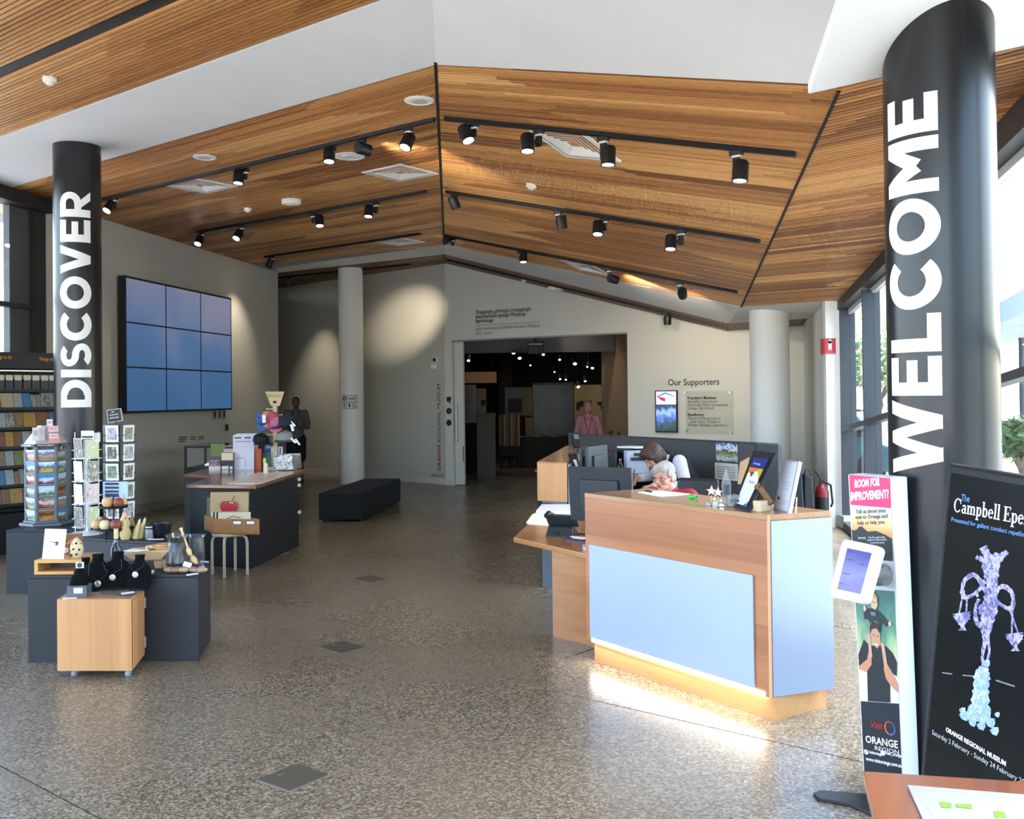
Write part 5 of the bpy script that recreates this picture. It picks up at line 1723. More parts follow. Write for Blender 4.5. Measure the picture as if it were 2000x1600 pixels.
MB().cyl(c + Vector((.0,0,.02)),c + Vector((.03,.0,.15)),.005,n=6).build('pen',m_paper,rp)
# calendar on the screen
cl_ = lambda x,y,off=.012: gp(x,y,Vector((sA.x,sA.y,0)) + snn * off,snn)
cal = thing('wall_calendar','hanging calendar with a landscape photo on the grey privacy screen','calendar',cl_(1418,940))
def srect(x0,y0,x1,y1,off):
 a,c = cl_(x0,y0,off),cl_(x1,y1,off)
 return [Vector((a.x,a.y,c.z)),Vector((c.x,c.y,c.z)),Vector((c.x,c.y,a.z)),Vector((a.x,a.y,a.z))]
r_ = srect(1398,864,1440,903,.012)
MB().hexa([p - snn * .008 for p in r_],r_).build('photo',picmat('calendar_photo',['#2b2d33','#c9ccd2','#8c8f5a','#3b4230','#e8ebf2','#27508c'],7),cal)
r_ = srect(1396,903.5,1440,940,.03)
MB().hexa([p - snn * .02 for p in r_],r_).build('month_page',mat('calendar_page','#cfccc6',.7),cal)
b_ = MB()
for k in range(5):
 r_ = srect(1400,912 + k * 5,1436,912.5 + k * 5,.0315)
 b_.poly(r_)
b_.build('grid_lines',mat('grid_grey','#a8a49c',.7),cal)
# cardboard wedge behind the award frames
cb = thing('cardboard','tan cardboard panel leaning behind the black award frame','cardboard',gz(1455,950,1.1))
a_ = [gy(1446,903,7.4),gy(1464,893,7.35),gy(1458,945,7.1),gy(1441,946,7.15)]
MB().hexa([p + Vector((0,.01,0)) for p in a_],a_).build('board',mat('cardboard_tan','#b39a76',.8),cb)
st_ = gy(1450,945,7.3)
MB().box((st_.x,7.35,st_.z / 2),(.05,.05,st_.z)).build('stand',m_plas,cb)
# ---- things on the reception desk top
dt = lambda x,y: gz(x,y,ZT)
sheet_on('paper_sheet','white sheet on the reception desk top in front of the seated woman','paper',[dt(1246,962),dt(1290,959),dt(1347,966),dt(1290,970)],ZT,m_paper,.003)
pen = thing('pen','short dark pen lying on the white sheet on the desk top','pen',dt(1265,962))
MB().cyl(dt(1261,961) + up * .009,dt(1273,963.5) + up * .009,.005,n=8).build('barrel',m_plas,pen)
MB().cyl(dt(1273,963.5) + up * .009,dt(1275,964) + up * .009,.005,.001,n=8).build('tip',hm,pen)
hl_ = thing('highlighter','bright green highlighter cap lying on the desk top','highlighter',dt(1352,974))
c = dt(1352,975)
MB().ell(c + up * .014,(.026,.014,.014),mx=Matrix.Rotation(-.4,3,'Z')).build('cap',mat('green_bright','#1fc552',.35),hl_,smooth=True)
MB().cyl(c + up * .014 + Vector((.02,-.008,0)),c + up * .014 + Vector((.034,-.014,0)),.006,n=8).build('tip',mat('green_dark','#148a3a',.4),hl_)
# gold star trophies
m_gold = mat('pale_gold','#b89f80',.3,metal=.75)
m_crys = glassmat('crystal','#f0f4f6',2.0,.22)
def star(t,c,r,th,face,m,name='star'):
 n = Vector(face).normalized()
 u = n.cross(up).normalized()
 w = u.cross(n)
 P = []
 for k in range(10):
  a = math.pi / 2 + k * math.pi / 5
  q = r if k % 2 == 0 else r * .42
  P.append(Vector(c) + u * math.cos(a) * q + w * math.sin(a) * q)
 MB().hexa([p - n * th / 2 for p in P],[p + n * th / 2 for p in P]).build(name,m,t,bevel=.003)
for (x,y,h,lb) in ((1390,988,.12,'small star trophy, left one in front of the crystal awards'),(1403,991,.14,'small star trophy, right one in front of the crystal awards')):
 c = dt(x,y)
 t = thing('star_trophy',lb,'trophy',c,group='star trophies on the desk top')
 MB().box(c + up * .0125,(.05,.04,.025),.5).build('base',m_crys,t,bevel=.003)
 MB().cyl(c + up * .025,c + up * .06,.006,n=8).build('stem',m_gold,t)
 star(t,c + up * (.055 + .03),.034,.012,(-.4,-1,.15),m_gold)
 star(t,c + up * .04 + Vector((.012,-.02,0)),.022,.01,(-.2,-1,.2),m_gold,'small_star')
for (x,y,h,w,lb) in ((1419,985,.205,.045,'tall pointed crystal award at the middle of the group on the desk top'),(1431,990,.07,.06,'low crystal block beside the pointed award')):
 c = dt(x,y)
 t = thing('crystal_award',lb,'trophy',c,.3)
 if h > .1:
  MB().hexa([(-w / 2,-.012,.03),(w / 2,-.012,.03),(w / 2,.012,.03),(-w / 2,.012,.03)],[(-w * .62,-.009,.12),(w * .62,-.009,.12),(w * .62,.009,.12),(-w * .62,.009,.12)]).hexa([(-w * .62,-.009,.12),(w * .62,-.009,.12),(w * .62,.009,.12),(-w * .62,.009,.12)],[(-.003,-.005,h),(.003,-.005,h),(.003,.005,h),(-.003,.005,h)]).build('blade',m_crys,t,local=True)
  MB().box((0,-.014,.085),(w * .6,.002,.06)).build('etched_panel',mat('etched_grey','#4d5660',.4),t,local=True)
  MB().box((0,0,.015),(.075,.05,.03)).build('base',m_crys,t,local=True,bevel=.004)
  MB().ell((.0,-.026,.03),(.02,.003,.012)).build('emblem',mat('award_teal','#3f9f8c',.3),t,local=True)
 else:
  MB().box((0,0,h / 2),(w,.04,h)).build('block',m_crys,t,local=True,bevel=.006)
  MB().box((0,0,h / 2),(w * .4,.02,h * .3)).build('core',mat('etched_grey','#4d5660',.4),t,local=True)
def frame_thing(label,corners,border,mf,mside,th,name='certificate_frame'):
 """corners bl, br, tr, tl in the world"""
 bl,br,tr,tl = [Vector(p) for p in corners]
 n = (br - bl).cross(tl - bl).normalized()
 if n.y > 0 and n.x > 0:
  n = -n
 t = thing(name,label,'frame',((bl + br) / 2).xy.to_3d() + up * ZT)
 MB().hexa([p - n * th for p in (bl,br,tr,tl)],[bl,br,tr,tl]).build('frame',[mf],t,bevel=.002)
 P = lambda u,v,o=.001: bl + (br - bl) * u + (tl - bl) * v + ((tr - tl) - (br - bl)) * (u * v) + n * o
 return t,P,n
bl,br = dt(1431,989),dt(1459,1000)
tl_,tr_ = gy(1471,880,bl.y + .12),gy(1515,884.5,br.y + .12)
t,P,n = frame_thing('black framed certificate with blue and orange header, leaning on the desk top',(bl,br,tr_,tl_),.1,m_plas,m_plas,.02)
MB().poly([P(.1,.05),P(.9,.05),P(.9,.93),P(.1,.93)]).build('mount',m_plas,t)
MB().poly([P(.16,.07,.002),P(.84,.07,.002),P(.84,.5,.002),P(.62,.66,.002),P(.16,.62,.002)]).build('certificate',mat('certificate_paper','#dfe2ee',.3),t)
MB().poly([P(.16,.71,.002),P(.84,.71,.002),P(.84,.88,.002),P(.16,.88,.002)]).build('blue_header',mat('header_blue','#1f3478',.3),t)
MB().poly([P(.16,.60,.0025),P(.62,.66,.003),P(.84,.5,.003),P(.84,.705,.003),P(.16,.705,.003)]).build('orange_band',mat('band_orange','#d9772f',.3),t)
MB().poly([P(.62,.66,.004),P(.84,.52,.004),P(.84,.69,.004),P(.7,.705,.004)]).build('green_corner',mat('band_green','#a8b53a',.3),t)
MB().poly([P(.6,.07,.003),P(.84,.07,.003),P(.84,.16,.003)]).build('blue_corner',mat('corner_blue','#2f6fb0',.3),t)
b_ = MB()
for k,(v,u0,u1) in enumerate(((.56,.25,.45),(.53,.25,.45),(.36,.25,.75),(.33,.3,.7))):
 b_.poly([P(u0,v,.003),P(u1,v,.003),P(u1,v + .012,.003),P(u0,v + .012,.003)])
b_.build('text_lines',mat('line_grey','#8d93a6',.5),t)
put_text(MB(),'Finalist',.02,P(.42,.44,.003),(br - bl),(tl_ - bl),(br - bl).length * .36,0,1,shear=.3).build('script_word',mat('script_red','#b04a5c',.5),t)
put_text(MB(),'VISIT ORANGE',.012,P(.3,.76,.003),(br - bl),(tl_ - bl),(br - bl).length * .42,0,1).build('header_text',m_paper,t)
MB().poly([P(.19,.09,.003),P(.3,.09,.003),P(.3,.13,.003),P(.19,.13,.003)]).build('seal',m_plas,t)
c = (bl + br) / 2
MB().hexa([c + Vector((.1,.1,.0)),c + Vector((.16,.08,.0)),c + Vector((.17,.1,.0)),c + Vector((.11,.12,0))],[c + Vector((.085,.09,.2)),c + Vector((.12,.075,.2)),c + Vector((.12,.085,.2)),c + Vector((.085,.1,.2))]).build('easel_strut',m_plas,t)
bl,br = dt(1510,994),dt(1539,1003)
tl_,tr_ = gy(1532,897,bl.y + .1),gy(1560,901,br.y + .1)
t,P,n = frame_thing('silver white framed certificate at the right end of the desk top',(bl,br,tr_,tl_),.05,m_silver2,m_wht,.022)
MB().poly([P(.04,.03),P(.96,.03),P(.96,.97),P(.04,.97)]).build('certificate',mat('certificate_lilac','#cfd0dd',.2),t)
b_ = MB()
for k,(v,u0,u1) in enumerate(((.74,.3,.7),(.66,.3,.7),(.55,.2,.8),(.49,.2,.8),(.43,.25,.75),(.22,.2,.35),(.2,.5,.85))):
 b_.poly([P(u0,v,.002),P(u1,v,.002),P(u1,v + .01,.002),P(u0,v + .01,.002)])
b_.build('text_lines',mat('line_grey','#8d93a6',.5),t)
MB().poly([P(.15,.2,.002),P(.3,.2,.002),P(.3,.26,.002),P(.15,.26,.002)]).build('seal',m_plas,t)
c = br + (tr_ - br) * .3
MB().hexa([dt(1553,999),dt(1556,998),dt(1556,997),dt(1553,998)],[c + Vector((.03,.01,0)),c + Vector((.036,.01,0)),c + Vector((.036,.015,0)),c + Vector((.03,.015,0))]).build('easel_strut',m_wht,t)
# wooden award between the frames
wa = thing('wooden_award','slanted wooden award slab with a pale base between the two frames','trophy',dt(1490,996))
c = dt(1488,999)
MB().box(c + up * .03,(.08,.06,.06),.6).build('base',mat('pale_block','#cbb592',.5),wa,bevel=.004)
a_,b_ = gy(1478,948,c.y + .06),gy(1506,985,c.y - .01)
MB().tube([a_,b_],.022,4).build('slab',mat('walnut','#7d5a3b',.5),wa)
MB().box((a_.x + .03,a_.y + .03,(ZT + a_.z) / 2),(.05,.02,a_.z - ZT),.5).build('back_slab',mat('walnut_dark','#5f4a36',.5),wa)
# things on the floor behind the desk end
c = gz(1601,1000,.2)
fx = thing('fire_extinguisher','fire extinguisher with black hose against the wall beside the pier','extinguisher',(3.93,12.6,0))
ex,ey = 3.93,12.6
ztop = gy(1600,943,12.6).z
MB().lathe([(0,0.02),(.075,.02),(.085,.04),(.085,ztop - .12),(.06,ztop - .05),(.03,ztop - .02),(.03,ztop)],(ex,ey,0),24).build('cylinder',mat('extinguisher_red','#7d1a1c',.4),fx,smooth=True)
MB().lathe([(.0855,.12),(.086,.122),(.086,ztop - .18),(.0855,ztop - .178)],(ex,ey,0),24).build('label_band',mat('extinguisher_black','#191313',.5),fx,smooth=True)
MB().box((ex,ey,ztop + .02),(.04,.04,.04)).tube([(ex,ey,ztop + .03),(ex - .04,ey,ztop + .1),(ex - .09,ey,ztop + .16)],.012,8).build('valve_handle',m_black,fx)
MB().tube([(ex + .02,ey - .02,ztop + .02),(ex + .1,ey - .05,ztop - .03),(ex + .12,ey - .05,ztop - .25),(ex + .1,ey - .04,.3)],.014,8).build('hose',m_black,fx,smooth=True)
for x0,x1,y0,Yd,lb in ((1543,1566,915,12.3,'black bag standing behind the reception desk, left of the extinguisher'),(1566,1587,925,12.5,'lower black bag standing right beside the extinguisher')):
 a,b = gy(x0,y0,Yd),gy(x1,y0,Yd)
 t = thing('black_bag',lb,'bag',((a.x + b.x) / 2,Yd,0))
 w = b.x - a.x
 MB().hexa([(a.x - .01,Yd - .1,0),(b.x + .01,Yd - .1,0),(b.x + .01,Yd + .1,0),(a.x - .01,Yd + .1,0)],[(a.x + .01,Yd - .05,a.z),(b.x - .01,Yd - .05,a.z - .04),(b.x - .01,Yd + .05,a.z - .04),(a.x + .01,Yd + .05,a.z)]).build('body',m_black,t,bevel=.02)
 MB().tube([((a.x + b.x) / 2 - .04,Yd,a.z - .03),((a.x + b.x) / 2 - .02,Yd,a.z + .05),((a.x + b.x) / 2 + .03,Yd,a.z + .04),((a.x + b.x) / 2 + .05,Yd,a.z - .04)],.008,6).build('handle',m_black,t)
# office chair behind the seated woman
oc = thing('office_chair','black office chair behind the seated white-haired woman','chair',(1.42,8.1,0),-.5)
MB().box((0,0,.47),(.46,.46,.08)).build('seat',m_black,oc,local=True,bevel=.03)
MB().hexa([(-.2,.2,.55),(.2,.2,.55),(.2,.26,.55),(-.2,.26,.55)],[(-.18,.28,1.04),(.18,.28,1.04),(.18,.33,1.04),(-.18,.33,1.04)]).build('backrest',m_black,oc,local=True,bevel=.03)
MB().cyl((0,0,.08),(0,0,.44),.03).build('gas_lift',m_blackm,oc,local=True)
MB().box((0,.24,.5),(.05,.04,.2)).build('back_bracket',m_blackm,oc,local=True)
for k in range(5):
 a = k * 1.2566
 MB().hexa([(-.02 * math.sin(a),.02 * math.cos(a),.05),(.02 * math.sin(a),-.02 * math.cos(a),.05),(.3 * math.cos(a) + .015 * math.sin(a),.3 * math.sin(a) - .015 * math.cos(a),.05),(.3 * math.cos(a) - .015 * math.sin(a),.3 * math.sin(a) + .015 * math.cos(a),.05)],
              [(-.02 * math.sin(a),.02 * math.cos(a),.1),(.02 * math.sin(a),-.02 * math.cos(a),.1),(.3 * math.cos(a) + .015 * math.sin(a),.3 * math.sin(a) - .015 * math.cos(a),.07),(.3 * math.cos(a) - .015 * math.sin(a),.3 * math.sin(a) + .015 * math.cos(a),.07)]).build('base_arm',m_blackm,oc,local=True)
 MB().cyl((.29 * math.cos(a) - .012,.29 * math.sin(a),.027),(.29 * math.cos(a) + .012,.29 * math.sin(a),.027),.027,n=12).build('castor',m_black,oc,local=True)
# ================================================================== FLOOR COVERS AND OTTOMAN
m_cover = mat('floor_cover_bronze','#5d564b',.4,metal=.2)
for pts,lb in (([(500,1525),(577,1493),(645,1515),(565,1548)],'nearest square metal floor outlet cover, in the foreground'),
    ([(620,1265),(668,1252),(714,1265),(667,1278)],'middle square metal floor outlet cover'),
    ([(688,1131),(720,1124),(757,1131),(725,1139)],'farthest square metal floor outlet cover')):
 q = [gz(x,y) for x,y in pts]
 c = sum(q,Vector()) / 4
 t = thing('floor_outlet',lb,'floor outlet',c,group='floor outlet covers')
 sh = [c + (p - c) * .95 for p in q]
 MB().prism([(p.x,p.y) for p in q],.0005,.003).build('frame',mat('floor_cover_rim','#8a8272',.4,metal=.3),t)
 MB().prism([(p.x,p.y) for p in sh],.001,.005).build('lid',m_cover,t)
 e = (q[1] - q[0]).normalized()
 f = c + (q[0] - c) * .35 + (q[1] - c) * .3
 MB().box((f.x,f.y,.0055),(.03,.008,.003),math.atan2(e.y,e.x)).build('finger_pull',hm,t)
ot = thing('ottoman','long black upholstered ottoman on the floor before the white column','ottoman',(-2.2,15.2,0))
oq = [gz(622,1020),gz(706,1020),gz(783,983),gz(783,983) + (gz(622,1020) - gz(706,1020))]
MB().prism([(p.x,p.y) for p in oq],.03,.41).build('upholstery',mat('black_fabric','#1b1d1f',.9,var=.1,scale=60),ot,bevel=.02)
for p in oq:
 q = p + (sum(oq,Vector()) / 4 - p) * .12
 MB().cyl((q.x,q.y,0),(q.x,q.y,.035),.025,n=12).build('foot',m_black,ot)
m_ = [(oq[0] + oq[3]) / 2,(oq[1] + oq[2]) / 2]
# ================================================================== SHOP DISPLAY ON THE LEFT
m_pl = mat('plinth_black','#23262c',.55,var=.06,scale=3)
PZ = .578
def plinth(label,pts,z=PZ,name='display_plinth'):
 t = thing(name,label,'plinth',(sum(p[0] for p in pts) / len(pts),sum(p[1] for p in pts) / len(pts),0))
 MB().prism(pts,0,z - .02).build('body',m_pl,t,bevel=.003)
 MB().prism(pts,z - .018,z).build('top',m_pl,t,bevel=.002)
 return t
plinth('black plinth at the far left under the hexagonal postcard spinner',[(-4.63,9.03),(-3.80,9.03),(-3.80,9.95),(-4.63,9.95)])
plinth('black plinth behind, under the fruit stand and the wire card racks',[(-3.78,8.5),(-2.85,8.12),(-3.10,8.95),(-3.6,9.25)])
plinth('front black plinth behind the timber cabinet on castors',[(-3.266,6.83),(-2.119,6.64),(-2.215,7.22),(-3.36,7.42)] if False else [(-3.266,6.65),(-2.119,6.641),(-2.215,7.22),(-3.36,7.25)])
# timber cabinet on castors
cb0,cb1,cb2 = (-2.892,6.263),(-2.413,6.244),(-2.475,6.628)
cb3 = (-2.954,6.64)
m_cub = wood('cabinet_timber','#cf9a66','#b27b4a',-.04,'v',.052,.5,.05)
ca = thing('castor_cabinet','small timber cabinet on clear castors in front of the black plinth','cabinet',(-2.68,6.45,0))
CT = .497
MB().prism([cb0,cb1,(cb2[0] - .003,cb2[1]),cb3],.045,CT).build('carcass',m_cub,ca,bevel=.002)
dx,dy = cb2[0] - cb1[0],cb2[1] - cb1[1]
for f in (.2,.78):
 x,y = cb1[0] + dx * .985 + .004,cb1[1] + dy * .985
 MB().box((x,y,.045 + (CT - .045) * f),(.012,.03,.07),math.atan2(dy,dx) - math.pi / 2).build('hinge',mat('brass_pale','#cdb98a',.35,metal=.6),ca)
MB().hexa([(cb1[0] + .002,cb1[1] + .01,.06),(cb1[0] + .006,cb1[1] + .012,.06),(cb2[0] + .006,cb2[1] - .016,.06),(cb2[0] + .002,cb2[1] - .016,.06)],[(cb1[0] + .002,cb1[1] + .01,CT - .012),(cb1[0] + .006,cb1[1] + .012,CT - .012),(cb2[0] + .006,cb2[1] - .016,CT - .012),(cb2[0] + .002,cb2[1] - .016,CT - .012)]).build('door',m_cub,ca)
m_clear = glassmat('castor_clear','#cfe0ee',1.0,.25)
for x,y in ((cb0[0] + .09,cb0[1] + .05),(cb1[0] - .04,cb1[1] + .05),(cb2[0] - .06,cb2[1] - .06),(cb3[0] + .06,cb3[1] - .06)):
 w = MB().cyl((x - .012,y - .01,.022),(x + .012,y - .01,.022),.022,n=18).build('castor',m_clear,ca,smooth=True)
 MB().box((x,y,.04),(.03,.035,.012)).build('bracket',hm,w)
# ---- brochure rack
RB = gz(0,1085)
rd = Vector((.613,.79,0)).normalized()
rn = Vector((rd.y,-rd.x,0))
rrz = math.atan2(rd.y,rd.x)
R_ = lambda t,o=0.0,z=0.0: RB + rd * t + rn * o + up * z
rk = thing('brochure_rack','wide black brochure rack with yellow lettered header against the left windows','rack',R_(0))
def rbox(t0,t1,o0,o1,z0,z1):
 return MB().hexa([R_(t0,o1,z0),R_(t1,o1,z0),R_(t1,o0,z0),R_(t0,o0,z0)],[R_(t0,o1,z1),R_(t1,o1,z1),R_(t1,o0,z1),R_(t0,o0,z1)])
m_rk = mat('rack_black','#1a1b1d',.5)
rbox(-1.2,.95,-.30,-.26,0,2.32).build('back_panel',m_rk,rk)
rbox(-1.2,.95,-.28,.0,0,.46).build('base',m_rk,rk)
rbox(-1.2,.95,-.27,.04,2.13,2.32).build('header',m_rk,rk,bevel=.004)
rbox(-1.2,.95,-.1,.03,2.10,2.115).build('light_rail',hm,rk)
for t_,nm in ((.93,'end_panel'),(-1.2,'end_panel')):
 rbox(t_,t_ + .02,-.28,.0,.46,2.14).build(nm,m_rk,rk)
SH = [1.875,1.665,1.435,1.215,.995,.775,.555]
for k,z in enumerate(SH):
 rbox(-1.19,.93,-.26,-.02 + (.03 if k == 6 else 0),z - .012,z).build('shelf',m_rk,rk)
 rbox(-1.19,.93,-.02,-.012,z - .012,z + .02).build('shelf_lip',m_rk,rk)
m_yel = mat('header_yellow','#d59a24',.5)
hz = 2.22
def on_hdr(x,y):
 return gp(x,y,R_(0,.043),rn)
for x0,x1,y in ((-14,23,698),(76,113,702)):
 a,b = on_hdr(x0,y + 2),on_hdr(x1,y + 3)
 put_text(MB(),'Things to do',.04,Vector((a.x,a.y,b.z)),rd,up,(b - a).length,.01,2).build('header_lettering',m_yel,rk)
COLS = [('red',['#7a2a22','#9c4a30','#5a6234','#3c3a22']),('cream',['#b5a078','#c4b694','#8d6d48']),('pale blue',['#8598a8','#a5b0b8','#b0a290']),('blue',['#2d6a9a','#3a83b5','#26516f']),
  ('grey',['#8f9290','#5d605e','#b8bab6','#33352f']),('white',['#a7a8a3','#80837f','#bdbdb6']),('dark',['#26231f','#4c4238','#6a5a49','#1c1a18']),('brown',['#6b4a30','#9b774f','#3f2c1d']),
  ('green',['#53633a','#7d8a4e','#2e3a26']),('navy',['#27334e','#4c5f85','#9aa6ba']),('yellow',['#a8782a','#b8923c','#875520']),('maroon',['#5d2a33','#8a4a4a','#37191e'])]
ORD = ['first','second','third','fourth','fifth','sixth','seventh','eighth','ninth','tenth','eleventh','twelfth']
# row 0: black holders with white tops
xs_ = [-6,11,28,46,63,80,96]
for k,x in enumerate(xs_):
 a,b = gp(x,745,R_(0,-.03),rn),gp(x + 15,745,R_(0,-.03),rn)
 ta,tb_ = (a - RB).dot(rd),(b - RB).dot(rd)
 t = thing('leaflet_holder','black white-topped leaflet holder, %s on the top shelf of the rack' % ORD[k],'holder',R_((ta + tb_) / 2,-.05,SH[0]),group='leaflet holders on the top shelf of the rack')
 rbox(ta,tb_,-.14,-.03,SH[0],SH[0] + .14).build('box',m_plas2,t)
 rbox(ta + .004,tb_ - .004,-.14,-.026,SH[0] + .12,SH[0] + .185).build('leaflets',mat('leaflet_white','#cfccbc',.6),t,bevel=.006)
rr = random.Random(21)
for r_ in range(1,7):
 t_ = -.06
 n = 0
 prev = None
 while t_ < .70:
  w = rr.choice((.1,.1,.1,.15,.06))
  ci = rr.choice([i for i in range(len(COLS)) if i != prev])
  if r_ == 1:
   ci = [0,1,2,3,4,5,4,5][n % 8]
  if r_ == 6:
   ci = [8,0,10,11,9,5,6,4][n % 8]
  prev = ci
  h = .185 if w > .09 else .165
  nm,cc = COLS[ci]
  cc = ['#%02x%02x%02x' % tuple(int(int(h_[i:i + 2],16) * .8 + 12) for i in (1,3,5)) for h_ in cc]  # shade over the rack is put into the cover colours
  z0 = SH[r_]
  b_ = [R_(t_,-.03,z0 + .001),R_(t_ + w - .006,-.03,z0 + .001),R_(t_ + w - .006,-.06,z0 + .001),R_(t_,-.06,z0 + .001)]
  q_ = [R_(t_,-.07,z0 + h),R_(t_ + w - .006,-.07,z0 + h),R_(t_ + w - .006,-.10,z0 + h),R_(t_,-.10,z0 + h)]
  n += 1
  o = MB().hexa(b_,q_).build('brochure',picmat('brochure_' + nm.replace(' ','_'),cc,3.5,.4,0,ci * 3.1,False))
  tag(o,'%s brochure, %s from the left on the %s brochure shelf of the black rack' % (nm,ORD[min(n - 1,11)],ORD[r_ - 1]),'brochure','brochures on the black rack')
  t_ += w
# ---- hexagonal postcard spinner
m_spg = mat('spinner_grey','#5c656d',.4)
PICS = [picmat('postcard_roof',['#8a9db0','#b0794a','#d5a56b','#3f6fb5','#dfe8f2'],2.5),picmat('postcard_lake',['#3f6a3f','#d3b435','#3c5f86','#93bbe0','#e9f1f7'],3),picmat('postcard_sky',['#4b2f2c','#6d4a45','#dfe8f4','#4a8fd6','#3b7bc9'],2),
  picmat('postcard_tree',['#9fb38d','#596d4f','#cfe0ef','#a9cbe9'],3),picmat('postcard_red',['#2c1c1a','#a04b3c','#d9cfc6','#3a2622'],4),picmat('postcard_dog',['#3a2c20','#c98a4a','#4a3626','#8d5f34'],3),picmat('postcard_grey',['#4a4a48','#8a8a86','#c4c4be','#333331'],3)]
m_card = mat('card_white','#e9e9e8',.5)
def card(name,label,c,u,v,n,w,h,pic,border=.06,group=None,th=.002,wl=None):
 """c centre, u width dir, v height dir, n outward; white card with a flat print"""
 t = thing(name,label,'card',c - v * h / 2,group=group)
 P = lambda a,b,o: c + u * (a * w / 2) + v * (b * h / 2) + n * o
 MB().hexa([P(-1,-1,0),P(1,-1,0),P(1,1,0),P(-1,1,0)],[P(-1,-1,th),P(1,-1,th),P(1,1,th),P(-1,1,th)]).build('card',m_card,t)
 b = border
 MB().poly([P(-1 + b,-1 + b,th + .0006),P(1 - b,-1 + b,th + .0006),P(1 - b,1 - b,th + .0006),P(-1 + b,1 - b,th + .0006)]).build('picture',pic,t)
 return t
sx,sy = gy(90,950,9.42).x,9.42
spn = thing('postcard_spinner','grey hexagonal postcard spinner with cards on its sides, at the far left','display rack',(sx,sy,PZ))
hexp = lambda r,a0: [(sx + r * math.cos(a0 + k * math.pi / 3),sy + r * math.sin(a0 + k * math.pi / 3)) for k in range(6)]
A0 = math.atan2(-sy,-sx) + math.pi / 6 + .02      # a flat side towards the entrance
MB().prism(hexp(.235,A0),PZ,PZ + .03).build('base',m_spg,spn,bevel=.008)
MB().prism(hexp(.2,A0),PZ + .03,PZ + .05).build('base_step',m_spg,spn,bevel=.005)
MB().prism(hexp(.125,A0),PZ + .05,1.33).build('core',m_spg,spn)
for k,(x,y) in enumerate(hexp(.165,A0)):
 MB().cyl((x,y,PZ + .05),(x,y,1.33),.021,n=10).build('post',m_spg,spn,smooth=True)
MB().prism(hexp(.215,A0),1.325,1.35).build('header_ring',mat('spinner_dark','#2b2f33',.4),spn)
MB().hexa([(x,y,1.35) for x,y in hexp(.19,A0)],[(x,y,1.52) for x,y in hexp(.07,A0)]).build('top_pyramid',mat('spinner_top','#b9b4b2',.3),spn)
for f in range(3):
 a = A0 - math.pi / 6 + (f - 1) * math.pi / 3 + math.pi / 3 * 0
 n = Vector((math.cos(a),math.sin(a),0))
 u = Vector((-n.y,n.x,0))
 fname = ['right','front','left'][f] if False else ['left','front','right'][f]
 put_text(MB(),'POSTCARDS',.012,Vector((sx,sy,1.331)) + n * .1875 - u * .07,u,up,.14,.01,1).build('header_lettering',m_paper,spn)
 for r_ in range(6):
  z = 1.245 - r_ * .113
  c = Vector((sx,sy,z)) + n * .150
  v = (up + n * .16).normalized()
  pic = PICS[[0,1,2,3,4,5][r_]] if f == 1 else PICS[(r_ * 2 + f * 3) % 7]
  card('postcard','%s postcard from the top on the %s side of the grey hexagonal spinner' % (ORD[r_],fname),c,u,v,n,.158,.1,pic,.05,'postcards on the hexagonal spinner')
  MB().box(tuple(Vector((sx,sy,z - .056)) + n * .155),(.16,.03,.008),math.atan2(u.y,u.x)).build('ledge',m_spg,spn)
# cards and booklets on its top
topc = Vector((sx,sy,0))
front_n = Vector((math.cos(A0 - math.pi / 6),math.sin(A0 - math.pi / 6),0))
fu = Vector((-front_n.y,front_n.x,0))
for k,(px,y,w,h,cc,lb) in enumerate(((104,838,.085,.06,'#e3b4b4','upper pink card on top of the hexagonal spinner'),(105,852,.08,.05,'#e6c0bf','middle pink card on top of the hexagonal spinner'),(107,864 - 6,.09,.07,'#d99a99','lower pink card on top of the hexagonal spinner'),
           (70,848,.06,.13,'#cfcfcb','left white booklet on top of the hexagonal spinner'),(82,847,.05,.13,'#bdbcb8','second white booklet on top of the hexagonal spinner'),(80,858,.07,.05,'#e2e2e6','small white card before the booklets on the hexagonal spinner'),(97,826,.05,.07,'#dddde0','white card standing highest on top of the hexagonal spinner'))):
 Yk = sy - .17 + .012 * (k % 3) if k not in (6,) else sy - .03
 c = gy(px,y,Yk)
 v = (up - front_n * .35).normalized()
 t = thing('gift_card',lb,'card',c - v * h / 2,group='cards on top of the hexagonal spinner')
 P = lambda a,b,o: c + fu * (a * w / 2) + v * (b * h / 2) + front_n * o
 MB().hexa([P(-1,-1,-.012),P(1,-1,-.012),P(1,-1,0),P(-1,-1,0)],[P(-1,1,-.012),P(1,1,-.012),P(1,1,0),P(-1,1,0)]).build('card',mat('gift_' + cc,cc,.5),t)
 MB().poly([P(-.6,-.2,.001),P(.6,-.2,.001),P(.6,.5,.001),P(-.6,.5,.001)]).build('print',mat('gift_print_%d' % (k % 2),['#c9a0a2','#a9a9a6'][k % 2],.5),t)
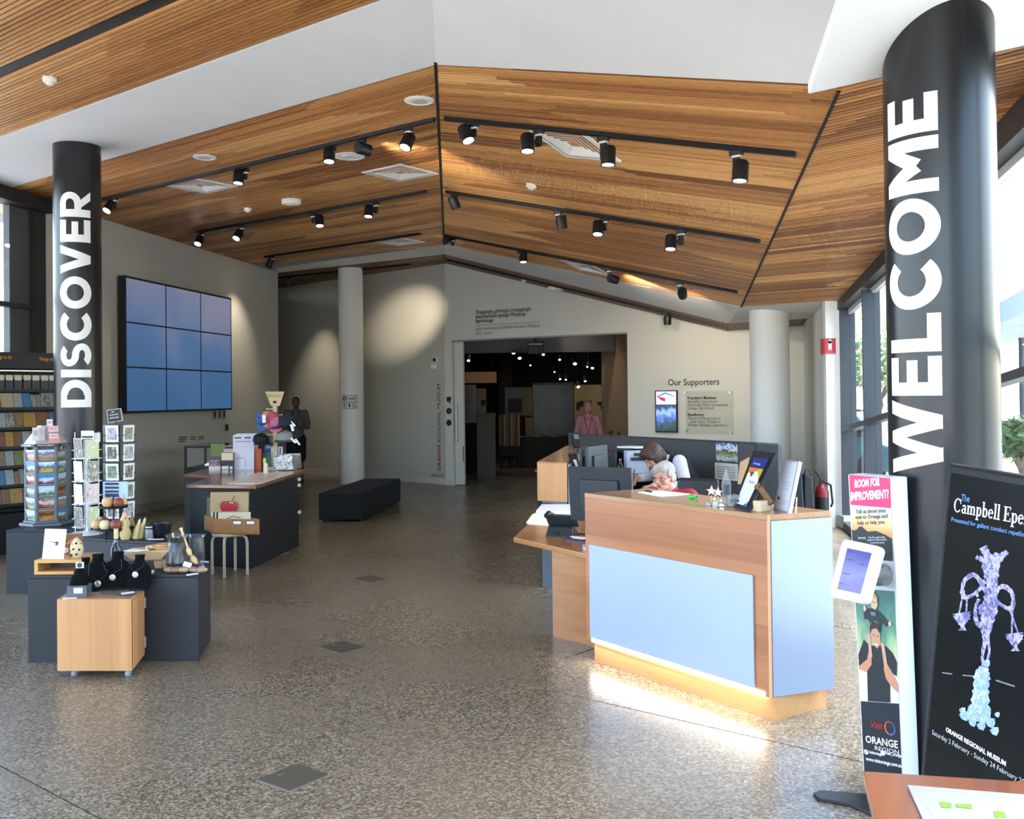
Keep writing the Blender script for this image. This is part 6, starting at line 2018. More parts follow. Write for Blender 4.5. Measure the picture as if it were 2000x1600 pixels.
# ---- wire card racks
def wire_rack(name,label,cx,cy_,z0,z1,rad,m,faces,rows,cw_,ch,rowz,face0,cards_fn,group,lab):
 t = thing(name,label,'display rack',(cx,cy_,z0))
 MB().cyl((cx,cy_,z0),(cx,cy_,z1),.012,n=10).build('pole',m,t)
 MB().lathe([(0,0),(.14,0),(.14,.012),(.03,.02),(0,.02)],(cx,cy_,z0),28).build('base',m,t)
 for f in range(faces):
  a = face0 + f * 2 * math.pi / faces
  n = Vector((math.cos(a),math.sin(a),0))
  u = Vector((-n.y,n.x,0))
  for r_ in range(rows):
   z = rowz[r_]
   c = Vector((cx,cy_,z)) + n * rad
   w = MB()
   bt = c - up * (ch / 2 + .004)
   w.tube([bt - u * cw_ / 2 - n * .012,bt - u * cw_ / 2 + n * .02,bt + u * cw_ / 2 + n * .02,bt + u * cw_ / 2 - n * .012],.0028,5)
   md = c - up * ch * .1
   w.tube([md - u * cw_ / 2 - n * .012,md - u * cw_ / 2 + n * .02,md - u * cw_ * .35 + n * .02],.0025,5)
   w.tube([md + u * cw_ / 2 - n * .012,md + u * cw_ / 2 + n * .02,md + u * cw_ * .35 + n * .02],.0025,5)
   w.tube([bt - n * .012,Vector((cx,cy_,bt.z))],.003,5)
   w.build('wire_pocket',m,t)
   if n.y < .35:
    cards_fn(f,r_,c,u,n,cw_,ch)
  c = Vector((cx,cy_,0)) + n * (rad - .012)
  for s_ in (-1,1):
   MB().cyl(c + u * cw_ * .52 * s_ + up * (z0 + .02),c + u * cw_ * .52 * s_ + up * z1,.003,n=6).build('wire',m,t)
 return t
BW = [picmat('art_branches',['#e4e2da','#c9c6bc','#77736a','#efede6','#d7d4ca'],4,.5,0,1,False),picmat('art_leaf',['#efeee8','#e8e6da','#c9d08d','#f2f0ea','#9aa08a'],3,.5,0,2,False),
      picmat('art_twigs',['#e9edf2','#dfe6ee','#b9c2cc','#edf1f5'],5,.5,0,3,False),picmat('art_floral',['#f0ede8','#d9b8b8','#e9e6df','#c24a5a','#efeae2'],3,.5,0,4,False),picmat('art_ink',['#d7d3c8','#4b4740','#8c877b','#e8e4da'],5,.5,0,5,False)]
m_ww = mat('wire_white','#dedfe0',.4)
fnum = {}
def cards_a(f,r_,c,u,n,w,h):
 side = {}
 az = math.degrees(math.atan2(n.x,-n.y))
 nm = 'left facing' if az < -15 else ('right facing' if az > 40 else 'front')
 fnum.setdefault(('a',nm,r_),0)
 fnum[('a',nm,r_)] += 1
 card('greeting_card','art card on the %s side of the white wire rack, %s row' % (nm,ORD[r_]),c,u,(up + n * .05).normalized(),n,w * .96,h,BW[(f * 2 + r_ * 3 + (4 if r_ == 0 else 0)) % 5],.03,'art cards on the white wire rack')
wx = gy(170,950,8.72).x
wire_rack('card_rack','white wire greeting card rack between the hexagonal spinner and the taller rack',wx,8.72,PZ,1.475,.085,m_ww,4,4,.125,.175,[1.335,1.135,.935,.735],math.radians(-122),cards_a,None,None)
hc_ = gy(171,850,8.62)
t = thing('price_sign','white header card with black stripe on the white wire rack','sign',hc_ - up * .05)
MB().box(hc_ + up * .0,(.115,.006,.075),-.1).build('card',m_card,t)
MB().box(hc_ + Vector((0,-.004,-.016)),(.1,.003,.016),-.1).build('stripe',m_ink,t)
MB().box(hc_ + Vector((0,-.004,-.034)),(.08,.003,.006),-.1).build('stripe',m_ink,t)
hc_ = gy(188,852,8.68)
tag(MB().box(hc_ - up * .01,(.07,.02,.08),-.3).build('card_stack',m_card),'white blank card standing at the top right of the white wire rack','card')
PHO = [picmat('photo_bw',['#3c3d44','#8f9098','#c3c4cb','#5c5d66'],3,.4,0,6,False),picmat('photo_green',['#3c4434','#7c8a6e','#a9a59c','#59604c'],3,.4,0,7,False),picmat('photo_tan',['#8f877c','#5a5048','#b9b1a5','#746a5f'],3,.4,0,8,False),picmat('photo_blue',['#5f83b8','#8fb0da','#c3d6ee','#7a8f70'],4,.4,0,9,False)]
m_cl = mat('card_lilac','#d9d6e6',.5)
def cards_b(f,r_,c,u,n,w,h):
 az = math.degrees(math.atan2(n.x,-n.y))
 nm = 'left' if az < -15 else ('right' if az > 40 else 'front')
 t = card('greeting_card','photo card on the %s side of the tall dark wire rack, %s row' % (nm,ORD[r_]),c,u,(up + n * .06).normalized(),n,w,h,PHO[3] if (nm == 'left' and r_ in (1,2,3)) else PHO[(f + r_ * 2) % 3],.28 if nm != 'left' or r_ == 0 else .12,'photo cards on the tall wire rack')
wx2 = gy(233,930,9.05).x
wire_rack('card_rack','tall dark wire card rack with white bordered photo cards, below the chalk sign',wx2,9.05,PZ,1.54,.12,mat('wire_dark','#34343f',.4),5,5,.125,.152,[1.45,1.277,1.104,.931,.758],math.radians(-98),cards_b,None,None)
t = thing('blue_booklet','pale blue booklet with dark bands in the front of the tall wire rack','booklet',gy(222,970,8.85))
a,b = gy(200,941,8.86),gy(251,974,8.86)
MB().box(((a.x + b.x) / 2,8.86,(a.z + b.z) / 2),(b.x - a.x,.008,a.z - b.z),-.1).build('cover',mat('booklet_blue','#b5cdf0',.4),t)
for k in range(4):
 MB().box(((a.x + b.x) / 2 - .03,8.853,a.z - .02 - k * .034),(.125,.006,.018 if k < 3 else .03),-.1).build('band',mat('booklet_band','#2a3346',.5),t)
# chalk sign
cs = [gy(208,801.5,9.0),gy(236,797.5,9.0),gy(240,822,9.0),gy(211,826.5,9.0)]
t = thing('chalk_sign','small black chalk price sign tilted on top of the tall wire rack','sign',cs[3])
MB().hexa([p + Vector((0,.012,0)) for p in cs],cs).build('frame',mat('chalk_frame','#c9c6bd',.5),t)
cc_ = sum(cs,Vector()) / 4
MB().poly([cc_ + (p - cc_) * .92 - Vector((0,.001,0)) for p in (cs[3],cs[2],cs[1],cs[0])]).build('board',m_black,t)
xd,yd = (cs[2] - cs[3]).normalized(),(cs[0] - cs[3]).normalized()
mb1 = MB()
for s,du,dv,w,h in (('ALL',.042,.088,.03,.010),('Postcards',.026,.063,.075,.012),('$1.50 each',.026,.034,.075,.015)):
 put_text(mb1,s,h,cs[3] + xd * du + yd * dv - Vector((0,.002,0)),xd,yd,w,.01,1)
mb1.build('chalk_lettering',m_paper,t)
MB().cyl(((cs[2] + cs[3]) / 2).xy.to_3d() + up * 1.5,(cs[2] + cs[3]) / 2 + up * .02,.004,n=6).build('stem',m_black,t)
# ---- tiered fruit stand with wooden fruit
m_rose = mat('fruit_red','#8a4638',.45,var=.12,scale=25)
m_tan = mat('fruit_tan','#d3a873',.5,var=.14,scale=20)
m_crm = mat('fruit_cream','#e2cda0',.5,var=.08,scale=20)
m_pear = mat('fruit_pear','#dab685',.5,var=.1,scale=20)
m_wire = mat('wire_black','#15151a',.4)
FY = 8.42
fc = gy(222,1040,FY)
fx_,fy_ = fc.x,FY
st_ = thing('tiered_stand','black two tier wire stand holding wooden fruit','stand',(fx_,fy_,PZ))
z_lo,z_hi = gy(220,1032,FY).z,gy(220,990,FY).z
MB().cyl((fx_,fy_,z_lo - .01),(fx_,fy_,gy(222,968,FY).z),.008,n=10).build('post',m_wire,st_)
for z,r_ in ((z_lo,.16),(z_hi,.115)):
 MB().lathe([(0,-.004),(r_,-.004),(r_ + .004,.014),(r_,.016),(r_ - .006,0),(0,0)],(fx_,fy_,z - .004),32).build('tier',m_wire,st_,smooth=True)
for k in range(3):
 a = k * 2.094 + .5
 x,y = math.cos(a),math.sin(a)
 MB().tube([(fx_ + x * .1,fy_ + y * .1,z_lo - .008),(fx_ + x * .15,fy_ + y * .15,(z_lo + PZ) / 2 + .01),(fx_ + x * .13,fy_ + y * .13,PZ + .02),(fx_ + x * .155,fy_ + y * .155,PZ + .004)],.005,6).build('leg',m_wire,st_,smooth=True)
mb1 = MB()
mb1.ring((fx_,fy_ - .07,PZ + .05),.03,.003,(0,1,0)).ring((fx_ - .06,fy_ - .06,PZ + .05),.03,.003,(0,1,0)).ring((fx_ + .06,fy_ - .06,PZ + .05),.03,.003,(0,1,0))
tag(mb1.build('scroll_wire',m_wire,st_),kind='stuff')
def apple(label,c,r,m):
 t = thing('wooden_apple',label,'ornament',c,group='wooden fruit on the tiered stand')
 MB().lathe([(0,.12 * r),(.35 * r,.02 * r),(.7 * r,.12 * r),(.98 * r,.6 * r),(1.0 * r,1.0 * r),(.85 * r,1.5 * r),(.5 * r,1.78 * r),(.18 * r,1.72 * r),(0,1.6 * r)],c,22).build('fruit',m,t,smooth=True)
 MB().tube([c + up * 1.6 * r,c + up * 1.9 * r + Vector((.1 * r,0,0)),c + up * 2.1 * r + Vector((.25 * r,0,0))],.06 * r,6).build('stalk',mat('stalk_brown','#4a3325',.7),t)
def pear(label,c,h,m,rx=.32,lean=(0,0),name='wooden_pear',group=None):
 t = thing(name,label,'ornament',c,group=group)
 q = Matrix.Translation(c) @ Matrix.Rotation(lean[0],4,'Y') @ Matrix.Rotation(lean[1],4,'X')
 MB().lathe([(0,0),(.2 * h,.01 * h),(rx * h,.2 * h),(rx * h * .98,.34 * h),(rx * .72 * h,.55 * h),(rx * .42 * h,.74 * h),(rx * .33 * h,.88 * h),(rx * .18 * h,.97 * h),(0,.98 * h)],n=22,mx=q).build('fruit',m,t,smooth=True)
 MB().cyl(q @ Vector((0,0,.95 * h)),q @ Vector((.02 * h,0,1.08 * h)),.02 * h,n=6).build('stalk',mat('stalk_brown','#4a3325',.7),t)
fr = lambda px,dy,z: Vector((gy(px,1000,fy_ + dy).x,fy_ + dy,z + .002))
apple('tan wooden apple on the upper tier of the black stand',fr(210,-.05,z_hi),.046,m_tan)
apple('dark red wooden apple on the upper tier of the black stand',fr(231,-.045,z_hi),.043,m_rose)
pear('pale wooden pear at the back of the upper tier',fr(241,.05,z_hi),.095,m_pear,.4,(0,0),'wooden_pear','wooden fruit on the tiered stand')
apple('tan wooden apple at the left of the lower tier',fr(189,-.05,z_lo),.042,m_tan)
apple('cream wooden apple on the lower tier, second from the left',fr(205,-.10,z_lo),.044,m_crm)
apple('dark red wooden apple on the lower tier under the post',fr(226,-.105,z_lo),.046,m_rose)
pear('tall pale wooden pear at the right of the lower tier',fr(243,-.04,z_lo),.145,m_pear,.33,(0,0),'wooden_pear','wooden fruit on the tiered stand')
apple('dark red wooden apple at the back of the lower tier, left of the post',fr(203,.08,z_lo),.045,m_rose)
pg = lambda x,y: gz(x,y,PZ)
pear('pale carved wooden pear standing right of the fruit stand',pg(245,1054),.175,mat('carved_straw','#c9b27c',.6,var=.2,scale=18),.27)
pear('brown carved wooden pear behind the pale one',pg(256,1047),.19,mat('carved_brown','#9c754e',.6,var=.2,scale=18),.2,(.05,0))
pear('slim straw coloured carved gourd leaning right',pg(265,1052),.175,mat('carved_straw2','#d8c489',.6,var=.2,scale=18),.17,(.22,0),'carved_gourd')
pear('second slim straw coloured gourd, nearest the jar',pg(272,1051),.185,mat('carved_straw2','#d8c489',.6,var=.2,scale=18),.17,(.3,0),'carved_gourd')
c = pg(291,1053)
t = thing('glass_jar','small glass jar with striped lid beside the black bowl','jar',c)
MB().lathe([(0,0),(.03,0),(.033,.01),(.033,.075),(.028,.085)],c,20).build('body',glassmat('jar_glass','#c3ccd6',1.0,.2),t,smooth=True)
for k in range(3):
 MB().lathe([(.029,.085 + k * .012),(.03,.086 + k * .012),(.03,.094 + k * .012),(.0,.095 + k * .012)],c,20).build('lid_band',[m_black,m_wht,m_black][k],t)
c = pg(315,1050)
t = thing('black_bowl','rough black bowl with a wavy rim at the right of the rear plinth','bowl',c)
mb1 = MB()
pr_ = [(0,0),(.05,0),(.075,.05),(.088,.125),(.078,.12),(.06,.05),(0,.012)]
mb1.lathe(pr_,c,36)
for i,v in enumerate(mb1.v):
 if v.z > c.z + .1:
  a = math.atan2(v.y - c.y,v.x - c.x)
  mb1.v[i] = v + up * (.004 * math.sin(5 * a) + .002 * math.sin(11 * a))
mb1.build('body',mat('black_glaze','#17181a',.3,bump=.4,scale=40),t,smooth=True)
tag(MB().prism([(c.x - .07,c.y - .13),(c.x + .06,c.y - .13),(c.x + .06,c.y - .1),(c.x - .07,c.y - .1)],PZ,PZ + .004).build('price_card',m_paper),'white price strip lying in front of the black bowl','card')
# ---- front plinth: box, sign, vase, bottle, stand, wooden ware
bx0,bx1 = gy(67,1126,6.70),gy(160,1126,6.70)
wb = thing('timber_box','low timber box with a dark recessed front on the front plinth','box',((bx0.x + bx1.x) / 2,6.85,PZ))
zt_ = .675
x0,x1 = bx0.x,bx1.x
m_wbx = wood('recess_box_timber','#d9a964','#c18c48',0,'h',.2,.45,.1)
MB().box(((x0 + x1) / 2,6.86,zt_ - .01),(x1 - x0,.32,.02)).build('top',m_wbx,wb)
MB().box(((x0 + x1) / 2,6.86,PZ + .01),(x1 - x0,.32,.02)).build('bottom',m_wbx,wb)
for x in (x0 + .012,x1 - .012):
 MB().box((x,6.86,(PZ + zt_) / 2),(.024,.32,zt_ - PZ - .04)).build('side',m_wbx,wb)
MB().box(((x0 + x1) / 2,6.9,(PZ + zt_) / 2),(x1 - x0 - .05,.02,zt_ - PZ - .04)).build('recess_panel',m_frame,wb)
tz_ = zt_
a,b,c_,d = gy(82,1088,6.76),gy(124,1090,6.74),gy(130,1034,6.82),gy(88,1033,6.84)
t = thing('paper_sign','white information card with a small dark bird drawing on the timber box','sign',((a + b) / 2).xy.to_3d() + up * tz_)
for p in (a,b):
 p.z = tz_
MB().hexa([p + Vector((0,.004,0)) for p in (a,b,c_,d)],[a,b,c_,d]).build('card',m_paper,t)
P = lambda u,v: a + (b - a) * u + (d - a) * v - Vector((0,.0015,.0))
mb1 = MB()
for v,u0,u1,h in ((.79,.3,.75,.02),(.70,.27,.75,.02),(.63,.3,.7,.004)):
 mb1.poly([P(u0,v),P(u1,v),P(u1,v + h * .6),P(u0,v + h * .6)])
mb1.build('text_lines',mat('soft_grey_ink','#b5b6ba',.6),t)
MB().poly([P(.34,.56),P(.36,.6),P(.42,.555),P(.52,.56),P(.62,.58),P(.68,.57),P(.7,.52),P(.66,.46),P(.58,.44),P(.55,.48),P(.6,.52),P(.48,.53)]).build('drawing',m_plas2,t)
t = thing('cardboard_box','small brown cardboard box behind the dotted vase','box',gy(137,1088,7.0).xy.to_3d() + up * tz_)
a_,b_2 = gy(124,1045,6.93),gy(152,1088,6.93)
MB().box(((a_.x + b_2.x) / 2,6.97,(tz_ + a_.z) / 2),(b_2.x - a_.x,.08,a_.z - tz_)).build('carton',mat('carton_brown','#8d6b4f',.8),t)
MB().box(((a_.x + b_2.x) / 2,6.97,a_.z + .002),(b_2.x - a_.x,.03,.004)).build('tape',mat('tape_tan','#a98660',.5),t)
MB().cyl(gy(128,1075,6.925),gy(128,1075,6.92),.02,n=16).build('sticker',m_card,t)
c = Vector((gy(150,1080,6.82).x,6.82,tz_))
t = thing('dotted_vase','cream egg shaped vase with dark holes on the timber box','vase',c)
mb1 = MB().lathe([(0,0),(.03,0),(.043,.03),(.045,.055),(.036,.095),(.018,.122),(.006,.135),(0,.137)],c,26)
mb1.build('body',mat('vase_cream','#cdbb92',.5),t,smooth=True)
mb1 = MB()
for k,(a,z) in enumerate(((-.5,.09),(.3,.098),(-.1,.06),(.75,.055),(-.9,.05),(.35,.025),(-.6,.018),(1.2,.09))):
 r_ = .043 if z < .07 else .034
 n = Vector((math.sin(a),-math.cos(a),0))
 p = c + n * (r_ + .001) + up * z
 mb1.cyl(p - n * .006,p + n * .0015,.0075,n=12)
tag(mb1.build('holes',m_dark,t),kind='stuff')
t = thing('orange_marker','orange marker stick leaning on the cardboard box by the vase','marker',gy(135,1062,6.9))
MB().cyl(gy(132,1064,6.9),gy(146,1054,6.9),.011,n=10).build('barrel',mat('marker_orange','#ec7a35',.5),t)
MB().cyl(gy(146,1054,6.9),gy(148,1052.5,6.9),.011,.006,n=10).build('tip',mat('marker_orange','#ec7a35',.5),t)
c = Vector((gy(227,1080,7.05).x,7.05,PZ))
t = thing('wine_bottle','dark bottle with a pale cork stopper and blue ribbon behind the necklace busts','bottle',c)
hb = gy(228,1051,7.05).z - PZ
MB().lathe([(0,0),(.034,0),(.036,.01),(.036,hb * .62),(.016,hb * .82),(.015,hb)],c,22).build('body',mat('bottle_dark','#12171d',.1),t,smooth=True)
MB().cyl(c + up * (hb - .005),Vector((c.x,c.y,gy(228,1033,7.05).z)),.0155,n=14).build('cork',mat('cork','#d8c48c',.7,var=.2,scale=60),t)
MB().hexa([c + Vector((-.02,-.02,hb * .8)),c + Vector((-.012,-.02,hb * .8)),c + Vector((-.012,-.022,hb * .8)),c + Vector((-.02,-.022,hb * .8))],[c + Vector((.0,-.02,hb * .93)),c + Vector((.02,-.02,hb * .93)),c + Vector((.02,-.022,hb * .93)),c + Vector((.0,-.022,hb * .93))]).build('ribbon',mat('ribbon_blue','#8fb0de',.4),t)
# necklace busts
m_vel = mat('black_velvet','#08080a',.95,spec=.2)
def bust(label,px,yb,Yb,h,w,rz,pend,group='black necklace busts on the timber cabinet'):
 c = Vector((gy(px,yb,Yb).x,Yb,CT if Yb < 6.64 else PZ))
 t = thing('necklace_bust',label,'bust',c,rz,group)
 mb = MB()
 secs = [(0.0,.36,.22),(.1,.46,.2),(.35,.5,.16),(.58,.48,.15),(.7,.36,.14),(.78,.2,.13),(.9,.17,.13),(1.0,.19,.14)]
 n = 20
 vs_,fs = [],[]
 for z,sx_,sy_ in secs:
  for i in range(n):
   a = 2 * math.pi * i / n
   vs_.append((sx_ * w * math.cos(a),sy_ * w * math.sin(a) + .22 * w * (z - .3),z * h))
 for k in range(len(secs) - 1):
  for i in range(n):
   fs.append((k * n + i,k * n + (i + 1) % n,(k + 1) * n + (i + 1) % n,(k + 1) * n + i))
 fs.append(tuple(range(n - 1,-1,-1)))
 fs.append(tuple((len(secs) - 1) * n + i for i in range(n)))
 mb.add(vs_,fs).build('form',m_vel,t,local=True,smooth=True)
 if pend:
  px_,pz_,pr_ = pend
  MB().lathe([(0,-.003),(pr_,-.003),(pr_,.003),(pr_ * .7,.005),(0,.005)],n=24,mx=Matrix.Translation((px_,-.16 * w - .012,pz_)) @ Matrix.Rotation(math.pi / 2,4,'X')).build('pendant',mat('pendant_silver','#b9b9b4',.3,metal=.8,var=.5,scale=90),t,local=True)
  MB().tube([(px_,-.16 * w - .01,pz_ + pr_),(px_ + .06,-.13 * w - .012,pz_ + .06),(.1 * w + .02,-.02,h * .82)],.0018,5).tube([(px_,-.16 * w - .01,pz_ + pr_),(px_ - .06,-.13 * w - .012,pz_ + .06),(-.1 * w - .02,-.02,h * .82)],.0018,5).build('chain',mat('chain_dark','#3b3a38',.4,metal=.6),t,local=True)
bust('black velvet bust at the left with a low silver pendant',189,1140,6.55,.235,.20,.1,(.02,.05,.021))
bust('middle black velvet bust with a round pendant on a diagonal cord',228,1140,6.58,.245,.20,0,(-.01,.085,.021))
bust('right black velvet bust with a bright round silver pendant',270,1142,6.56,.225,.18,-.1,(0,.105,.021))
bust('small black velvet bust at the back left with a dull pendant',166,1130,6.60,.205,.15,.15,(0,.075,.014))
# acrylic box with jewellery card
c = Vector((gy(155,1158,6.36).x,6.36,CT))
t = thing('acrylic_box','clear acrylic box with a white label at the front left of the cabinet top','box',c,.1)
m_acr = glassmat('acrylic_blue','#8fa3c0',1.0,.12)
for s_,p in (((.12,.004,.075),(0,-.05,.0375)),((.12,.004,.075),(0,.05,.0375)),((.004,.1,.075),(-.058,0,.0375)),((.004,.1,.075),(.058,0,.0375)),((.12,.1,.004),(0,0,.002))):
 MB().box(p,s_).build('pane',m_acr,t,local=True)
MB().box((.01,-.054,.045),(.055,.003,.034)).build('label',mat('label_pale','#d7e3f2',.5),t,local=True)
bust('small black bust with a picture card in the clear acrylic box',154,1140,6.37,.19,.12,0,None)
jc = gy(156,1104,6.33)
t = thing('jewellery_card','small silver picture card on the black bust in the acrylic box','card',jc - up * .02)
MB().box(jc,(.05,.006,.038),.05).build('card',mat('card_silver','#cfd6d4',.4),t)
MB().lathe([(.012,0),(.016,0),(.016,.002),(.012,.002)],n=20,mx=Matrix.Translation(jc - Vector((0,.003,0))) @ Matrix.Rotation(math.pi / 2,4,'X')).build('print',m_frame,t)
# clear lid lying on the cabinet
lq = [gz(x,y,CT) for x,y in ((178,1165),(252,1170),(290,1147),(225,1142))]
t = thing('plastic_sleeve','clear plastic sleeve with white labels lying on the cabinet top','sleeve',lq[0])
MB().prism([(p.x,p.y) for p in lq],CT + .002,CT + .014).build('film',glassmat('sleeve_film','#eceef2',.5,.05,.08),t)
for k,pts in enumerate((((255,1146),(272,1146),(270,1149),(253,1149)),((236,1158),(261,1155),(263,1158),(238,1162)))):
 q = [gz(x,y,CT + .0145) for x,y in pts]
 MB().poly(q[::-1]).build('label',m_paper,t)
tag(MB().prism([(p.x,p.y) for p in [gz(x,y,CT) for x,y in ((124,1167),(152,1165),(150,1169),(122,1171))]],CT,CT + .004).build('price_card',mat('card_pink','#e9d6d2',.5)),'pale price card at the front left edge of the cabinet','card')
# carved wooden stand
m_cw = mat('carved_wood','#c3a27c',.55,var=.12,scale=12)
c = Vector((gy(300,1100,6.9).x,6.9,PZ))
zt2 = gy(300,1083,6.9).z
t = thing('wooden_stand','carved pale timber trough on a thick pedestal leg on the front plinth','stand',c)
xl,xr = gy(246,1075,6.9).x,gy(342,1075,6.9).x
MB().hexa([(xl + .07,6.82,zt2 - .03),(xr - .07,6.82,zt2 - .03),(xr - .07,6.98,zt2 - .03),(xl + .07,6.98,zt2 - .03)],[(xl,6.79,zt2 + .035),(xr,6.79,zt2 + .045),(xr,7.0,zt2 + .045),(xl,7.0,zt2 + .035)]).build('trough',m_cw,t,bevel=.01)
for px in (312,328):
 x = gy(px,1100,6.9).x
 MB().hexa([(x - .026,6.87,PZ),(x + .026,6.87,PZ),(x + .026,6.93,PZ),(x - .026,6.93,PZ)],[(x - .034,6.86,zt2 - .025),(x + .034,6.86,zt2 - .025),(x + .034,6.94,zt2 - .025),(x - .034,6.94,zt2 - .025)]).build('leg',m_cw,t,bevel=.008)
for k,(px,y,r_) in enumerate(((298,1074,.035),(322,1069,.05))):
 p = Vector((gy(px,y,6.88).x,6.88,zt2 + .045))
 tt = thing('wooden_ring' if k == 0 else 'wooden_dish',['ring shaped wooden piece lying on the carved trough','shallow stacked wooden dish on the carved trough'][k],'ornament',p)
 if k == 0:
  MB().ring(p + up * .012,r_,.01).build('ring',m_pear,tt,smooth=True)
  MB().cyl(p + Vector((-.03,-.03,.012)),p + Vector((.0,-.09,.0)),.009,n=8).build('tail',m_pear,tt)
 else:
  MB().lathe([(0,0),(.07,0),(.085,.02),(.06,.022),(0,.012)],p,24).build('dish',m_tan,tt,smooth=True)
  MB().lathe([(0,.014),(.05,.016),(.06,.032),(.0,.03)],p,24).build('upper_dish',m_tan,tt,smooth=True)
pa_ = [gy(240,1075,6.74),gy(262,1071,6.82),gy(288,1081,6.76),gy(266,1083,6.70)]
zz = zt2 + .05
tag(MB().prism([(p.x,p.y) for p in pa_],zz,zz + .003).build('paper_slip',m_paper),'white slip of paper on the left end of the carved trough','paper')
# wooden ware in cellophane
m_cel = glassmat('cellophane','#eceef2',1.3,.05,.1)
c = Vector((gy(345,1110,6.85).x,6.85,PZ))
t = thing('wrapped_bundle','dark vase wrapped in cellophane with wooden handles on the front plinth','package',c)
hv = gy(345,1050,6.85).z - PZ
mb1 = MB().lathe([(0,0),(.055,0),(.07,.05),(.06,hv * .6),(.045,hv * .85),(.06,hv)],c,24)
for i,v in enumerate(mb1.v):
 a = math.atan2(v.y - c.y,v.x - c.x)
 d = 1 + .06 * math.sin(7 * a + v.z * 60)
 mb1.v[i] = Vector((c.x + (v.x - c.x) * d,c.y + (v.y - c.y) * d,v.z))
mb1.build('vase',mat('vase_black','#16171f',.3,bump=.3,scale=50),t,smooth=True)
mb1 = MB().lathe([(.06,.01),(.078,.05),(.068,hv * .6),(.05,hv * .85),(.075,hv + .02)],c,18)
for i,v in enumerate(mb1.v):
 a = math.atan2(v.y - c.y,v.x - c.x)
 d = 1 + .09 * math.sin(5 * a + v.z * 90)
 mb1.v[i] = Vector((c.x + (v.x - c.x) * d,c.y + (v.y - c.y) * d,v.z))
mb1.build('cellophane',m_cel,t)
for k,(p0_,p1_) in enumerate((((340,1052),(337,1041)),((346,1052),(349,1048)))):
 MB().tube([gy(*p0_,6.85),gy(*p1_,6.85)],.011,8,.006).build('handle',m_pear,t)
def spoon(label,tip,bowl,Yk,r_):
 a,b = gy(*tip,Yk),gy(*bowl,Yk - .04)
 t = thing('wooden_spoon',label,'spoon',b,group='wooden spoons on the front plinth')
 MB().tube([a,a + (b - a) * .12,a + (b - a) * .5,a + (b - a) * .8],.009,8,.006).build('handle',m_pear,t,smooth=True)
 d = (b - a).normalized()
 q = d.to_track_quat('Z','Y').to_matrix()
 MB().ell(b - d * .03,(r_,.012,r_ * 1.5),mx=q).build('bowl',m_pear,t,smooth=True)
 MB().tube([a + (b - a) * .02,a + (b - a) * .1],.013,8,.009).build('knob',m_pear,t,smooth=True)
spoon('long wooden spoon standing up in the cellophane, handle up',(353,1031),(372,1085),6.86,.022)
spoon('second wooden spoon leaning right behind the first',(362,1062),(383,1100),6.9,.026)
bq = Vector((gy(384,1080,7.0).x,7.0,PZ))
t = thing('plastic_bag','tall clear plastic bag standing behind the wooden spoons','bag',bq)
hb = gy(384,1044,7.0).z - PZ
mb1 = MB().lathe([(.05,0),(.06,.02),(.062,hb * .5),(.055,hb * .9),(.065,hb)],bq,18)
for i,v in enumerate(mb1.v):
 a = math.atan2(v.y - bq.y,v.x - bq.x)
 d = 1 + .08 * math.sin(4 * a + v.z * 70)
 mb1.v[i] = Vector((bq.x + (v.x - bq.x) * d,bq.y + (v.y - bq.y) * d * .6,v.z))
mb1.build('film',m_cel,t)
MB().box(bq + up * .012,(.08,.05,.02)).build('bottom_card',mat('bag_card','#8a8f96',.5),t)
rw = random.Random(9)
for k in range(9):
 px,y = 332 + (k % 5) * 15 + rw.uniform(-3,3),1119 - (k // 5) * 9
 p = gz(px,y,PZ)
 tt = thing('wooden_scoop','small wooden scoop in cellophane, %s from the left in the %s row of the heap' % (ORD[k % 5],'front' if k < 5 else 'back'),'scoop',p,group='cellophane wrapped wooden scoops')
 a = rw.uniform(-.6,.6)
 MB().ell(p + up * (.02 + .03 * (k // 5)),(.045,.028,.02),mx=Matrix.Rotation(a,3,'Z')).build('scoop',[m_tan,mat('scoop_brown','#b98357',.4,var=.2,scale=20)][k % 2],tt,smooth=True)
 MB().ell(p + up * (.022 + .03 * (k // 5)),(.05,.032,.0225),mx=Matrix.Rotation(a,3,'Z')).build('wrapper',m_cel,tt)
for k,(x,y,w,h,a,lb) in enumerate(((366,1103,.055,.032,.3,'white label card on the heap of wrapped scoops'),(394,1109,.035,.02,-.2,'small white label at the right of the heap of wrapped scoops'))):
 p = gy(x,y,6.72)
 tag(MB().box(None,(w,.003,h),mx=Matrix.Translation(p) @ Matrix.Rotation(a,4,'Y') @ Matrix.Rotation(-.4,4,'X')).build('label_card',m_paper),lb,'card')
for k,(pts,lb) in enumerate(((((363,1123),(385,1120),(388,1121),(366,1125)),'white strip at the front right edge of the front plinth'),(((392,1096),(408,1098),(407,1099.5),(391,1098)),'white strip at the back right corner of the front plinth'),(((288,1116),(302,1114),(300,1120),(286,1121)),'small tag on the front plinth between the bust and the carved leg'))):
 tag(MB().prism([(p.x,p.y) for p in [gz(x,y,PZ) for x,y in pts]],PZ,PZ + .004).build('price_card',m_paper),lb,'card')
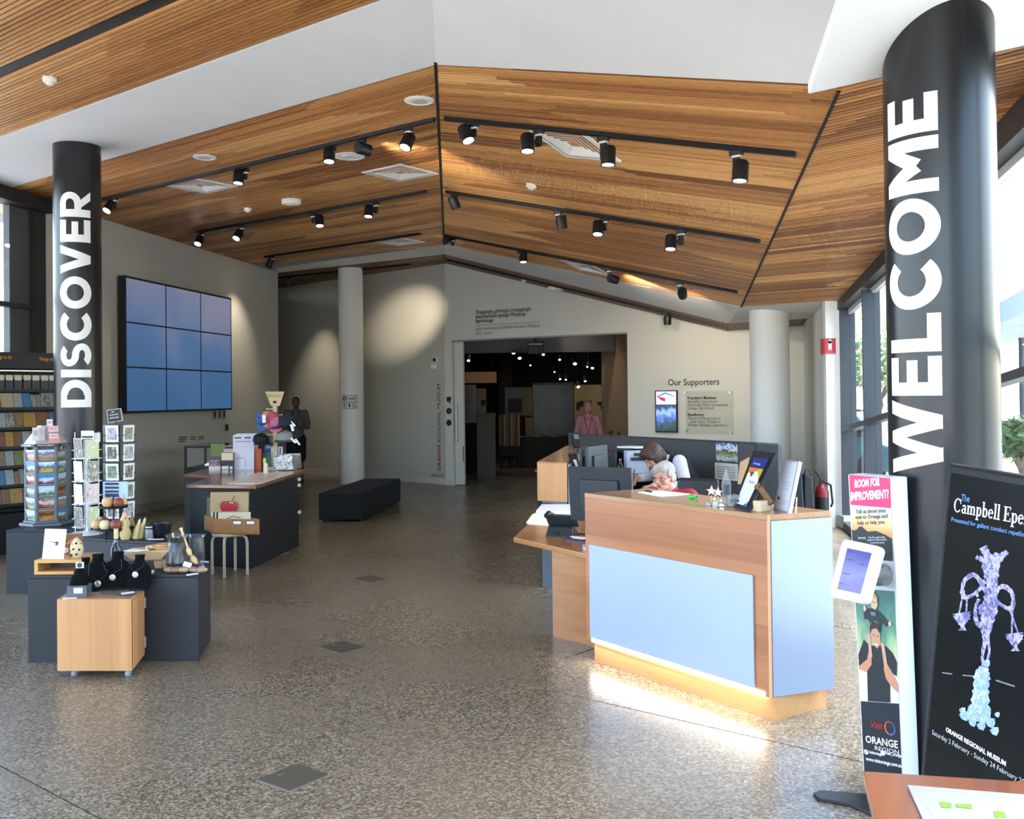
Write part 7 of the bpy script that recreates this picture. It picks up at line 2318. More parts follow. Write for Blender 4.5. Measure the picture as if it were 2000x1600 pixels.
# ================================================================== L-SHAPED SHOP COUNTER
KZ = .87
m_kt = wood('shop_counter_timber','#9c6a4a','#7a4f36',-.2,'h',.2,.14,.6)
m_kb = mat('counter_black','#1c1e21',.55,var=.06,scale=3)
kc = thing('shop_counter','black shop counter with a polished timber top, beside the stool','counter',(-3.0,11.2,0))
k1,k2,k3 = gz(364,946.6,KZ),gz(500,948.5,KZ),gz(600,917,KZ)
k4 = k3 + (k1 - k2) * .98
k5 = gz(417,930,KZ)
MB().prism([(p.x,p.y) for p in (k1,k2,k3,k3 + (k1 - k2) * .75,k5)],KZ - .035,KZ).build('top',m_kt,kc,bevel=.003)
a1,a2 = gz(360,926,KZ),k5
MB().prism([(p.x,p.y) for p in (a1,a2 + Vector((.0,.05,0)),k3 + (k1 - k2) * .75,gz(404,915,KZ))],KZ - .035,KZ).build('side_top',m_kt,kc,bevel=.003)
n1,n2 = gz(490,1112),gz(584,1066)
n0 = n1 + Vector((-.83,.10,0))
n0 = Vector((gy(371,1000,10.55).x,10.55,0))
n3_ = n2 + (n0 - n1) * .9
MB().prism([(p.x,p.y) for p in (n0,n1,n2,n3_)],0,KZ - .036).build('body',m_kb,kc)
s0_,s1_ = Vector((gy(362,960,13.0).x,12.4,0)),None
MB().prism([(-4.02,12.1),(-3.3,12.0),(-3.3,12.9),(-4.02,13.0)],0,KZ - .036).build('side_body',m_kb,kc)
sd1 = n2 + Vector((.012,-.1,0))
sk = thing('socket_pair','two small white fittings on the far right end of the shop counter','socket',(n2.x + .02,n2.y - .02,.5))
for z in (.79,.72,.40):
 MB().box((n2.x + .012,n2.y - .01,z),(.03,.05,.035)).build('fitting',m_wht,sk)
# stool and crate
m_bir = mat('birch','#cbb999',.5,var=.06,scale=8)
legs = [gz(438,1128),gz(414,1122),gz(484,1122),gz(460,1114)]
sc = sum(legs,Vector()) / 4
SZ = .42
stl = thing('stool','round birch stool with bent legs holding the crate of prints','stool',sc)
MB().lathe([(0,SZ - .028),(.165,SZ - .028),(.172,SZ - .02),(.172,SZ - .006),(.165,SZ),(0,SZ)],(sc.x,sc.y,0),36).build('seat',m_bir,stl,smooth=True)
for p in legs:
 d = (sc - p).xy.to_3d()
 q = p + d * .02
 MB().tube([q,q + up * (SZ - .1),q + up * (SZ - .055) + d * .06,q + up * (SZ - .034) + d * .2,q + up * (SZ - .034) + d * .5],.016,4).build('leg',m_bir,stl)
m_cr = mat('crate_wood','#a2703f',.6,var=.25,scale=9)
cz = SZ
f0,f1 = gy(418,1043,9.78),gy(506,1038,9.70)
g0 = gy(400,1038,10.1)
f0.z = f1.z = g0.z = cz
dv_ = g0 - f0
hz_ = gy(460,1014,9.74).z - cz
cr_t = thing('print_crate','small timber crate with two white labels on the birch stool','crate',(f0 + f1) / 2)
def side(p,q,th,h0,h1,nm):
 n = Vector((-(q - p).y,(q - p).x,0)).normalized() * th
 return MB().hexa([p + up * h0,q + up * h0,q + n + up * h0,p + n + up * h0],[p + up * h1,q + up * h1,q + n + up * h1,p + n + up * h1]).build(nm,m_cr,cr_t,bevel=.002)
side(f0,f1,.012,0,hz_,'front_board')
side(g0 + (f1 - f0),g0,.012,0,hz_,'back_board')
side(g0,f0,.012,0,hz_ + .0,'side_board')
side(f1,g0 + (f1 - f0),.012,0,hz_,'side_board')
MB().hexa([f0,f1,g0 + (f1 - f0),g0],[p + up * .01 for p in (f0,f1,g0 + (f1 - f0),g0)]).build('bottom_board',m_cr,cr_t)
for x0_,x1_ in ((455,472),(481,498)):
 a,b = gv(x0_,1025,f0,f1),gv(x1_,1017,f0,f1)
 lbn = Vector(((f1 - f0).y,-(f1 - f0).x,0)).normalized()
 MB().hexa([Vector((a.x,a.y,a.z)),Vector((b.x,b.y,a.z)),Vector((b.x,b.y,a.z)) + lbn * .003,Vector((a.x,a.y,a.z)) + lbn * .003],[Vector((a.x,a.y,b.z)),Vector((b.x,b.y,b.z)),Vector((b.x,b.y,b.z)) + lbn * .003,Vector((a.x,a.y,b.z)) + lbn * .003]).build('label_holder',m_frame,cr_t)
 MB().hexa([Vector((a.x,a.y,a.z + .006)) + (f1 - f0).normalized() * .006,Vector((b.x,b.y,a.z + .006)) - (f1 - f0).normalized() * .006,Vector((b.x,b.y,a.z + .006)) + lbn * .004 - (f1 - f0).normalized() * .006,Vector((a.x,a.y,a.z + .006)) + lbn * .004 + (f1 - f0).normalized() * .006],
              [Vector((a.x,a.y,b.z - .006)) + (f1 - f0).normalized() * .006,Vector((b.x,b.y,b.z - .006)) - (f1 - f0).normalized() * .006,Vector((b.x,b.y,b.z - .006)) + lbn * .004 - (f1 - f0).normalized() * .006,Vector((a.x,a.y,b.z - .006)) + lbn * .004 + (f1 - f0).normalized() * .006]).build('label',m_paper,cr_t)
def leaf(name,label,cat,x0,y0,x1,y1,Yk,m,th=.008,zb=None,lean=.0,group=None):
 a,b = gy(x0,y0,Yk + lean),gy(x1,y1,Yk)
 z = zb if zb is not None else b.z
 t = thing(name,label,cat,((a.x + b.x) / 2,Yk,z),group=group)
 p = [Vector((a.x,Yk,z)),Vector((b.x,Yk,z)),Vector((b.x,Yk + lean,a.z)),Vector((a.x,Yk + lean,a.z))]
 MB().hexa([q + Vector((0,th,0)) for q in p],p).build('cover',m,t)
 return t,p
t,p = leaf('paper_bag','tan paper bag printed with a large red apple in the crate','bag',411,962,484,1030,9.98,mat('kraft','#b39a73',.8,var=.08,scale=10),.02,cz + .012,.03)
c = gy(447,994,9.97)
MB().lathe([(0,0),(.03,0),(.07,.02),(.09,.06),(.088,.1),(.06,.125),(.02,.118),(0,.108)],n=28,mx=Matrix.Translation(gy(447,1003,9.975)) @ Matrix.Diagonal((1,.04,1,1))).build('apple_print',mat('apple_red','#a3222c',.3),t,smooth=True)
a = gy(452,982,9.968)
MB().ell(a,(.02,.002,.01)).build('highlight_print',mat('apple_light','#e3b9b3',.3),t)
MB().tube([gy(450,986,9.968),gy(455,975,9.968),gy(459,968,9.968)],.004,6).build('stalk_print',m_frame,t)
m_olv = mat('folio_green','#5c6a44',.6)
leaf('green_folio','green folio behind the paper bag, at the left in the crate','folio',404,972,414,1032,10.06,m_olv,.015,cz + .012,.02)
leaf('green_folio','green folio edge at the right behind the paper bag in the crate','folio',470,962,486,1032,10.04,m_olv,.015,cz + .012,.02)
for k in range(5):
 leaf('card_print','cream card print in the crate, %s from the front' % ORD[k],'print',426 - k * 3.2,1001 - k * .4,489 - k * 5,1032,9.79 + k * .035,mat('print_cream_%d' % (k % 2),['#cfc4a6','#2a2a24'][k % 2],.7),.006,cz + .012,.015,'card prints in the crate')
a = gy(462,1010,9.783)
tag(MB().tube([gy(444,1013,9.775),gy(455,1008,9.775),gy(470,1012,9.775)],.003,5).build('drawing_line',m_ink,bpy.data.objects['card_print']),None)
# goods on the counter
kz = lambda x,y: gz(x,y,KZ)
def book(label,x0,y0,x1,yb,m,lean=.05,th=.025,name='book',strip=None,group=None,back=0.0,cat='book'):
 base = kz((x0 + x1) / 2,yb)
 Yk = base.y + back
 a,b = gy(x0,y0,Yk + lean),gy(x1,yb,Yk)
 t = thing(name,label,cat,(base.x,Yk,KZ),group=group)
 p = [Vector((gy(x0,yb,Yk).x,Yk,KZ)),Vector((b.x,Yk,KZ)),Vector((gy(x1,y0,Yk + lean).x,Yk + lean,a.z)),Vector((a.x,Yk + lean,a.z))]
 MB().hexa([q + Vector((0,th,0)) for q in p],p).build('cover',m,t)
 if strip:
  for (v0,v1,u0,u1,ms) in strip:
   F = lambda u,v: p[0] + (p[1] - p[0]) * u + (p[3] - p[0]) * v - Vector((0,.0015,0))
   MB().poly([F(u0,v0),F(u1,v0),F(u1,v1),F(u0,v1)]).build('print',ms,t)
 return t
m_bw = mat('book_white','#d9d4c9',.5)
book('dark book with a grape picture and pale base band, leftmost on the shop counter',408,892,431,917.5,mat('book_slate','#4a4a4e',.5),.03,.03,strip=[(.28,.75,.05,.95,picmat('grapes',['#3d2430','#6b3a48','#a88f93','#2e1d26'],4,.4,0,0,False)),(.0,.26,.0,1,m_bw)])
book('olive green book behind the grape book on the shop counter',412,867,438,914,mat('book_olive','#717b3c',.5),.03,.02,back=.12)
book('black book with a cream oval label, second on the shop counter',432,884,456,918,mat('book_black','#2b2a2c',.5),.03,.03,strip=[(.55,.98,.02,.98,mat('label_cream','#d8c6a4',.5)),(.02,.22,.05,.6,m_bw),(.03,.2,.7,.92,m_bw)])
book('white and pink book behind the oval labelled one',437,871,461,914,mat('book_pink','#c9b3ab',.5),.03,.02,strip=[(.86,.98,.05,.95,mat('book_maroon2','#5a2c2e',.5))],back=.12)
for k in range(3):
 book(['front','middle','rear'][k] + ' tall white tourist leaflet stack at the middle of the shop counter',455 + k * 4,850 - k * 1.5,496 + k * 4,917 - k * 1.2,mat('leaflet_lilac','#d3d0dd',.5),.10,.012,'leaflet_stack',
         [(.9,.935,.08,.4,m_ink),(.9,.935,.55,.85,m_ink),(.8,.815,.1,.85,m_inks),(.32,.33,.15,.6,m_inks),(.08,.3,.58,.6,m_inks)] if k == 0 else None,'tall leaflets on the shop counter',back=.02 * k,cat='leaflet')
book('orange red book right of the tall leaflets',490,877,510,917,mat('book_orange','#b34a2c',.5),.04,.02,back=.06)
book('maroon book standing behind the orange one',494,865,516,914,mat('book_maroon','#5a2638',.5),.04,.02,back=.16)
book('dark green book behind the white bottle',510,885,528,916,mat('book_green','#3f5a48',.5),.03,.03,strip=[(.75,.95,.05,.95,mat('book_dkpurple','#3e3648',.5))],back=.05)
book('small bright blue book behind the dark green one',516,867,531,914,mat('book_blue','#3f6fae',.5),.03,.02,strip=[(.8,.92,.2,.8,mat('book_sky','#a9c6ea',.5))],back=.16)
book('white card with a blue round emblem on the shop counter',529,873,552,914,mat('card_white2','#dfe3ee',.5),.06,.01,'display_card',[(.62,.95,.4,.62,mat('emblem_blue','#4a648f',.5)),(.62,.95,.75,.85,mat('emblem_blue','#4a648f',.5))],back=.05,cat='card')
c = kz(519,925)
t = thing('marker_bottle','white marker bottle with a bright lime cap on the shop counter','bottle',c)
hb = gy(519,905,c.y).z - KZ
MB().lathe([(0,0),(.026,0),(.027,.01),(.025,hb)],c,18).build('body',mat('bottle_cream','#ddd3c4',.5),t,smooth=True)
MB().lathe([(.018,hb),(.018,hb + .05),(.012,hb + .06),(0,hb + .06)],c + Vector((-.012,0,0)),16).build('cap',mat('lime','#b4e02a',.4),t,smooth=True)
c0_,c1_ = kz(536,919),kz(572,919)
t = thing('scarf_bag','clear bag holding a black and white patterned scarf on the shop counter','bag',(c0_ + c1_) / 2)
mb1 = MB()
za = gy(550,888,c0_.y).z
mb1.hexa([c0_,c1_,c1_ + Vector((0,.07,0)),c0_ + Vector((0,.07,0))],[Vector((c0_.x - .03,c0_.y + .05,za)),Vector((c1_.x - .02,c1_.y + .05,za + .01)),Vector((c1_.x - .02,c1_.y + .09,za + .01)),Vector((c0_.x - .03,c0_.y + .09,za))])
mb1.build('scarf',picmat('scarf_pattern',['#d9d9d4','#4b4b4a','#e9e9e4','#8f8f8a','#f0f0ec'],6,.4,0,0,False),t,bevel=.012)
a,b = gy(558,905,c0_.y - .01),gy(566,893,c0_.y + .02)
MB().tube([gy(560,913,c0_.y - .012),gy(559,905,c0_.y),gy(566,890,c0_.y + .02),gy(572,900,c0_.y),gy(571,913,c0_.y - .01)],.004,6).build('ribbon',m_plas,t)
MB().hexa([gy(560,901,c0_.y - .01),gy(564,904,c0_.y - .01),gy(572,893,c0_.y - .0),gy(568,890,c0_.y - .0)],[p + Vector((0,-.003,0)) for p in (gy(560,901,c0_.y - .01),gy(564,904,c0_.y - .01),gy(572,893,c0_.y - .0),gy(568,890,c0_.y - .0))]).build('swing_tag',m_paper,t)
c2_,c3_ = kz(570,916),kz(587,914)
t = thing('gift_pouch','grey clear pouch with a brown item, beside the scarf bag','bag',(c2_ + c3_) / 2)
zb_ = gy(578,886,c2_.y).z
MB().hexa([c2_,c3_,c3_ + Vector((0,.06,0)),c2_ + Vector((0,.06,0))],[Vector((c2_.x - .02,c2_.y + .02,zb_)),Vector((c3_.x + .03,c2_.y + .02,zb_)),Vector((c3_.x + .03,c2_.y + .05,zb_)),Vector((c2_.x - .02,c2_.y + .05,zb_))]).build('pouch',glassmat('pouch_film','#b9bdb9',1.2,.35),t)
MB().ell((c2_ + c3_) / 2 + Vector((.01,.03,.06)),(.035,.02,.05)).build('brown_item',mat('item_brown','#8a5a40',.5),t,smooth=True)
c = kz(560,919)
t = thing('green_dish','pale green flat dish under the scarf bag on the shop counter','dish',c)
MB().lathe([(0,0),(.08,0),(.1,.012),(.095,.014),(.075,.005),(0,.005)],c + Vector((0,.03,0)),28).build('dish',mat('dish_green','#9db58c',.4),t,smooth=True)
MB().ring(c + Vector((0,.03,.013)),.098,.002).build('rim',mat('dish_rim','#c9d6bd',.4),t)
t = thing('counter_map','large pale tourist map lying across the front of the shop counter','map',kz(510,935))
mq = [kz(x,y) for x,y in ((444,945),(512,944.5),(574,922),(505,923))]
MB().prism([(p.x,p.y) for p in mq],KZ,KZ + .004).build('sheet',mat('map_cream','#d9cbbb',.35),t)
cm = sum(mq,Vector()) / 4
MB().poly([Vector((p.x,p.y,KZ + .005)) for p in [cm + (q - cm) * .6 for q in mq]][::1]).build('print',picmat('map_print',['#d9c7b6','#e3d6c6','#c9b5a4','#ddd0c0'],5,.35,0,0,False),t)
# hat stand
hY = kz(537,917).y + .12
hx = gy(537.5,850,hY).x
m_ply2 = mat('plywood','#c9b487',.6,var=.06,scale=10)
hs = thing('hat_stand','plywood hat stand with a tapered name board on the shop counter','stand',(hx,hY,KZ))
zt_ = gy(537,793,hY).z
MB().box((hx,hY,(KZ + zt_) / 2),(.05,.03,zt_ - KZ)).build('post',m_ply2,hs)
MB().box((hx,hY,KZ + .012),(.26,.2,.024)).build('base',m_ply2,hs)
q = [gy(529,793,hY - .02),gy(546,793,hY - .02),gy(555,765,hY - .02),gy(518,765,hY - .02)]
MB().hexa([p + Vector((0,.015,0)) for p in q],q).build('name_board',m_ply2,hs)
a,b = gy(523.5,776,hY - .022),gy(549,776,hY - .022)
put_text(MB(),'Evoke',.042,a,(1,0,0),up,(b - a).length,.0,2).build('lettering',mat('board_ink','#8d7650',.6),hs)
c = gy(536.5,785.5,hY - .022)
MB().lathe([(0,0),(.024,0),(.024,.002),(0,.002)],n=24,mx=Matrix.Translation(c) @ Matrix.Diagonal((1,1,.75,1)) @ Matrix.Rotation(math.pi / 2,4,'X')).build('emblem',m_ink,hs)
for z_,s_ in ((gy(537,800,hY).z,-1),(gy(537,812,hY).z,1),(gy(537,850,hY).z,1),(gy(537,850,hY).z,-1)):
 MB().cyl((hx,hY - .0,z_),(hx + .1 * s_,hY - .05,z_ + .01),.01,n=8).build('peg',m_ply2,hs)
def cap(label,px,py,w,m,rz,tilt=0.0,tagd=True,Yo=-.06,mb_=None,group='caps on the hat stand'):
 c = gy(px,py,hY + Yo)
 t = thing('cap',label,'cap',c,group=group)
 q = Matrix.Translation(c) @ Matrix.Rotation(rz,4,'Z') @ Matrix.Rotation(tilt,4,'X')
 mb = MB()
 prof = [(1.0,-.35),(1.02,-.1),(.97,.2),(.82,.48),(.5,.68),(.15,.75),(0,.755)]
 mb.lathe([(r * w / 2,z * w / 2) for r,z in prof],n=24,mx=q)
 mb.f.pop() if False else None
 mb.build('crown',m,t,smooth=True)
 pk = MB()
 vs_,fs = [],[]
 n = 12
 for k in range(n + 1):
  a = math.pi + math.pi * k / n
  r0,r1 = w / 2 * .98,w / 2 * (1 + .75 * math.sin(math.pi * k / n) ** .7)
  for r,z in ((r0,-.34),(r1,-.42 - .1 * abs(math.cos(a)))):
   for dz in (0,-.03):
    vs_.append(q @ Vector((r * math.cos(a),r * math.sin(a),(z + dz) * w / 2)))
 for k in range(n):
  i,j = 4 * k,4 * (k + 1)
  fs += [(i,j,j + 2,i + 2),(i + 1,i + 3,j + 3,j + 1),(i + 2,j + 2,j + 3,i + 3),(i,i + 1,j + 1,j)]
 pk.add(vs_,fs)
 pk.build('peak',mb_ or m,t,smooth=True)
 MB().ell(q @ Vector((0,0,w * .38)),.012).build('button',m,t)
 return t
m_nv = mat('cap_navy','#1c2238',.8)
m_gr = mat('cap_grey','#8d8f8c',.8)
cap('navy cap hanging at the right of the hat stand, in front of the standing man',557,824,.23,m_nv,-1.2,.15)
cap('grey cap hanging low at the right of the hat stand',556,853,.20,m_gr,0,.1,mb_=mat('cap_grey_dark','#4e5153',.8))
cap('dark navy cap at the left of the hat stand, above the leaflets',510,858,.20,mat('cap_midnight','#14161f',.8),.9,.1)
for px,py,cc,lb,w in ((512,818,'#3f5f9a','blue cap at the left of the bunch hung on the hat stand',.17),(521,814,'#d98a5c','orange cap in the middle of the bunch hung on the hat stand',.15),(531,816,'#b0506a','dark pink cap in the bunch on the hat stand',.16),(538,824,'#c9708a','light pink cap at the right of the bunch on the hat stand',.15)):
 k = cap(lb,px,py,w,mat('cap_' + cc,cc,.8),-.4 + .12 * (px - 520) / 10,1.25,Yo=-.02 - .01 * (px - 510) * .3,group='bunch of caps on the hat stand')
for pts,lb in ((((512,811),(518.5,811),(519,826),(512.5,826)),'white swing tag on the blue cap of the hat stand'),(((566,829),(571,829),(575,841),(570,843)),'white swing tag under the navy cap of the hat stand'),(((568,823),(570,823),(578,832),(574,834)),'second white tag crossing above the one under the navy cap'),(((566,856),(570,855),(580,865),(575,866)),'white swing tag at the grey cap of the hat stand'),(((575,858),(579,857),(587,869),(584,870)),'thin white tag right of the grey cap tag')):
 p = [gy(x,y,hY - .17) for x,y in pts]
 tag(MB().hexa([v + Vector((0,.003,0)) for v in p],p).build('swing_tag',m_paper),lb,'tag','white swing tags on the caps')
# glass display case by the wall
gc = thing('display_case','black framed glass display case with lit table against the left wall','display case',(-4.75,15.4,0))
xa,xb,ya,yb_ = -5.05,-3.9,14.9,15.9
xa = gy(363.5,900,15.0).x
MB().box(((xa + xb) / 2,(ya + yb_) / 2,.36),(xb - xa,yb_ - ya,.72)).build('base',m_kb,gc)
zt_ = gy(365,873,15.0).z
for x in (xa + .02,xb - .02):
 for y in (ya + .02,yb_ - .02):
  MB().box((x,y,(.72 + zt_) / 2),(.035,.035,zt_ - .72)).build('post',m_black,gc)
for y in (ya + .02,yb_ - .02):
 MB().box(((xa + xb) / 2,y,zt_),(xb - xa,.035,.03)).build('rail',m_black,gc)
for x in (xa + .02,xb - .02):
 MB().box((x,(ya + yb_) / 2,zt_),(.035,yb_ - ya,.03)).build('rail',m_black,gc)
MB().box(((xa + xb) / 2,ya + .02,(.72 + zt_) / 2),(xb - xa - .04,.006,zt_ - .74)).build('front_pane',m_glass,gc)
MB().box(((xa + xb) / 2,(ya + yb_) / 2,zt_ + .018),(xb - xa,yb_ - ya,.006)).build('top_pane',glassmat('top_glass','#eef4f6',1.6,.10),gc)
MB().hexa([(xa + .25,15.1,.74),(xb - .3,15.1,.74),(xb - .2,15.6,.74),(xa + .3,15.6,.74)],[(xa + .25,15.1,.76),(xb - .3,15.1,.76),(xb - .2,15.6,.84),(xa + .3,15.6,.84)]).build('sloped_panel',mat('case_label','#dfe7ea',.4,emit=.25),gc)
# ================================================================== PEOPLE
def remesh(mb,vox,smooth=4,fac=.5):
 me = bpy.data.meshes.new('tmp')
 me.from_pydata([tuple(v) for v in mb.v],[],mb.f)
 o = bpy.data.objects.new('tmp',me)
 COL.objects.link(o)
 r = o.modifiers.new('r','REMESH')
 r.mode = 'VOXEL'
 r.voxel_size = vox
 s = o.modifiers.new('s','SMOOTH')
 s.iterations = smooth
 s.factor = fac
 dg = bpy.context.evaluated_depsgraph_get()
 m2 = bpy.data.meshes.new_from_object(o.evaluated_get(dg))
 out = MB()
 out.add([v.co.copy() for v in m2.vertices],[tuple(p.vertices) for p in m2.polygons])
 bpy.data.objects.remove(o)
 bpy.data.meshes.remove(me)
 bpy.data.meshes.remove(m2)
 return out
def capsule(mb,p0,p1,r0,r1=None):
 r1 = r0 if r1 is None else r1
 p0,p1 = Vector(p0),Vector(p1)
 mb.cyl(p0,p1,r0,r1,14)
 mb.ell(p0,r0,12,8)
 mb.ell(p1,r1,12,8)
 return mb
def chain(mb,pts,rs_):
 for i in range(len(pts) - 1):
  capsule(mb,pts[i],pts[i + 1],rs_[i],rs_[i + 1])
def frame_(f):
 f = Vector(f).normalized()
 r = f.cross(Vector((0,0,1))).normalized()
 u = r.cross(f).normalized()
 return Matrix((r,f,u)).transposed()
def head_prims(mb,c,M,s=1.0):
 e = lambda p,r: mb.ell(Vector(c) + M @ (Vector(p) * s),tuple(a * s for a in r),20,14,M)
 e((0,-.012,.035),(.074,.094,.088))
 e((0,.02,-.01),(.066,.072,.08))
 e((0,.036,-.068),(.046,.05,.042))
 e((0,.068,-.088),(.024,.018,.018))
 e((0,.088,.022),(.05,.012,.012))
 for k in (-1,1):
  e((.036 * k,.066,-.026),(.026,.022,.024))
  e((.076 * k,-.005,-.012),(.009,.02,.031))
 n = Vector(c)
 chain(mb,[n + M @ (Vector((0,.09,.012)) * s),n + M @ (Vector((0,.108,-.024)) * s)],[.009 * s,.0145 * s])
 e((.012,.098,-.03),(.009,.01,.008))
 e((-.012,.098,-.03),(.009,.01,.008))
 e((0,.088,-.058),(.022,.01,.011))
def face_parts(t,c,M,lipc,browc,s=1.0,eye='#3a4652'):
 L = lambda p: Vector(c) + M @ (Vector(p) * s)
 for k in (-1,1):
  ey = MB().ell(L((.031 * k,.077,.008)),.0125 * s,12,8).build('eye',mat('eye_white','#e6e2dc',.2),t,smooth=True)
  MB().ell(L((.031 * k,.0862,.006)),.0058 * s,10,6).build('iris',mat('iris' + eye,eye,.2),ey,smooth=True)
  MB().tube([L((.016 * k,.094,.03)),L((.032 * k,.091,.036)),L((.05 * k,.078,.03))],.0035 * s,6).build('eyebrow',browc,t,smooth=True)
  MB().ell(L((.031 * k,.0795,.0145)),(.0145 * s,.011 * s,.006 * s),12,6,M).build('eyelid',t['skin_'] if False else SKINM,t,smooth=True)
 MB().ell(L((0,.0955,-.0545)),(.021 * s,.006 * s,.0045 * s),12,6,M).build('upper_lip',lipc,t,smooth=True)
 MB().ell(L((0,.0945,-.0625)),(.018 * s,.006 * s,.005 * s),12,6,M).build('lower_lip',lipc,t,smooth=True)
def hand_prims(mb,w,d,n,curl=.5,side=1):
 d,n = Vector(d).normalized(),Vector(n).normalized()
 n = (n - d * n.dot(d)).normalized()
 s = d.cross(n) * side
 M = Matrix((s,d,n)).transposed()
 mb.ell(w + d * .048,(.04,.052,.016),14,10,M)
 for i,(o,l) in enumerate(((-.03,.062),(-.01,.074),(.011,.07),(.031,.055))):
  b = w + d * .075 + s * o
  a1,a2 = curl * .8,curl * 1.9
  k = b + (d * math.cos(a1) + n * math.sin(a1)) * l * .55 + s * o * .1
  e = k + (d * math.cos(a2) + n * math.sin(a2)) * l * .55
  chain(mb,[b - d * .03,b,k,e],[.0095,.0095,.0085,.007])
 b = w + d * .025 - s * .035
 k = b + (d * .6 - s * .7 + n * .3).normalized() * .036
 chain(mb,[b + s * .015,b,k,k + (d * .9 - s * .1 + n * .35).normalized() * .03],[.013,.012,.0105,.009])
SKINM = None
def person(label,J,skin,top,bottom,hairfn,facing,hs=1.0,vox=.008,headvox=None,lip='#9a5a50',brow='#4a3a30',sleeves=1.0,shoe='#1b1b1c',legs_bare=False,topname='shirt',curl=.6,palms=None,face=True):
 global SKINM
 t = thing('person',label,'person',(J['pel'].x,J['pel'].y,min(J[k].z for k in J if k[:3] == 'ank') - .07))
 sk = SKINM = mat('skin_' + skin,skin,.5,var=.04,scale=30)
 M = frame_(facing)
 body = MB()
 head_prims(body,J['head'],M,hs)
 chain(body,[J['neck'],Vector(J['head']) + M @ (Vector((0,-.015,-.05)) * hs)],[.06,.055])
 chain(body,[J['pel'],J['waist'],J['chest'],J['neck']],[.13,.12,.13,.06])
 for k in 'lr':
  chain(body,[J['chest'] * .4 + J['sh' + k] * .6,J['sh' + k],J['el' + k],J['wr' + k]],[.06,.055,.042,.028])
  d = J['wr' + k] - J['el' + k]
  pn = (palms or {}).get(k,(0,0,-1))
  hd_,pn_ = (pn if isinstance(pn[0],(tuple,Vector)) else (d,pn))
  hand_prims(body,J['wr' + k],hd_,pn_,curl,1 if k == 'l' else -1)
  chain(body,[J['hip' + k],J['kn' + k],J['ank' + k]],[.085,.058,.038])
  ft = Vector((facing[0],facing[1],0)).normalized()
  chain(body,[J['ank' + k] - Vector((0,0,.03)),J['ank' + k] + ft * .13 - Vector((0,0,.045))],[.036,.028])
 remesh(body,headvox or vox,3).build('body',sk,t,smooth=True)
 if face:
  face_parts(t,J['head'],M,mat('lip_' + lip,lip,.5),mat('brow_' + brow,brow,.8),hs)
 sh = MB()
 chain(sh,[J['pel'] + (J['waist'] - J['pel']) * .3,J['waist'],J['chest']],[.155,.145,.15])
 chain(sh,[J['shl'],J['chest'] * .5 + J['neck'] * .5,J['shr']],[.075,.085,.075])
 sh.ell(J['neck'] - (J['neck'] - J['chest']).normalized() * .03,.085)
 for k in 'lr':
  side_ = (J['sh' + k] - J['chest'])
  lat = (J['sh' + k] - J['neck'])
  lat = (lat - (J['chest'] - J['neck']).normalized() * lat.dot((J['chest'] - J['neck']).normalized())).normalized()
  chain(sh,[J['chest'] + lat * .06,J['waist'] + lat * .055,J['pel'] + lat * .05],[.115,.105,.115])
 remesh(sh,vox * 1.2,4).build(topname,top,t,smooth=True)
 slm = top if not isinstance(sleeves,tuple) else sleeves[1]
 sl_len = sleeves if not isinstance(sleeves,tuple) else sleeves[0]
 for k in 'lr':
  sv = MB()
  pts = [J['sh' + k] + (J['chest'] - J['sh' + k]) * .15,J['sh' + k]]
  rs_ = [.075,.077]
  if sl_len >= 1:
   pts += [J['el' + k],J['el' + k] + (J['wr' + k] - J['el' + k]) * .9]
   rs_ += [.06,.045]
  else:
   pts += [J['sh' + k] + (J['el' + k] - J['sh' + k]) * .75]
   rs_ += [.068]
  chain(sv,pts,rs_)
  remesh(sv,vox * 1.2,3).build('sleeve',slm,t,smooth=True)
 tr = MB()
 capsule(tr,J['hipl'],J['hipr'],.12)
 capsule(tr,J['pel'],J['pel'] + (J['waist'] - J['pel']) * .5,.14,.14)
 for k in 'lr':
  pts,rs_ = [J['hip' + k],J['kn' + k],J['kn' + k] + (J['ank' + k] - J['kn' + k]) * .95],[.11,.08,.062]
  if legs_bare:
   pts,rs_ = [J['hip' + k],J['kn' + k] + Vector((0,0,.02))],[.115,.1]
  chain(tr,pts,rs_)
 remesh(tr,vox * 1.2,3).build('shorts' if legs_bare else 'trousers',bottom,t,smooth=True)
 for k in 'lr':
  ft = Vector((facing[0],facing[1],0)).normalized()
  so_ = MB()
  a = J['ank' + k] - Vector((0,0,.03))
  chain(so_,[a - ft * .03,a + ft * .14 - Vector((0,0,.012))],[.043,.04])
  zf = J['ank' + k].z - .07
  so_.v = [Vector((v.x,v.y,max(v.z,zf))) for v in so_.v]
  remesh(so_,.008,2).build('shoe',mat('shoe_' + shoe,shoe,.6),t,smooth=True)
 if hairfn:
  hb = MB()
  hairfn(hb,Vector(J['head']),M,hs)
  return t,M,remesh(hb,(headvox or vox) * .9,3)
 return t,M,None
def stand_joints(x,y,H,f):
 f = Vector((f[0],f[1],0)).normalized()
 r = f.cross(Vector((0,0,1)))
 c = Vector((x,y,0))
 P = lambda a,b,z: c + r * a + f * b + Vector((0,0,z * H))
 J = dict(head=P(0,.015,.925),neck=P(0,-.01,.845),chest=P(0,0,.74),waist=P(0,0,.62),pel=P(0,0,.53))
 for k,s in (('l',-1),('r',1)):
  J['sh' + k],J['hip' + k],J['kn' + k],J['ank' + k] = P(.175 * s,-.01,.81),P(.09 * s,0,.51),P(.1 * s,.02,.285),P(.11 * s,0,.07 / H)
  J['el' + k],J['wr' + k] = P(.23 * s,-.02,.63),P(.24 * s,.04,.485)
 return J,P
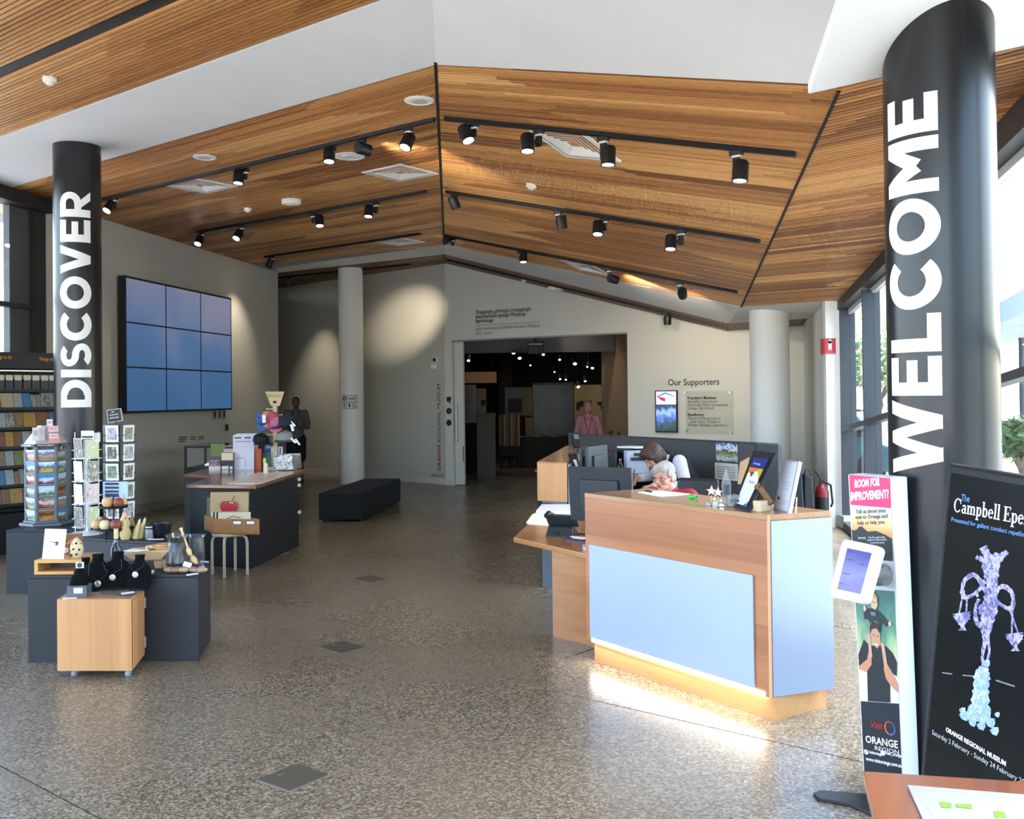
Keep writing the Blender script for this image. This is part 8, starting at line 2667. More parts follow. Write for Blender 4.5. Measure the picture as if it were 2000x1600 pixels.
# --- man in the pink shirt in the doorway
J,P = stand_joints(1.44,18.75,1.63,(-.08,-1))
J['shl'],J['shr'] = P(-.155,-.01,.80),P(.155,-.01,.80)
def hair_short(hb,c,M,s):
 e = lambda p,r: hb.ell(c + M @ (Vector(p) * s),tuple(a * s for a in r),18,12,M)
 e((0,-.022,.05),(.079,.092,.084))
 e((0,.03,.095),(.058,.055,.034))
t,M,hb = person('man in a pink shirt with a red lanyard standing in the dark gallery doorway',J,'#9c6a54',mat('pink_shirt','#8e626a',.8,var=.05),mat('trouser_dark','#26262a',.8),hair_short,(-.08,-1,0),brow='#7a5a44')
hb.build('hair',mat('hair_sandy','#8a6a4a',.7,var=.2,scale=60),t,smooth=True)
MB().tube([P(-.07,.06,.835),P(-.06,.13,.78),P(-.02,.155,.68),P(0,.16,.6)],.009,6).tube([P(.07,.06,.835),P(.06,.13,.78),P(.02,.155,.68),P(0,.16,.6)],.009,6).build('lanyard',mat('lanyard_red','#a01f38',.6),t)
MB().box(P(0,.165,.57),(.07,.008,.1)).build('name_card',m_paper,t)
# --- man in the grey tee shirt holding a phone
J,P = stand_joints(gy(578,800,20.4).x,20.4,1.79,(.12,-1))
J['ell'],J['wrl'] = P(-.25,.03,.64),P(-.05,.25,.655)
J['elr'],J['wrr'] = P(.26,.03,.64),P(.07,.24,.655)
def hair_buzz(hb,c,M,s):
 hb.ell(c + M @ (Vector((0,-.02,.044)) * s),tuple(a * s for a in (.077,.09,.085)),18,12,M)
t,M,hb = person('man in grey tee shirt and black shorts looking at a phone',J,'#6a4636',mat('grey_tee','#55575a',.85,var=.05),mat('shorts_black','#131315',.9),hair_buzz,(.12,-1,-.25),sleeves=.5,legs_bare=True,brow='#1d1512',lip='#5a3a34',curl=.9,palms={'l': ((.5,-.5,.35),(.6,-.2,.6)),'r': ((-.5,-.5,.35),(-.6,-.2,.6))})
hb.build('hair',mat('hair_black','#1c1614',.8),t,smooth=True)
MB().tube([P(-.07,.05,.84),P(-.06,.14,.76),P(0,.21,.69)],.008,6).tube([P(.07,.05,.84),P(.06,.14,.76),P(0,.21,.69)],.008,6).build('camera_strap',m_black,t)
tag(MB().box(P(.01,.30,.69),(.08,.015,.15)).build('phone',m_plas),'dark phone held by the man in the grey tee shirt','phone')
# --- white-haired woman seated at the desk
fw_ = Vector((-.62,-.76,-.14))
hp_ = gy(1297,931.5,7.7)
ff = Vector((fw_.x,fw_.y,0)).normalized()
fr_ = ff.cross(Vector((0,0,1)))
base = Vector((hp_.x,hp_.y,0)) - ff * .06
PP = lambda a,b,z: base + fr_ * a + ff * b + Vector((0,0,z))
zh_ = hp_.z
J = dict(head=hp_,neck=PP(0,-.02,zh_ - .118),chest=PP(0,-.03,zh_ - .27),waist=PP(0,-.05,zh_ - .47),pel=PP(0,-.08,.56))
for k,s in (('l',-1),('r',1)):
 J['sh' + k],J['hip' + k] = PP(.165 * s,-.04,zh_ - .165),PP(.09 * s,-.06,.54)
 J['kn' + k],J['ank' + k] = PP(.12 * s,.34,.5),PP(.12 * s,.36,.08)
 J['el' + k],J['wr' + k] = PP(.22 * s,.05,zh_ - .45),PP(.12 * s,.28,.75)
def hair_white(hb,c,M,s):
 e = lambda p,r: hb.ell(c + M @ (Vector(p) * s),tuple(a * s for a in r),22,14,M)
 e((0,-.022,.046),(.081,.095,.084))
 e((0,.046,.09),(.06,.044,.03))
 e((.02,.07,.07),(.04,.022,.028))
 e((-.034,.064,.072),(.03,.022,.026))
 for k in (-1,1):
  e((.068 * k,.006,.036),(.015,.045,.036))
  e((.064 * k,-.045,-.012),(.018,.036,.04))
 e((0,-.08,-.03),(.058,.028,.055))
t,M,hb = person('white haired woman with glasses and red top seated behind the desk',J,'#d9a08a',mat('red_top','#a3243c',.8,var=.06),mat('trouser_dark','#26262a',.8),hair_white,fw_,.95,.007,.0045,lip='#a8574f',brow='#9a9088')
hb.build('hair',mat('hair_white','#a9a59d',.8,var=.3,scale=70,bump=.3),t,smooth=True)
L = lambda p: Vector(J['head']) + M @ (Vector(p) * .95)
gl = MB()
m_gf = mat('glasses_rim','#5d4a4a',.3,metal=.4)
for k in (-1,1):
 pts = [L((.033 * k + .026 * math.cos(a),.099 - .004 * abs(math.cos(a)),.002 + .019 * math.sin(a))) for a in [i * math.pi / 8 for i in range(17)]]
 gl.tube(pts,.0018,6)
 gl.tube([L((.059 * k,.096,.006)),L((.076 * k,.06,.006)),L((.08 * k,.005,.004))],.0018,6)
gl.tube([L((-.008,.1,.004)),L((0,.104,.007)),L((.008,.1,.004))],.0018,6)
gl = gl.build('glasses',m_gf,t,smooth=True)
for k in (-1,1):
 MB().poly([L((.033 * k + .025 * math.cos(a),.0985,.002 + .018 * math.sin(a))) for a in [i * math.pi / 8 for i in range(16)]]).build('lens',glassmat('spectacle_lens','#eef0f2',1.0,.02),gl)
cl2 = MB()
cl2.ring(J['neck'] - Vector((0,0,.025)),.074,.016,(ff.x * .3,ff.y * .3,1),28,8)
cl2.build('collar',mat('red_top','#a3243c',.8),t,smooth=True)
# --- bent woman writing at the work desk
hp_ = gy(1276,892,10.55)
Jw = lambda px,py,Y: gy(px,py,Y)
J = dict(head=hp_,neck=Jw(1299,893,10.62),chest=Jw(1325,915,10.66),waist=Jw(1348,948,10.6),pel=Vector((1.84,10.48,.58)))
J['shl'],J['shr'] = Jw(1327,902,10.44),Jw(1300,905,10.82)
J['ell'],J['wrl'] = Jw(1341,950,10.33),Jw(1272,950,10.34)
J['elr'],J['wrr'] = Jw(1274,930,10.9),Jw(1249,934,10.62)
pe = J['pel']
J['hipl'],J['hipr'] = pe + Vector((-.02,-.09,-.02)),pe + Vector((-.02,.09,-.02))
J['knl'],J['knr'] = pe + Vector((-.40,-.12,-.06)),pe + Vector((-.40,.1,-.06))
J['ankl'],J['ankr'] = Vector((pe.x - .38,pe.y - .12,.08)),Vector((pe.x - .38,pe.y + .1,.08))
def hair_bob(hb,c,M,s):
 e = lambda p,r: hb.ell(c + M @ (Vector(p) * s),tuple(a * s for a in r),20,14,M)
 e((0,-.018,.052),(.09,.106,.094))
 e((0,.05,.088),(.07,.055,.045))
 for k in (-1,1):
  e((.078 * k,.01,.01),(.024,.062,.075))
  e((.07 * k,-.05,-.03),(.028,.05,.06))
  e((.05 * k,.07,.06),(.04,.03,.035))
 e((0,-.09,-.01),(.07,.035,.075))
t,M,hb = person('brown haired woman in a black vest bent over writing at the work desk',J,'#c8957e',mat('black_vest','#16171b',.85),mat('trouser_dark','#26262a',.8),hair_bob,(-.62,-.42,-.62),1.1,.008,.006,sleeves=(1.0,mat('white_sleeve','#cfcfdc',.8,var=.05)),topname='vest',brow='#3a2a20',curl=.8,palms={'l': ((-.9,-.1,-.1),(.0,0,-1)),'r': ((-.7,-.5,-.15),(0,-.3,-1))})
hb.build('hair',mat('hair_brown','#4a342a',.55,var=.45,scale=45,bump=.3),t,smooth=True)
MB().tube([J['neck'] + Vector((.02,-.075,.03)),J['neck'] + Vector((.0,-.085,-.03)),J['neck'] + Vector((-.03,-.06,-.09))],.02,8).build('collar',mat('white_sleeve','#cfcfdc',.8),t,smooth=True)
w = J['wrr']
tag(MB().cyl(w + Vector((-.075,-.055,-.03)),w + Vector((-.06,-.06,.10)),.006,n=8).build('pen',mat('pen_brown','#5a3a26',.4)),'brown pen upright in the hand of the bent woman','pen')
sto = thing('stool','black round stool under the bent woman at the work desk','stool',(pe.x,pe.y,0))
MB().cyl((pe.x,pe.y,.36),(pe.x,pe.y,.43),.18,n=24).build('seat',m_black,sto,smooth=True,bevel=.01)
MB().cyl((pe.x,pe.y,.02),(pe.x,pe.y,.36),.03,n=12).build('post',m_blackm,sto,smooth=True)
MB().cyl((pe.x,pe.y,0),(pe.x,pe.y,.025),.2,n=24).build('base',m_blackm,sto,smooth=True)
# ================================================================== KIOSK, POSTER SCREEN, TABLE (right foreground)
ki = thing('survey_kiosk','tall narrow white survey kiosk with pink header and tablet, before the WELCOME column','kiosk',(1.6,4.3,0))
kTL,kTR = gy(1655.5,926,4.42),gy(1743,933.5,4.22)
kBL,kBR = gy(1688,1556,4.40),gy(1768,1560,4.20)
kn = (kTR - kTL).cross(kTL - kBL).normalized()
if kn.y > 0:
 kn = -kn
kBR = gp(1768,1560,kTL,kn)
kd = Vector((-kn.x,-kn.y,0)).normalized() * .10
K = lambda u,v,o=.0: kBL + (kBR - kBL) * u + (kTL - kBL) * v + ((kTR - kTL) - (kBR - kBL)) * (u * v) + kn * o
# pixel row -> v along the kiosk front
def kv(y):
 return 1 - (y - 930) / (1558 - 930)
kx,ky = ((kTR - kTL) + (kBR - kBL)).normalized(),(kTL - kBL).normalized()
MB().hexa([kBL,kBR,kBR + kd,kBL + kd],[kTL,kTR,kTR + kd,kTL + kd]).build('body',mat('kiosk_white','#d5d9dc',.35),ki,bevel=.006)
def kpoly(name,u0,y0,u1,y1,m,o=.002,dy=0.0):
 q = [K(u0,kv(y1),o),K(u1,kv(y1),o),K(u1,kv(y0),o),K(u0,kv(y0),o)]
 return MB().poly(q).build(name,m,ki)
kpoly('pink_header',.04,931,.95,990,mat('header_pink','#e2386e',.4))
m_sun = bpy.data.materials.new('sunset_print')
m_sun.use_nodes = True
nt = m_sun.node_tree
tc = nt.nodes.new('ShaderNodeTexCoord')
sp = nt.nodes.new('ShaderNodeSeparateXYZ')
cr = nt.nodes.new('ShaderNodeValToRGB')
nt.links.new(tc.outputs['Generated'],sp.inputs[0])
nt.links.new(sp.outputs['Z'],cr.inputs[0])
els = cr.color_ramp.elements
els[0].position,els[0].color = .5,lin('#e98a4e')
els[1].position,els[1].color = .9,lin('#c9cbbb')
e = els.new(.7)
e.color = lin('#e6c188')
nt.links.new(cr.outputs[0],nt.nodes['Principled BSDF'].inputs['Base Color'])
kpoly('sunset_print',.04,990.5,.95,1094,m_sun)
hill = [(.04,1094),(.95,1094),(.95,1050),(.8,1043),(.6,1037),(.42,1040),(.35,1036),(.29,1031),(.22,1031),(.17,1037),(.1,1040),(.04,1039)]
MB().poly([K(u,kv(y),.003) for u,y in hill]).build('hill_print',mat('print_black','#20262b',.4),ki)
kpoly('photo_print',.04,1153,.95,1372,picmat('park_blur',['#dfe6d6','#e9ecd2','#b9c79a','#5d8a73','#3f6f66'],2.2),.002)
kpoly('lower_print',.04,1373,.95,1500,mat('print_navy','#1b1e26',.4),.002)
kpoly('base_print',.04,1500,.95,1530,mat('print_navy','#1b1e26',.4),.002)
def ktext(mb,s,h,u,y,u1=None,bold=0.0,o=.004,shear=0.0):
 w = (K(u1,kv(y)) - K(u,kv(y))).length if u1 else None
 put_text(mb,s,h,K(u,kv(y),o),kx,ky,w,bold,2,'l',0,1.0,None,shear)
 return mb
m_pw = mat('print_white','#eef0f2',.4)
mb1 = MB()
ktext(mb1,'ROOM FOR',.032,.16,955,.74,.045,shear=.15)
ktext(mb1,'IMPROVEMENT?',.034,.06,981,.93,.045,shear=.1)
mb1.build('header_lettering',m_pw,ki)
mb1 = MB()
for s,y,u0,u1 in (('Tell us about your',1006.5,.16,.85),('visit to Orange and',1017.5,.14,.88),('help us help you.',1028,.18,.82)):
 ktext(mb1,s,.017,u0,y,u1,.012)
mb1.build('message_lettering',mat('print_ink','#3c3b36',.5),ki)
mb1 = MB()
for s,y,u0,u1 in (('Tap the i-pad at the',1053,.42,.8),('bottom of the screen',1058,.4,.83),('to start the survey',1063,.46,.78)):
 ktext(mb1,s,.008,u0,y,u1)
ktext(mb1,'ORANGE',.008,.18,1056,.36)
ktext(mb1,'ORANGE',.030,.12,1452,.88,.02)
ktext(mb1,'REGION',.018,.34,1466,.9)
ktext(mb1,'/visitorange',.013,.18,1473,.5,.02)
ktext(mb1,'/visit_orange',.013,.58,1473,.96,.02)
ktext(mb1,'www.visitorange.com.au',.016,.1,1487,.95,.02)
mb1.build('white_lettering',m_pw,ki)
for u,s_ in ((.12,'f'),(.53,'o')):
 c = K(u,kv(1471),.004)
 q = kn.to_track_quat('Z','Y').to_matrix().to_4x4()
 q.translation = c
 MB().lathe([(0,0),(.011,0),(.011,.001),(0,.001)],n=20,mx=q).build('social_badge',m_pw,ki)
ktext(MB(),'f',.012,.10,1474,None,.03,.006).build('badge_letter',mat('print_navy','#1b1e26',.4),ki)
ktext(MB(),'Visit',.03,.28,1423,.55,.01,shear=.3).build('visit_word',mat('print_crimson','#b5303c',.4),ki)
q = kn.to_track_quat('Z','Y').to_matrix().to_4x4()
q.translation = K(.72,kv(1422),.003)
for k,cc in enumerate(('#c8503a','#d9773f','#6a6fae','#4d7fc0')):
 a0,a1 = math.pi * .35 + k * math.pi / 2,math.pi * .35 + (k + 1) * math.pi / 2
 mb1 = MB()
 for j in range(8):
  b0,b1 = a0 + (a1 - a0) * j / 8,a0 + (a1 - a0) * (j + 1) / 8
  mb1.poly([q @ Vector((math.cos(b0) * .027 * r,math.sin(b0) * .03 * r,.001)) for r in (1,)] + [q @ Vector((math.cos(b1) * .027,math.sin(b1) * .03,.001)),q @ Vector((math.cos(b1) * .022 + .001,math.sin(b1) * .025 + .001,.001)),q @ Vector((math.cos(b0) * .022 + .001,math.sin(b0) * .025 + .001,.001))])
 mb1.build('logo_ring',mat('ring_%d' % k,cc,.4),ki)
# the flat photo print of a man with a child on his shoulders
FG = [('man_shirt','#1e2226',[(.04,1254 + 30),(.2,1262 - 10),(.33,1245 + 18),(.72,1262),(.86,1275),(.95,1292),(.93,1320),(.78,1310),(.76,1372),(.22,1372),(.24,1310),(.05,1305)],.0032),
      ('man_arm','#c68a6c',[(.04,1310),(.22,1316),(.36,1300),(.37,1285),(.31,1272),(.26,1290),(.04,1306)],.0044),
      ('man_arm','#c68a6c',[(.95,1352),(.8,1340),(.68,1325),(.64,1305),(.72,1296),(.82,1310),(.95,1335)],.0044),
      ('child_leg','#c99880',[(.29,1238),(.36,1240),(.39,1285),(.32,1285)],.0052),('child_leg','#c99880',[(.6,1254),(.68,1258),(.74,1305),(.66,1305)],.0052),
      ('man_face','#c39073',[(.38,1232),(.42,1222),(.54,1224),(.6,1238),(.59,1258),(.52,1268),(.44,1262),(.39,1250)],.0056),
      ('man_hair','#2c2521',[(.36,1240),(.36,1224),(.44,1216),(.56,1219),(.61,1232),(.59,1238),(.52,1228),(.42,1230)],.006),
      ('child_shirt','#24262b',[(.24,1197),(.34,1190),(.52,1190),(.66,1200),(.82,1216),(.76,1224),(.64,1216),(.62,1236),(.58,1217),(.48,1213),(.38,1220),(.34,1212),(.24,1212)],.0068),
      ('child_face','#dcae92',[(.4,1172),(.46,1164),(.56,1168),(.58,1182),(.52,1192),(.43,1188)],.0074),('child_hair','#b9976c',[(.38,1176),(.4,1164),(.5,1158),(.58,1166),(.58,1172),(.5,1167),(.43,1169)],.0078),
      ('child_hand','#dcae92',[(.24,1188),(.28,1184),(.31,1192),(.26,1198)],.0074),('child_hand','#dcae92',[(.8,1214),(.86,1212),(.87,1219),(.81,1223)],.0074)]
FG += [('face_mark','#5a3a30',[(.43,1241),(.47,1240),(.47,1242),(.43,1243)],.0062),('face_mark','#5a3a30',[(.52,1242),(.56,1243),(.56,1245),(.52,1244)],.0062),('face_mark','#e6d6cc',[(.45,1257),(.54,1259),(.52,1262),(.47,1261)],.0062),('face_mark','#7a5244',[(.45,1176),(.48,1176),(.48,1178),(.45,1178)],.0078),('face_mark','#7a5244',[(.51,1177),(.54,1177),(.54,1179),(.51,1179)],.0078),('child_shirt_mark','#5f7a80',[(.4,1196),(.52,1197),(.51,1204),(.41,1203)],.0072)]
for nm,cc,pts,o in FG:
 MB().poly([K(u,kv(y),o) for u,y in pts]).build('print_' + nm,mat('print_' + nm + cc,cc,.4),ki)
# black foot of the kiosk
ft = gz(1590,1558,0)
f0,f1 = gz(1596,1553),gz(1690,1560)
f2 = gz(1735,1600)
fo_ = [(1588,1555),(1602,1549),(1688,1556),(1720,1540),(1800,1545),(1790,1600),(1705,1596),(1660,1577),(1600,1566)]
MB().prism([(gz(x,y).x,gz(x,y).y) for x,y in fo_],0,.014).build('foot',m_black,ki,bevel=.003)
# tablet in its white enclosure
TB = [gy(1618,1165,4.20),gy(1690,1181,4.02),gy(1722,1068,4.06),gy(1645,1052,4.24)]
tn = (TB[1] - TB[0]).cross(TB[3] - TB[0]).normalized()
if tn.y > 0:
 tn = -tn
TB[2] = gp(1722,1068,TB[0],tn)
tb = thing('tablet','white framed tablet with a purple screen fixed to the survey kiosk','tablet',TB[0])
def rrect(o,u0,v0,u1,v1,r,n=5):
 P = lambda u,v: TB[0] + (TB[1] - TB[0]) * u + (TB[3] - TB[0]) * v + ((TB[2] - TB[3]) - (TB[1] - TB[0])) * (u * v) + tn * o
 rx,ry = r,r * .64
 pts = []
 for cu,cv,a0 in ((u1 - rx,v1 - ry,0),(u0 + rx,v1 - ry,90),(u0 + rx,v0 + ry,180),(u1 - rx,v0 + ry,270)):
  for k in range(n + 1):
   a = math.radians(a0 + 90 * k / n)
   pts.append(P(cu + rx * math.cos(a),cv + ry * math.sin(a)))
 return pts
MB().hexa(rrect(-.03,0,0,1,1,.14),rrect(.0,0,0,1,1,.14)).build('enclosure',mat('kiosk_white','#edf0f2',.35),tb,bevel=.004)
mb1 = MB()
o_,i_ = rrect(.0015,.12,.1,.9,.9,.04),rrect(.0015,.19,.15,.82,.86,.01)
for k in range(len(o_)):
 j = (k + 1) % len(o_)
 mb1.add([o_[k],o_[j],i_[j],i_[k]],[(0,1,2,3)])
mb1.build('bezel',mat('bezel_white','#dfe3ea',.2),tb)
MB().poly(rrect(.001,.19,.15,.82,.86,.01)).build('screen',picmat('tablet_purple',['#54406a','#4e447c','#5b548c','#45427c','#403f78'],.8,.1,.28),tb)
P = lambda u,v,o: TB[0] + (TB[1] - TB[0]) * u + (TB[3] - TB[0]) * v + tn * o
mb1 = MB()
for v,u0,u1 in ((.8,.26,.36),(.66,.26,.42),(.42,.24,.44),(.25,.22,.34),(.62,.62,.74)):
 mb1.poly([P(u0,v,.002),P(u1,v,.002),P(u1,v + .012,.002),P(u0,v + .012,.002)])
mb1.build('screen_lines',mat('tablet_ink','#2a2550',.3),tb)
c = P(.5,.06,.001)
q = tn.to_track_quat('Z','Y').to_matrix().to_4x4()
q.translation = c
MB().lathe([(0,0),(.006,0),(.006,.001),(0,.001)],n=16,mx=q).build('home_button',mat('bezel_grey','#b9bdc4',.3),tb)
c0_,c1_ = (TB[0] + TB[2]) / 2 - tn * .03,K(.7,kv(1122),.0)
MB().cyl(c0_,c1_,.05,n=20).build('mount',hm,tb,smooth=True)
# ---- poster screen
pY0,pY1 = 3.62,2.75
s_bl,s_tl = gy(1797,1500,3.55),gy(1850,903,3.62)
lean = (s_tl - s_bl).normalized()
hd_ = Vector((.084,-1,-.0185)).normalized()
W_ = .86
s_bot = s_bl - lean * (s_bl.z / lean.z)
Hh = (s_tl - s_bot).length
ps = thing('poster_screen','leaning black digital poster screen about the Campbell Epergne, at the right edge','screen',s_bot)
sn_ = hd_.cross(lean).normalized()
if sn_.x > 0:
 sn_ = -sn_
Q = lambda u,v,o=0.0: s_bot + hd_ * u + lean * v + sn_ * o
MB().hexa([Q(0,0,-.045),Q(W_,0,-.045),Q(W_,0),Q(0,0)],[Q(0,Hh,-.045),Q(W_,Hh,-.045),Q(W_,Hh),Q(0,Hh)]).build('housing',m_plas,ps,bevel=.015)
MB().poly([Q(.035,.06,.001),Q(W_ - .035,.06,.001),Q(W_ - .035,Hh - .035,.001),Q(.035,Hh - .035,.001)]).build('display',mat('poster_black','#14181a',.18,emit=.02),ps)
MB().hexa([Q(.1,.02,-.05),Q(W_ - .1,.02,-.05),Q(W_ - .1,.02,-.4),Q(.1,.02,-.4)],[Q(.1,.05,-.05),Q(W_ - .1,.05,-.05),Q(W_ - .1,.03,-.4),Q(.1,.03,-.4)]).build('stand',m_plas,ps)
def pv(x,y,o=.0015):
 return gp(x,y,s_bot + sn_ * o,sn_)
def ptext(s,x0,y0,x1,y1,hpx,m,name,bold=0.0,o=.0015,narrow=None,space=1.0,res=3):
 a,b = pv(x0,y0,o),pv(x1,y1,o)
 h = (pv(x0,y0 - hpx,o) - a).length
 return put_text(MB(),s,h,a,b - a,lean,(b - a).length if narrow is None else narrow,bold,res,'l',0,space).build(name,m,ps)
m_pl = mat('poster_white','#eef2ff',.4,emit=.25)
m_pbl = mat('poster_blue','#5f8ad8',.4,emit=.2)
# serif letters: strokes of two weights with feet, enough for the title
def serif(word,h):
 """returns list of polygons in 2-D units of cap height h, and total width"""
 S = {}
 st,th,sf = .17,.07,.08
 def bar(x0,y0,x1,y1):
  return [(x0,y0),(x1,y0),(x1,y1),(x0,y1)]
 def foot(xc,y,w=.38,t=.055):
  return bar(xc - w / 2,y if y == 0 else y - t,xc + w / 2,y + t if y == 0 else y)
 def arc(cx,cy_,rx,ry,a0,a1,wt=.17,tn_=.06,n=14):
  out = []
  for k in range(n):
   p = []
   for a in (a0 + (a1 - a0) * k / n,a0 + (a1 - a0) * (k + 1) / n):
    r = math.radians(a)
    w = tn_ + (wt - tn_) * abs(math.cos(r))
    p.append(((cx + rx * math.cos(r),cy_ + ry * math.sin(r)),(cx + (rx - w) * math.cos(r),cy_ + (ry - tn_ - .02) * math.sin(r))))
   out.append([p[0][0],p[1][0],p[1][1],p[0][1]])
  return out
 xh = .62
 G = {
  'C': (arc(.48,.5,.46,.52,42,320) + [bar(.78,.62,.84,.98)],.95),
  'a': (arc(.27,.16,.25,.19,0,360,.14,.05) + [bar(.37,0,.52,.45)] + arc(.3,.42,.22,.2,0,165,.15,.06) + [bar(.5,0,.6,.06)],.63),
  'm': ([bar(.08,0,.23,xh),foot(.155,0,.32),bar(0,xh - .055,.15,xh)] + arc(.38,.4,.2,.23,0,150,.15,.06) + [bar(.43,0,.58,.42),foot(.5,0,.3)] + arc(.73,.4,.2,.23,0,150,.15,.06) + [bar(.78,0,.93,.42),foot(.86,0,.3)],1.05),
  'p': ([bar(.08,-.3,.23,xh),bar(0,-.3,.34,-.245),bar(0,xh - .055,.15,xh)] + arc(.36,.31,.25,.33,-150,150,.16,.06),.66),
  'b': ([bar(.08,0,.23,1.06),bar(0,1.0,.15,1.06)] + arc(.36,.31,.25,.33,-150,150,.16,.06),.66),
  'e': (arc(.29,.31,.27,.33,10,325,.15,.06) + [bar(.05,.32,.55,.38)],.6),
  'l': ([bar(.08,0,.23,1.06),foot(.155,0,.34),bar(0,1.0,.15,1.06)],.34),
  'E': ([bar(.1,0,.28,1.0),bar(0,0,.72,.06),bar(0,.94,.7,1.0),bar(.25,.48,.5,.54),bar(.66,0,.72,.24),bar(.64,.78,.7,1.0),bar(.46,.4,.51,.62)],.78),
  'r': ([bar(.08,0,.23,xh),foot(.155,0,.34),bar(0,xh - .055,.15,xh),bar(.3,xh - .17,.42,xh)] + arc(.3,.42,.16,.2,40,150,.1,.07),.45),
  'g': (arc(.27,.38,.24,.24,0,360,.14,.05) + arc(.27,-.12,.27,.2,0,360,.1,.06) + [bar(.4,.54,.56,.6),bar(.1,.04,.3,.12)],.6),
  'n': ([bar(.08,0,.23,xh),foot(.155,0,.32),bar(0,xh - .055,.15,xh)] + arc(.38,.4,.2,.23,0,150,.15,.06) + [bar(.43,0,.58,.42),foot(.5,0,.3)],.7),
  ' ': ([],.3)}
 x,out = 0,[]
 for ch in word:
  ps_,w = G[ch]
  out += [[(px + x,py) for px,py in pl_] for pl_ in ps_]
  x += w + .02
 return [[(px * h,py * h) for px,py in pl_] for pl_ in out],x * h
a,b = pv(1862,999),pv(2000,1025)
hc = (pv(1862,973) - a).length
polys,wtot = serif('Campbell Epe',1.0)
kx_ = (b - a).length / wtot
polys,_ = serif('Campbell Epergne',1.0)
mb1 = MB()
xd = (b - a).normalized()
for i,pl_ in enumerate(polys):
 mb1.add([a + xd * (px * kx_) + lean * (py * hc) + sn_ * (.000005 * i) for px,py in pl_],[tuple(range(len(pl_)))])
mb1.build('title_lettering',m_pl,ps)
ptext('The',1877,978.5,1893,981,13,m_pbl,'small_word',0,.002)
ptext('Presented for gallant conduct repelling a bushranger',1858,1018,2068,1064,8,m_pbl,'subtitle',.004,.0015,None,1.0,2)
ptext('ORANGE REGIONAL MUSEUM',1847,1428.5,1964,1497,8.5,m_pl,'museum_name',.02,.0015,None,1.0,2)
ptext('Saturday 2 February - Sunday 24 February 2019',1820,1434,2012,1540,9,mat('poster_grey','#9aa0ad',.4,emit=.3),'dates',0,.0015,None,1.0,2)
# silver epergne picture: flat print built from strokes
m_ep = picmat('epergne_silver',['#23203f','#57528c','#b5b2dc','#45407a','#8f8bc4','#2f2b55'],16,.4,.1,0,False)
m_eb = picmat('epergne_base',['#35558f','#a9bfe8','#6f8fc9','#c9d6f2','#3f62a6'],11,.4,.12,0,False)
def ribbon(mb,pts,ws,o):
 """tapered stroke of the flat print, smoothed through its points"""
 P = [pts[0]] + list(pts) + [pts[-1]]
 Q = []
 for k in range(1,len(P) - 2):
  for i in range(5):
   t = i / 5
   q = [.5 * (2 * P[k][d] + (P[k + 1][d] - P[k - 1][d]) * t + (2 * P[k - 1][d] - 5 * P[k][d] + 4 * P[k + 1][d] - P[k + 2][d]) * t * t + (3 * P[k][d] - P[k - 1][d] - 3 * P[k + 1][d] + P[k + 2][d]) * t ** 3) for d in (0,1)]
   Q.append((q[0],q[1],ws[k - 1] + (ws[k] - ws[k - 1]) * t))
 Q.append((pts[-1][0],pts[-1][1],ws[-1]))
 L,R = [],[]
 for k in range(len(Q)):
  a,b = Q[max(k - 1,0)],Q[min(k + 1,len(Q) - 1)]
  dx,dy = b[0] - a[0],b[1] - a[1]
  l = math.hypot(dx,dy) or 1
  w = Q[k][2] * (1 + .14 * math.sin(k * 2.4))
  L.append(pv(Q[k][0] - dy / l * w,Q[k][1] + dx / l * w,.0012 + o * .12))
  R.append(pv(Q[k][0] + dy / l * w,Q[k][1] - dx / l * w,.0012 + o * .12))
 n = len(Q)
 mb.add(L + R,[(k,k + 1,n + k + 1,n + k) for k in range(n - 1)])
re = random.Random(5)
ep = MB()
ribbon(ep,[(1934,1090),(1936,1120),(1938,1150),(1934,1185),(1928,1215),(1925,1250)],[20,15,8,16,13,5],.003)
ribbon(ep,[(1925,1250),(1919,1280),(1921,1305)],[5,3,3],.0032)
ribbon(ep,[(1929,1245),(1932,1275),(1923,1305)],[3,2.5,3],.0034)
ribbon(ep,[(1936,1100),(1926,1080),(1920,1068)],[9,7,8],.0036)
ribbon(ep,[(1944,1100),(1958,1085),(1968,1078)],[9,6,4],.0038)
ribbon(ep,[(1942,1100),(1948,1080)],[6,5],.004)
for sgn,(cx_,cy__) in ((-1,(1897,1140)),(1,(1962,1162))):
 ribbon(ep,[(1928 if sgn < 0 else 1944,1160 if sgn < 0 else 1165),(cx_ + 12 * sgn * -1,cy__ - 12),(cx_,cy__ - 16),(cx_ + sgn * 14,cy__ - 4),(cx_ + sgn * 18,cy__ + 16)],[4,4,5,4,3],.0042 + sgn * .0001)
 ribbon(ep,[(cx_ + sgn * 18,cy__ + 14),(cx_ + sgn * 12,cy__ + 28),(cx_ - sgn * 6,cy__ + 20),(cx_ - sgn * 22,cy__ + 6)],[5,4,3,4],.0046 + sgn * .0001)
 bx_,by_ = (1879,1207) if sgn < 0 else (1982,1247)
 ribbon(ep,[(cx_ + sgn * 16,cy__ + 20),(bx_ - 6,by_ - 8)],[2,1.5],.005)
 ribbon(ep,[(cx_ + sgn * 8,cy__ + 22),(bx_ + 8,by_ - 6)],[2,1.5],.0052)
 ribbon(ep,[(bx_ - 1,by_ - 10),(bx_,by_),(bx_,by_ + 10),(bx_ + 1,by_ + 17),(bx_ + 1,by_ + 25)],[17,16,8,3,9],.0054)
ribbon(ep,[(1912,1170),(1905,1190),(1908,1215),(1918,1225)],[3,3,5,4],.0056)
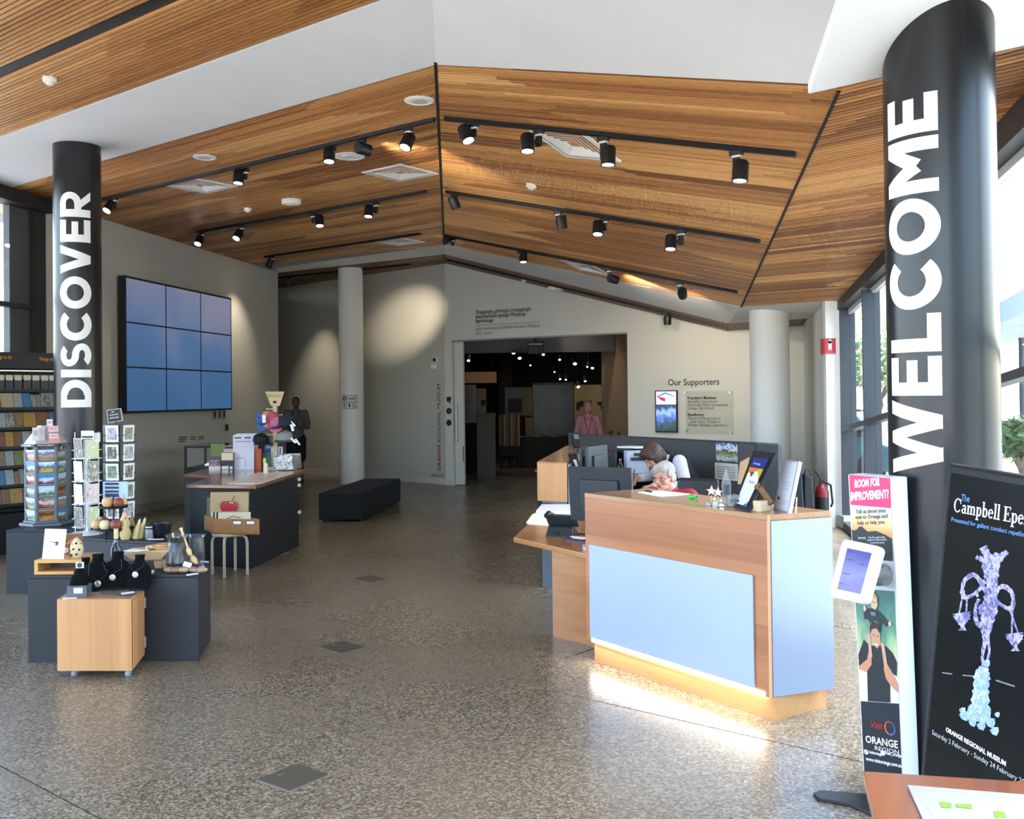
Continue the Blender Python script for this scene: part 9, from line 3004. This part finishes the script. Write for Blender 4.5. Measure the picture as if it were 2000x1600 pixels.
for k in range(70):
 t_ = re.random()
 x,y = 1934 - 10 * t_ + re.gauss(0,11 - 6 * t_),1085 + 150 * t_
 s_ = re.uniform(2,5)
 ep.poly([pv(x + s_ * math.cos(a_),y + s_ * math.sin(a_) * 1.3,.0019 + .00001 * k) for a_ in (0.3,1.8,3.1,4.9)])
ep.build('epergne_picture',m_ep,ps)
ep = MB()
ribbon(ep,[(1922,1303),(1918,1320),(1916,1345),(1914,1375),(1910,1410)],[8,16,15,18,30],.0062)
for x,y,w in ((1884,1398,9),(1900,1412,7),(1917,1418,8),(1935,1412,9),(1943,1428,8),(1880,1388,6),(1948,1396,5),(1927,1296,7)):
 ep.poly([pv(x + w * math.cos(i * 1.05 + .2) * (1 + .25 * (i % 2)),y + w * math.sin(i * 1.05 + .2) * (1 + .25 * (i % 2)),.0021 + x * 1e-7) for i in range(6)])
ep.build('epergne_base_picture',m_eb,ps)
mb1 = MB()
ribbon(mb1,[(1840,1314),(1860,1317)],[1.2,1.2],.003)
ribbon(mb1,[(1880,1319),(1900,1321)],[1.2,1.2],.003)
ribbon(mb1,[(1945,1329),(1982,1341)],[1.5,1.5],.003)
mb1.build('table_edge_picture',mat('poster_dim','#6a6f72',.5,emit=.2),ps)['kind'] = 'stuff'
# ---- table in the corner of the picture
TZ = .75
m_tt = wood('table_timber','#9a5c38','#774527',1.15,'h',.085,.3,.35)
t0,t1,t2,t3 = gz(1685,1506,TZ),gz(2010,1527,TZ),None,gz(1709,1600,TZ)
e1_,e2_ = (t1 - t0).normalized(),(t3 - t0).normalized()
tbq = [t0,t0 + e1_ * 1.3,t0 + e1_ * 1.3 + e2_ * .8,t0 + e2_ * .8]
tbl = thing('side_table','laminated timber table in the lower right corner of the picture','table',(t0.x + .5,t0.y - .4,0))
MB().hexa([Vector((p.x,p.y,TZ - .03)) for p in tbq][::-1],[Vector((p.x,p.y,TZ)) for p in tbq][::-1]).build('top',m_tt,tbl,bevel=.003)
for i,p in enumerate(tbq):
 c = (tbq[0] + tbq[2]) / 2
 q = p + (c - p).normalized() * .12
 MB().box((q.x,q.y,(TZ - .03) / 2),(.05,.05,TZ - .03)).build('leg',m_tt,tbl)
b0,b1,b2 = gz(1773,1538,TZ),gz(2015,1558,TZ),gz(1801,1600,TZ)
u_,w_ = (b1 - b0).normalized(),(b2 - b0).normalized()
mp = thing('map_sheet','large white map sheet with green areas lying on the timber table','map',(b0.x,b0.y,TZ))
MP = lambda a,b,o=.0: b0 + u_ * a + w_ * b + up * o
MB().hexa([MP(0,0,.001),MP(.62,0,.001),MP(.62,.5,.001),MP(0,.5,.001)][::-1],[MP(0,0,.006),MP(.62,0,.006),MP(.62,.5,.006),MP(0,.5,.006)][::-1]).build('sheet',mat('map_white','#a7a6b3',.45),mp)
def mpx(pts):
 return [gz(x,y,TZ + .007) for x,y in pts]
mb1 = MB()
for pts in ([(1835,1566),(1857,1568),(1859,1578),(1839,1577)],[(1866,1570),(1896,1571),(1899,1580),(1868,1576)],[(1940,1584),(1960,1585),(1967,1597),(1945,1598)]):
 mb1.poly(mpx(pts))
mb1.build('park_print',mat('map_green','#7fa335',.4),mp)
mb1 = MB()
for x,y,l in ((1799,1553,10),(1811,1575,8),(1816,1582,7),(1812,1590,9)):
 mb1.poly(mpx([(x,y),(x + 1.5,y),(x + 1.5 + l * .4,y + l),(x + l * .4,y + l)]))
mb1.build('street_print',mat('map_grey','#b0afb8',.5),mp)
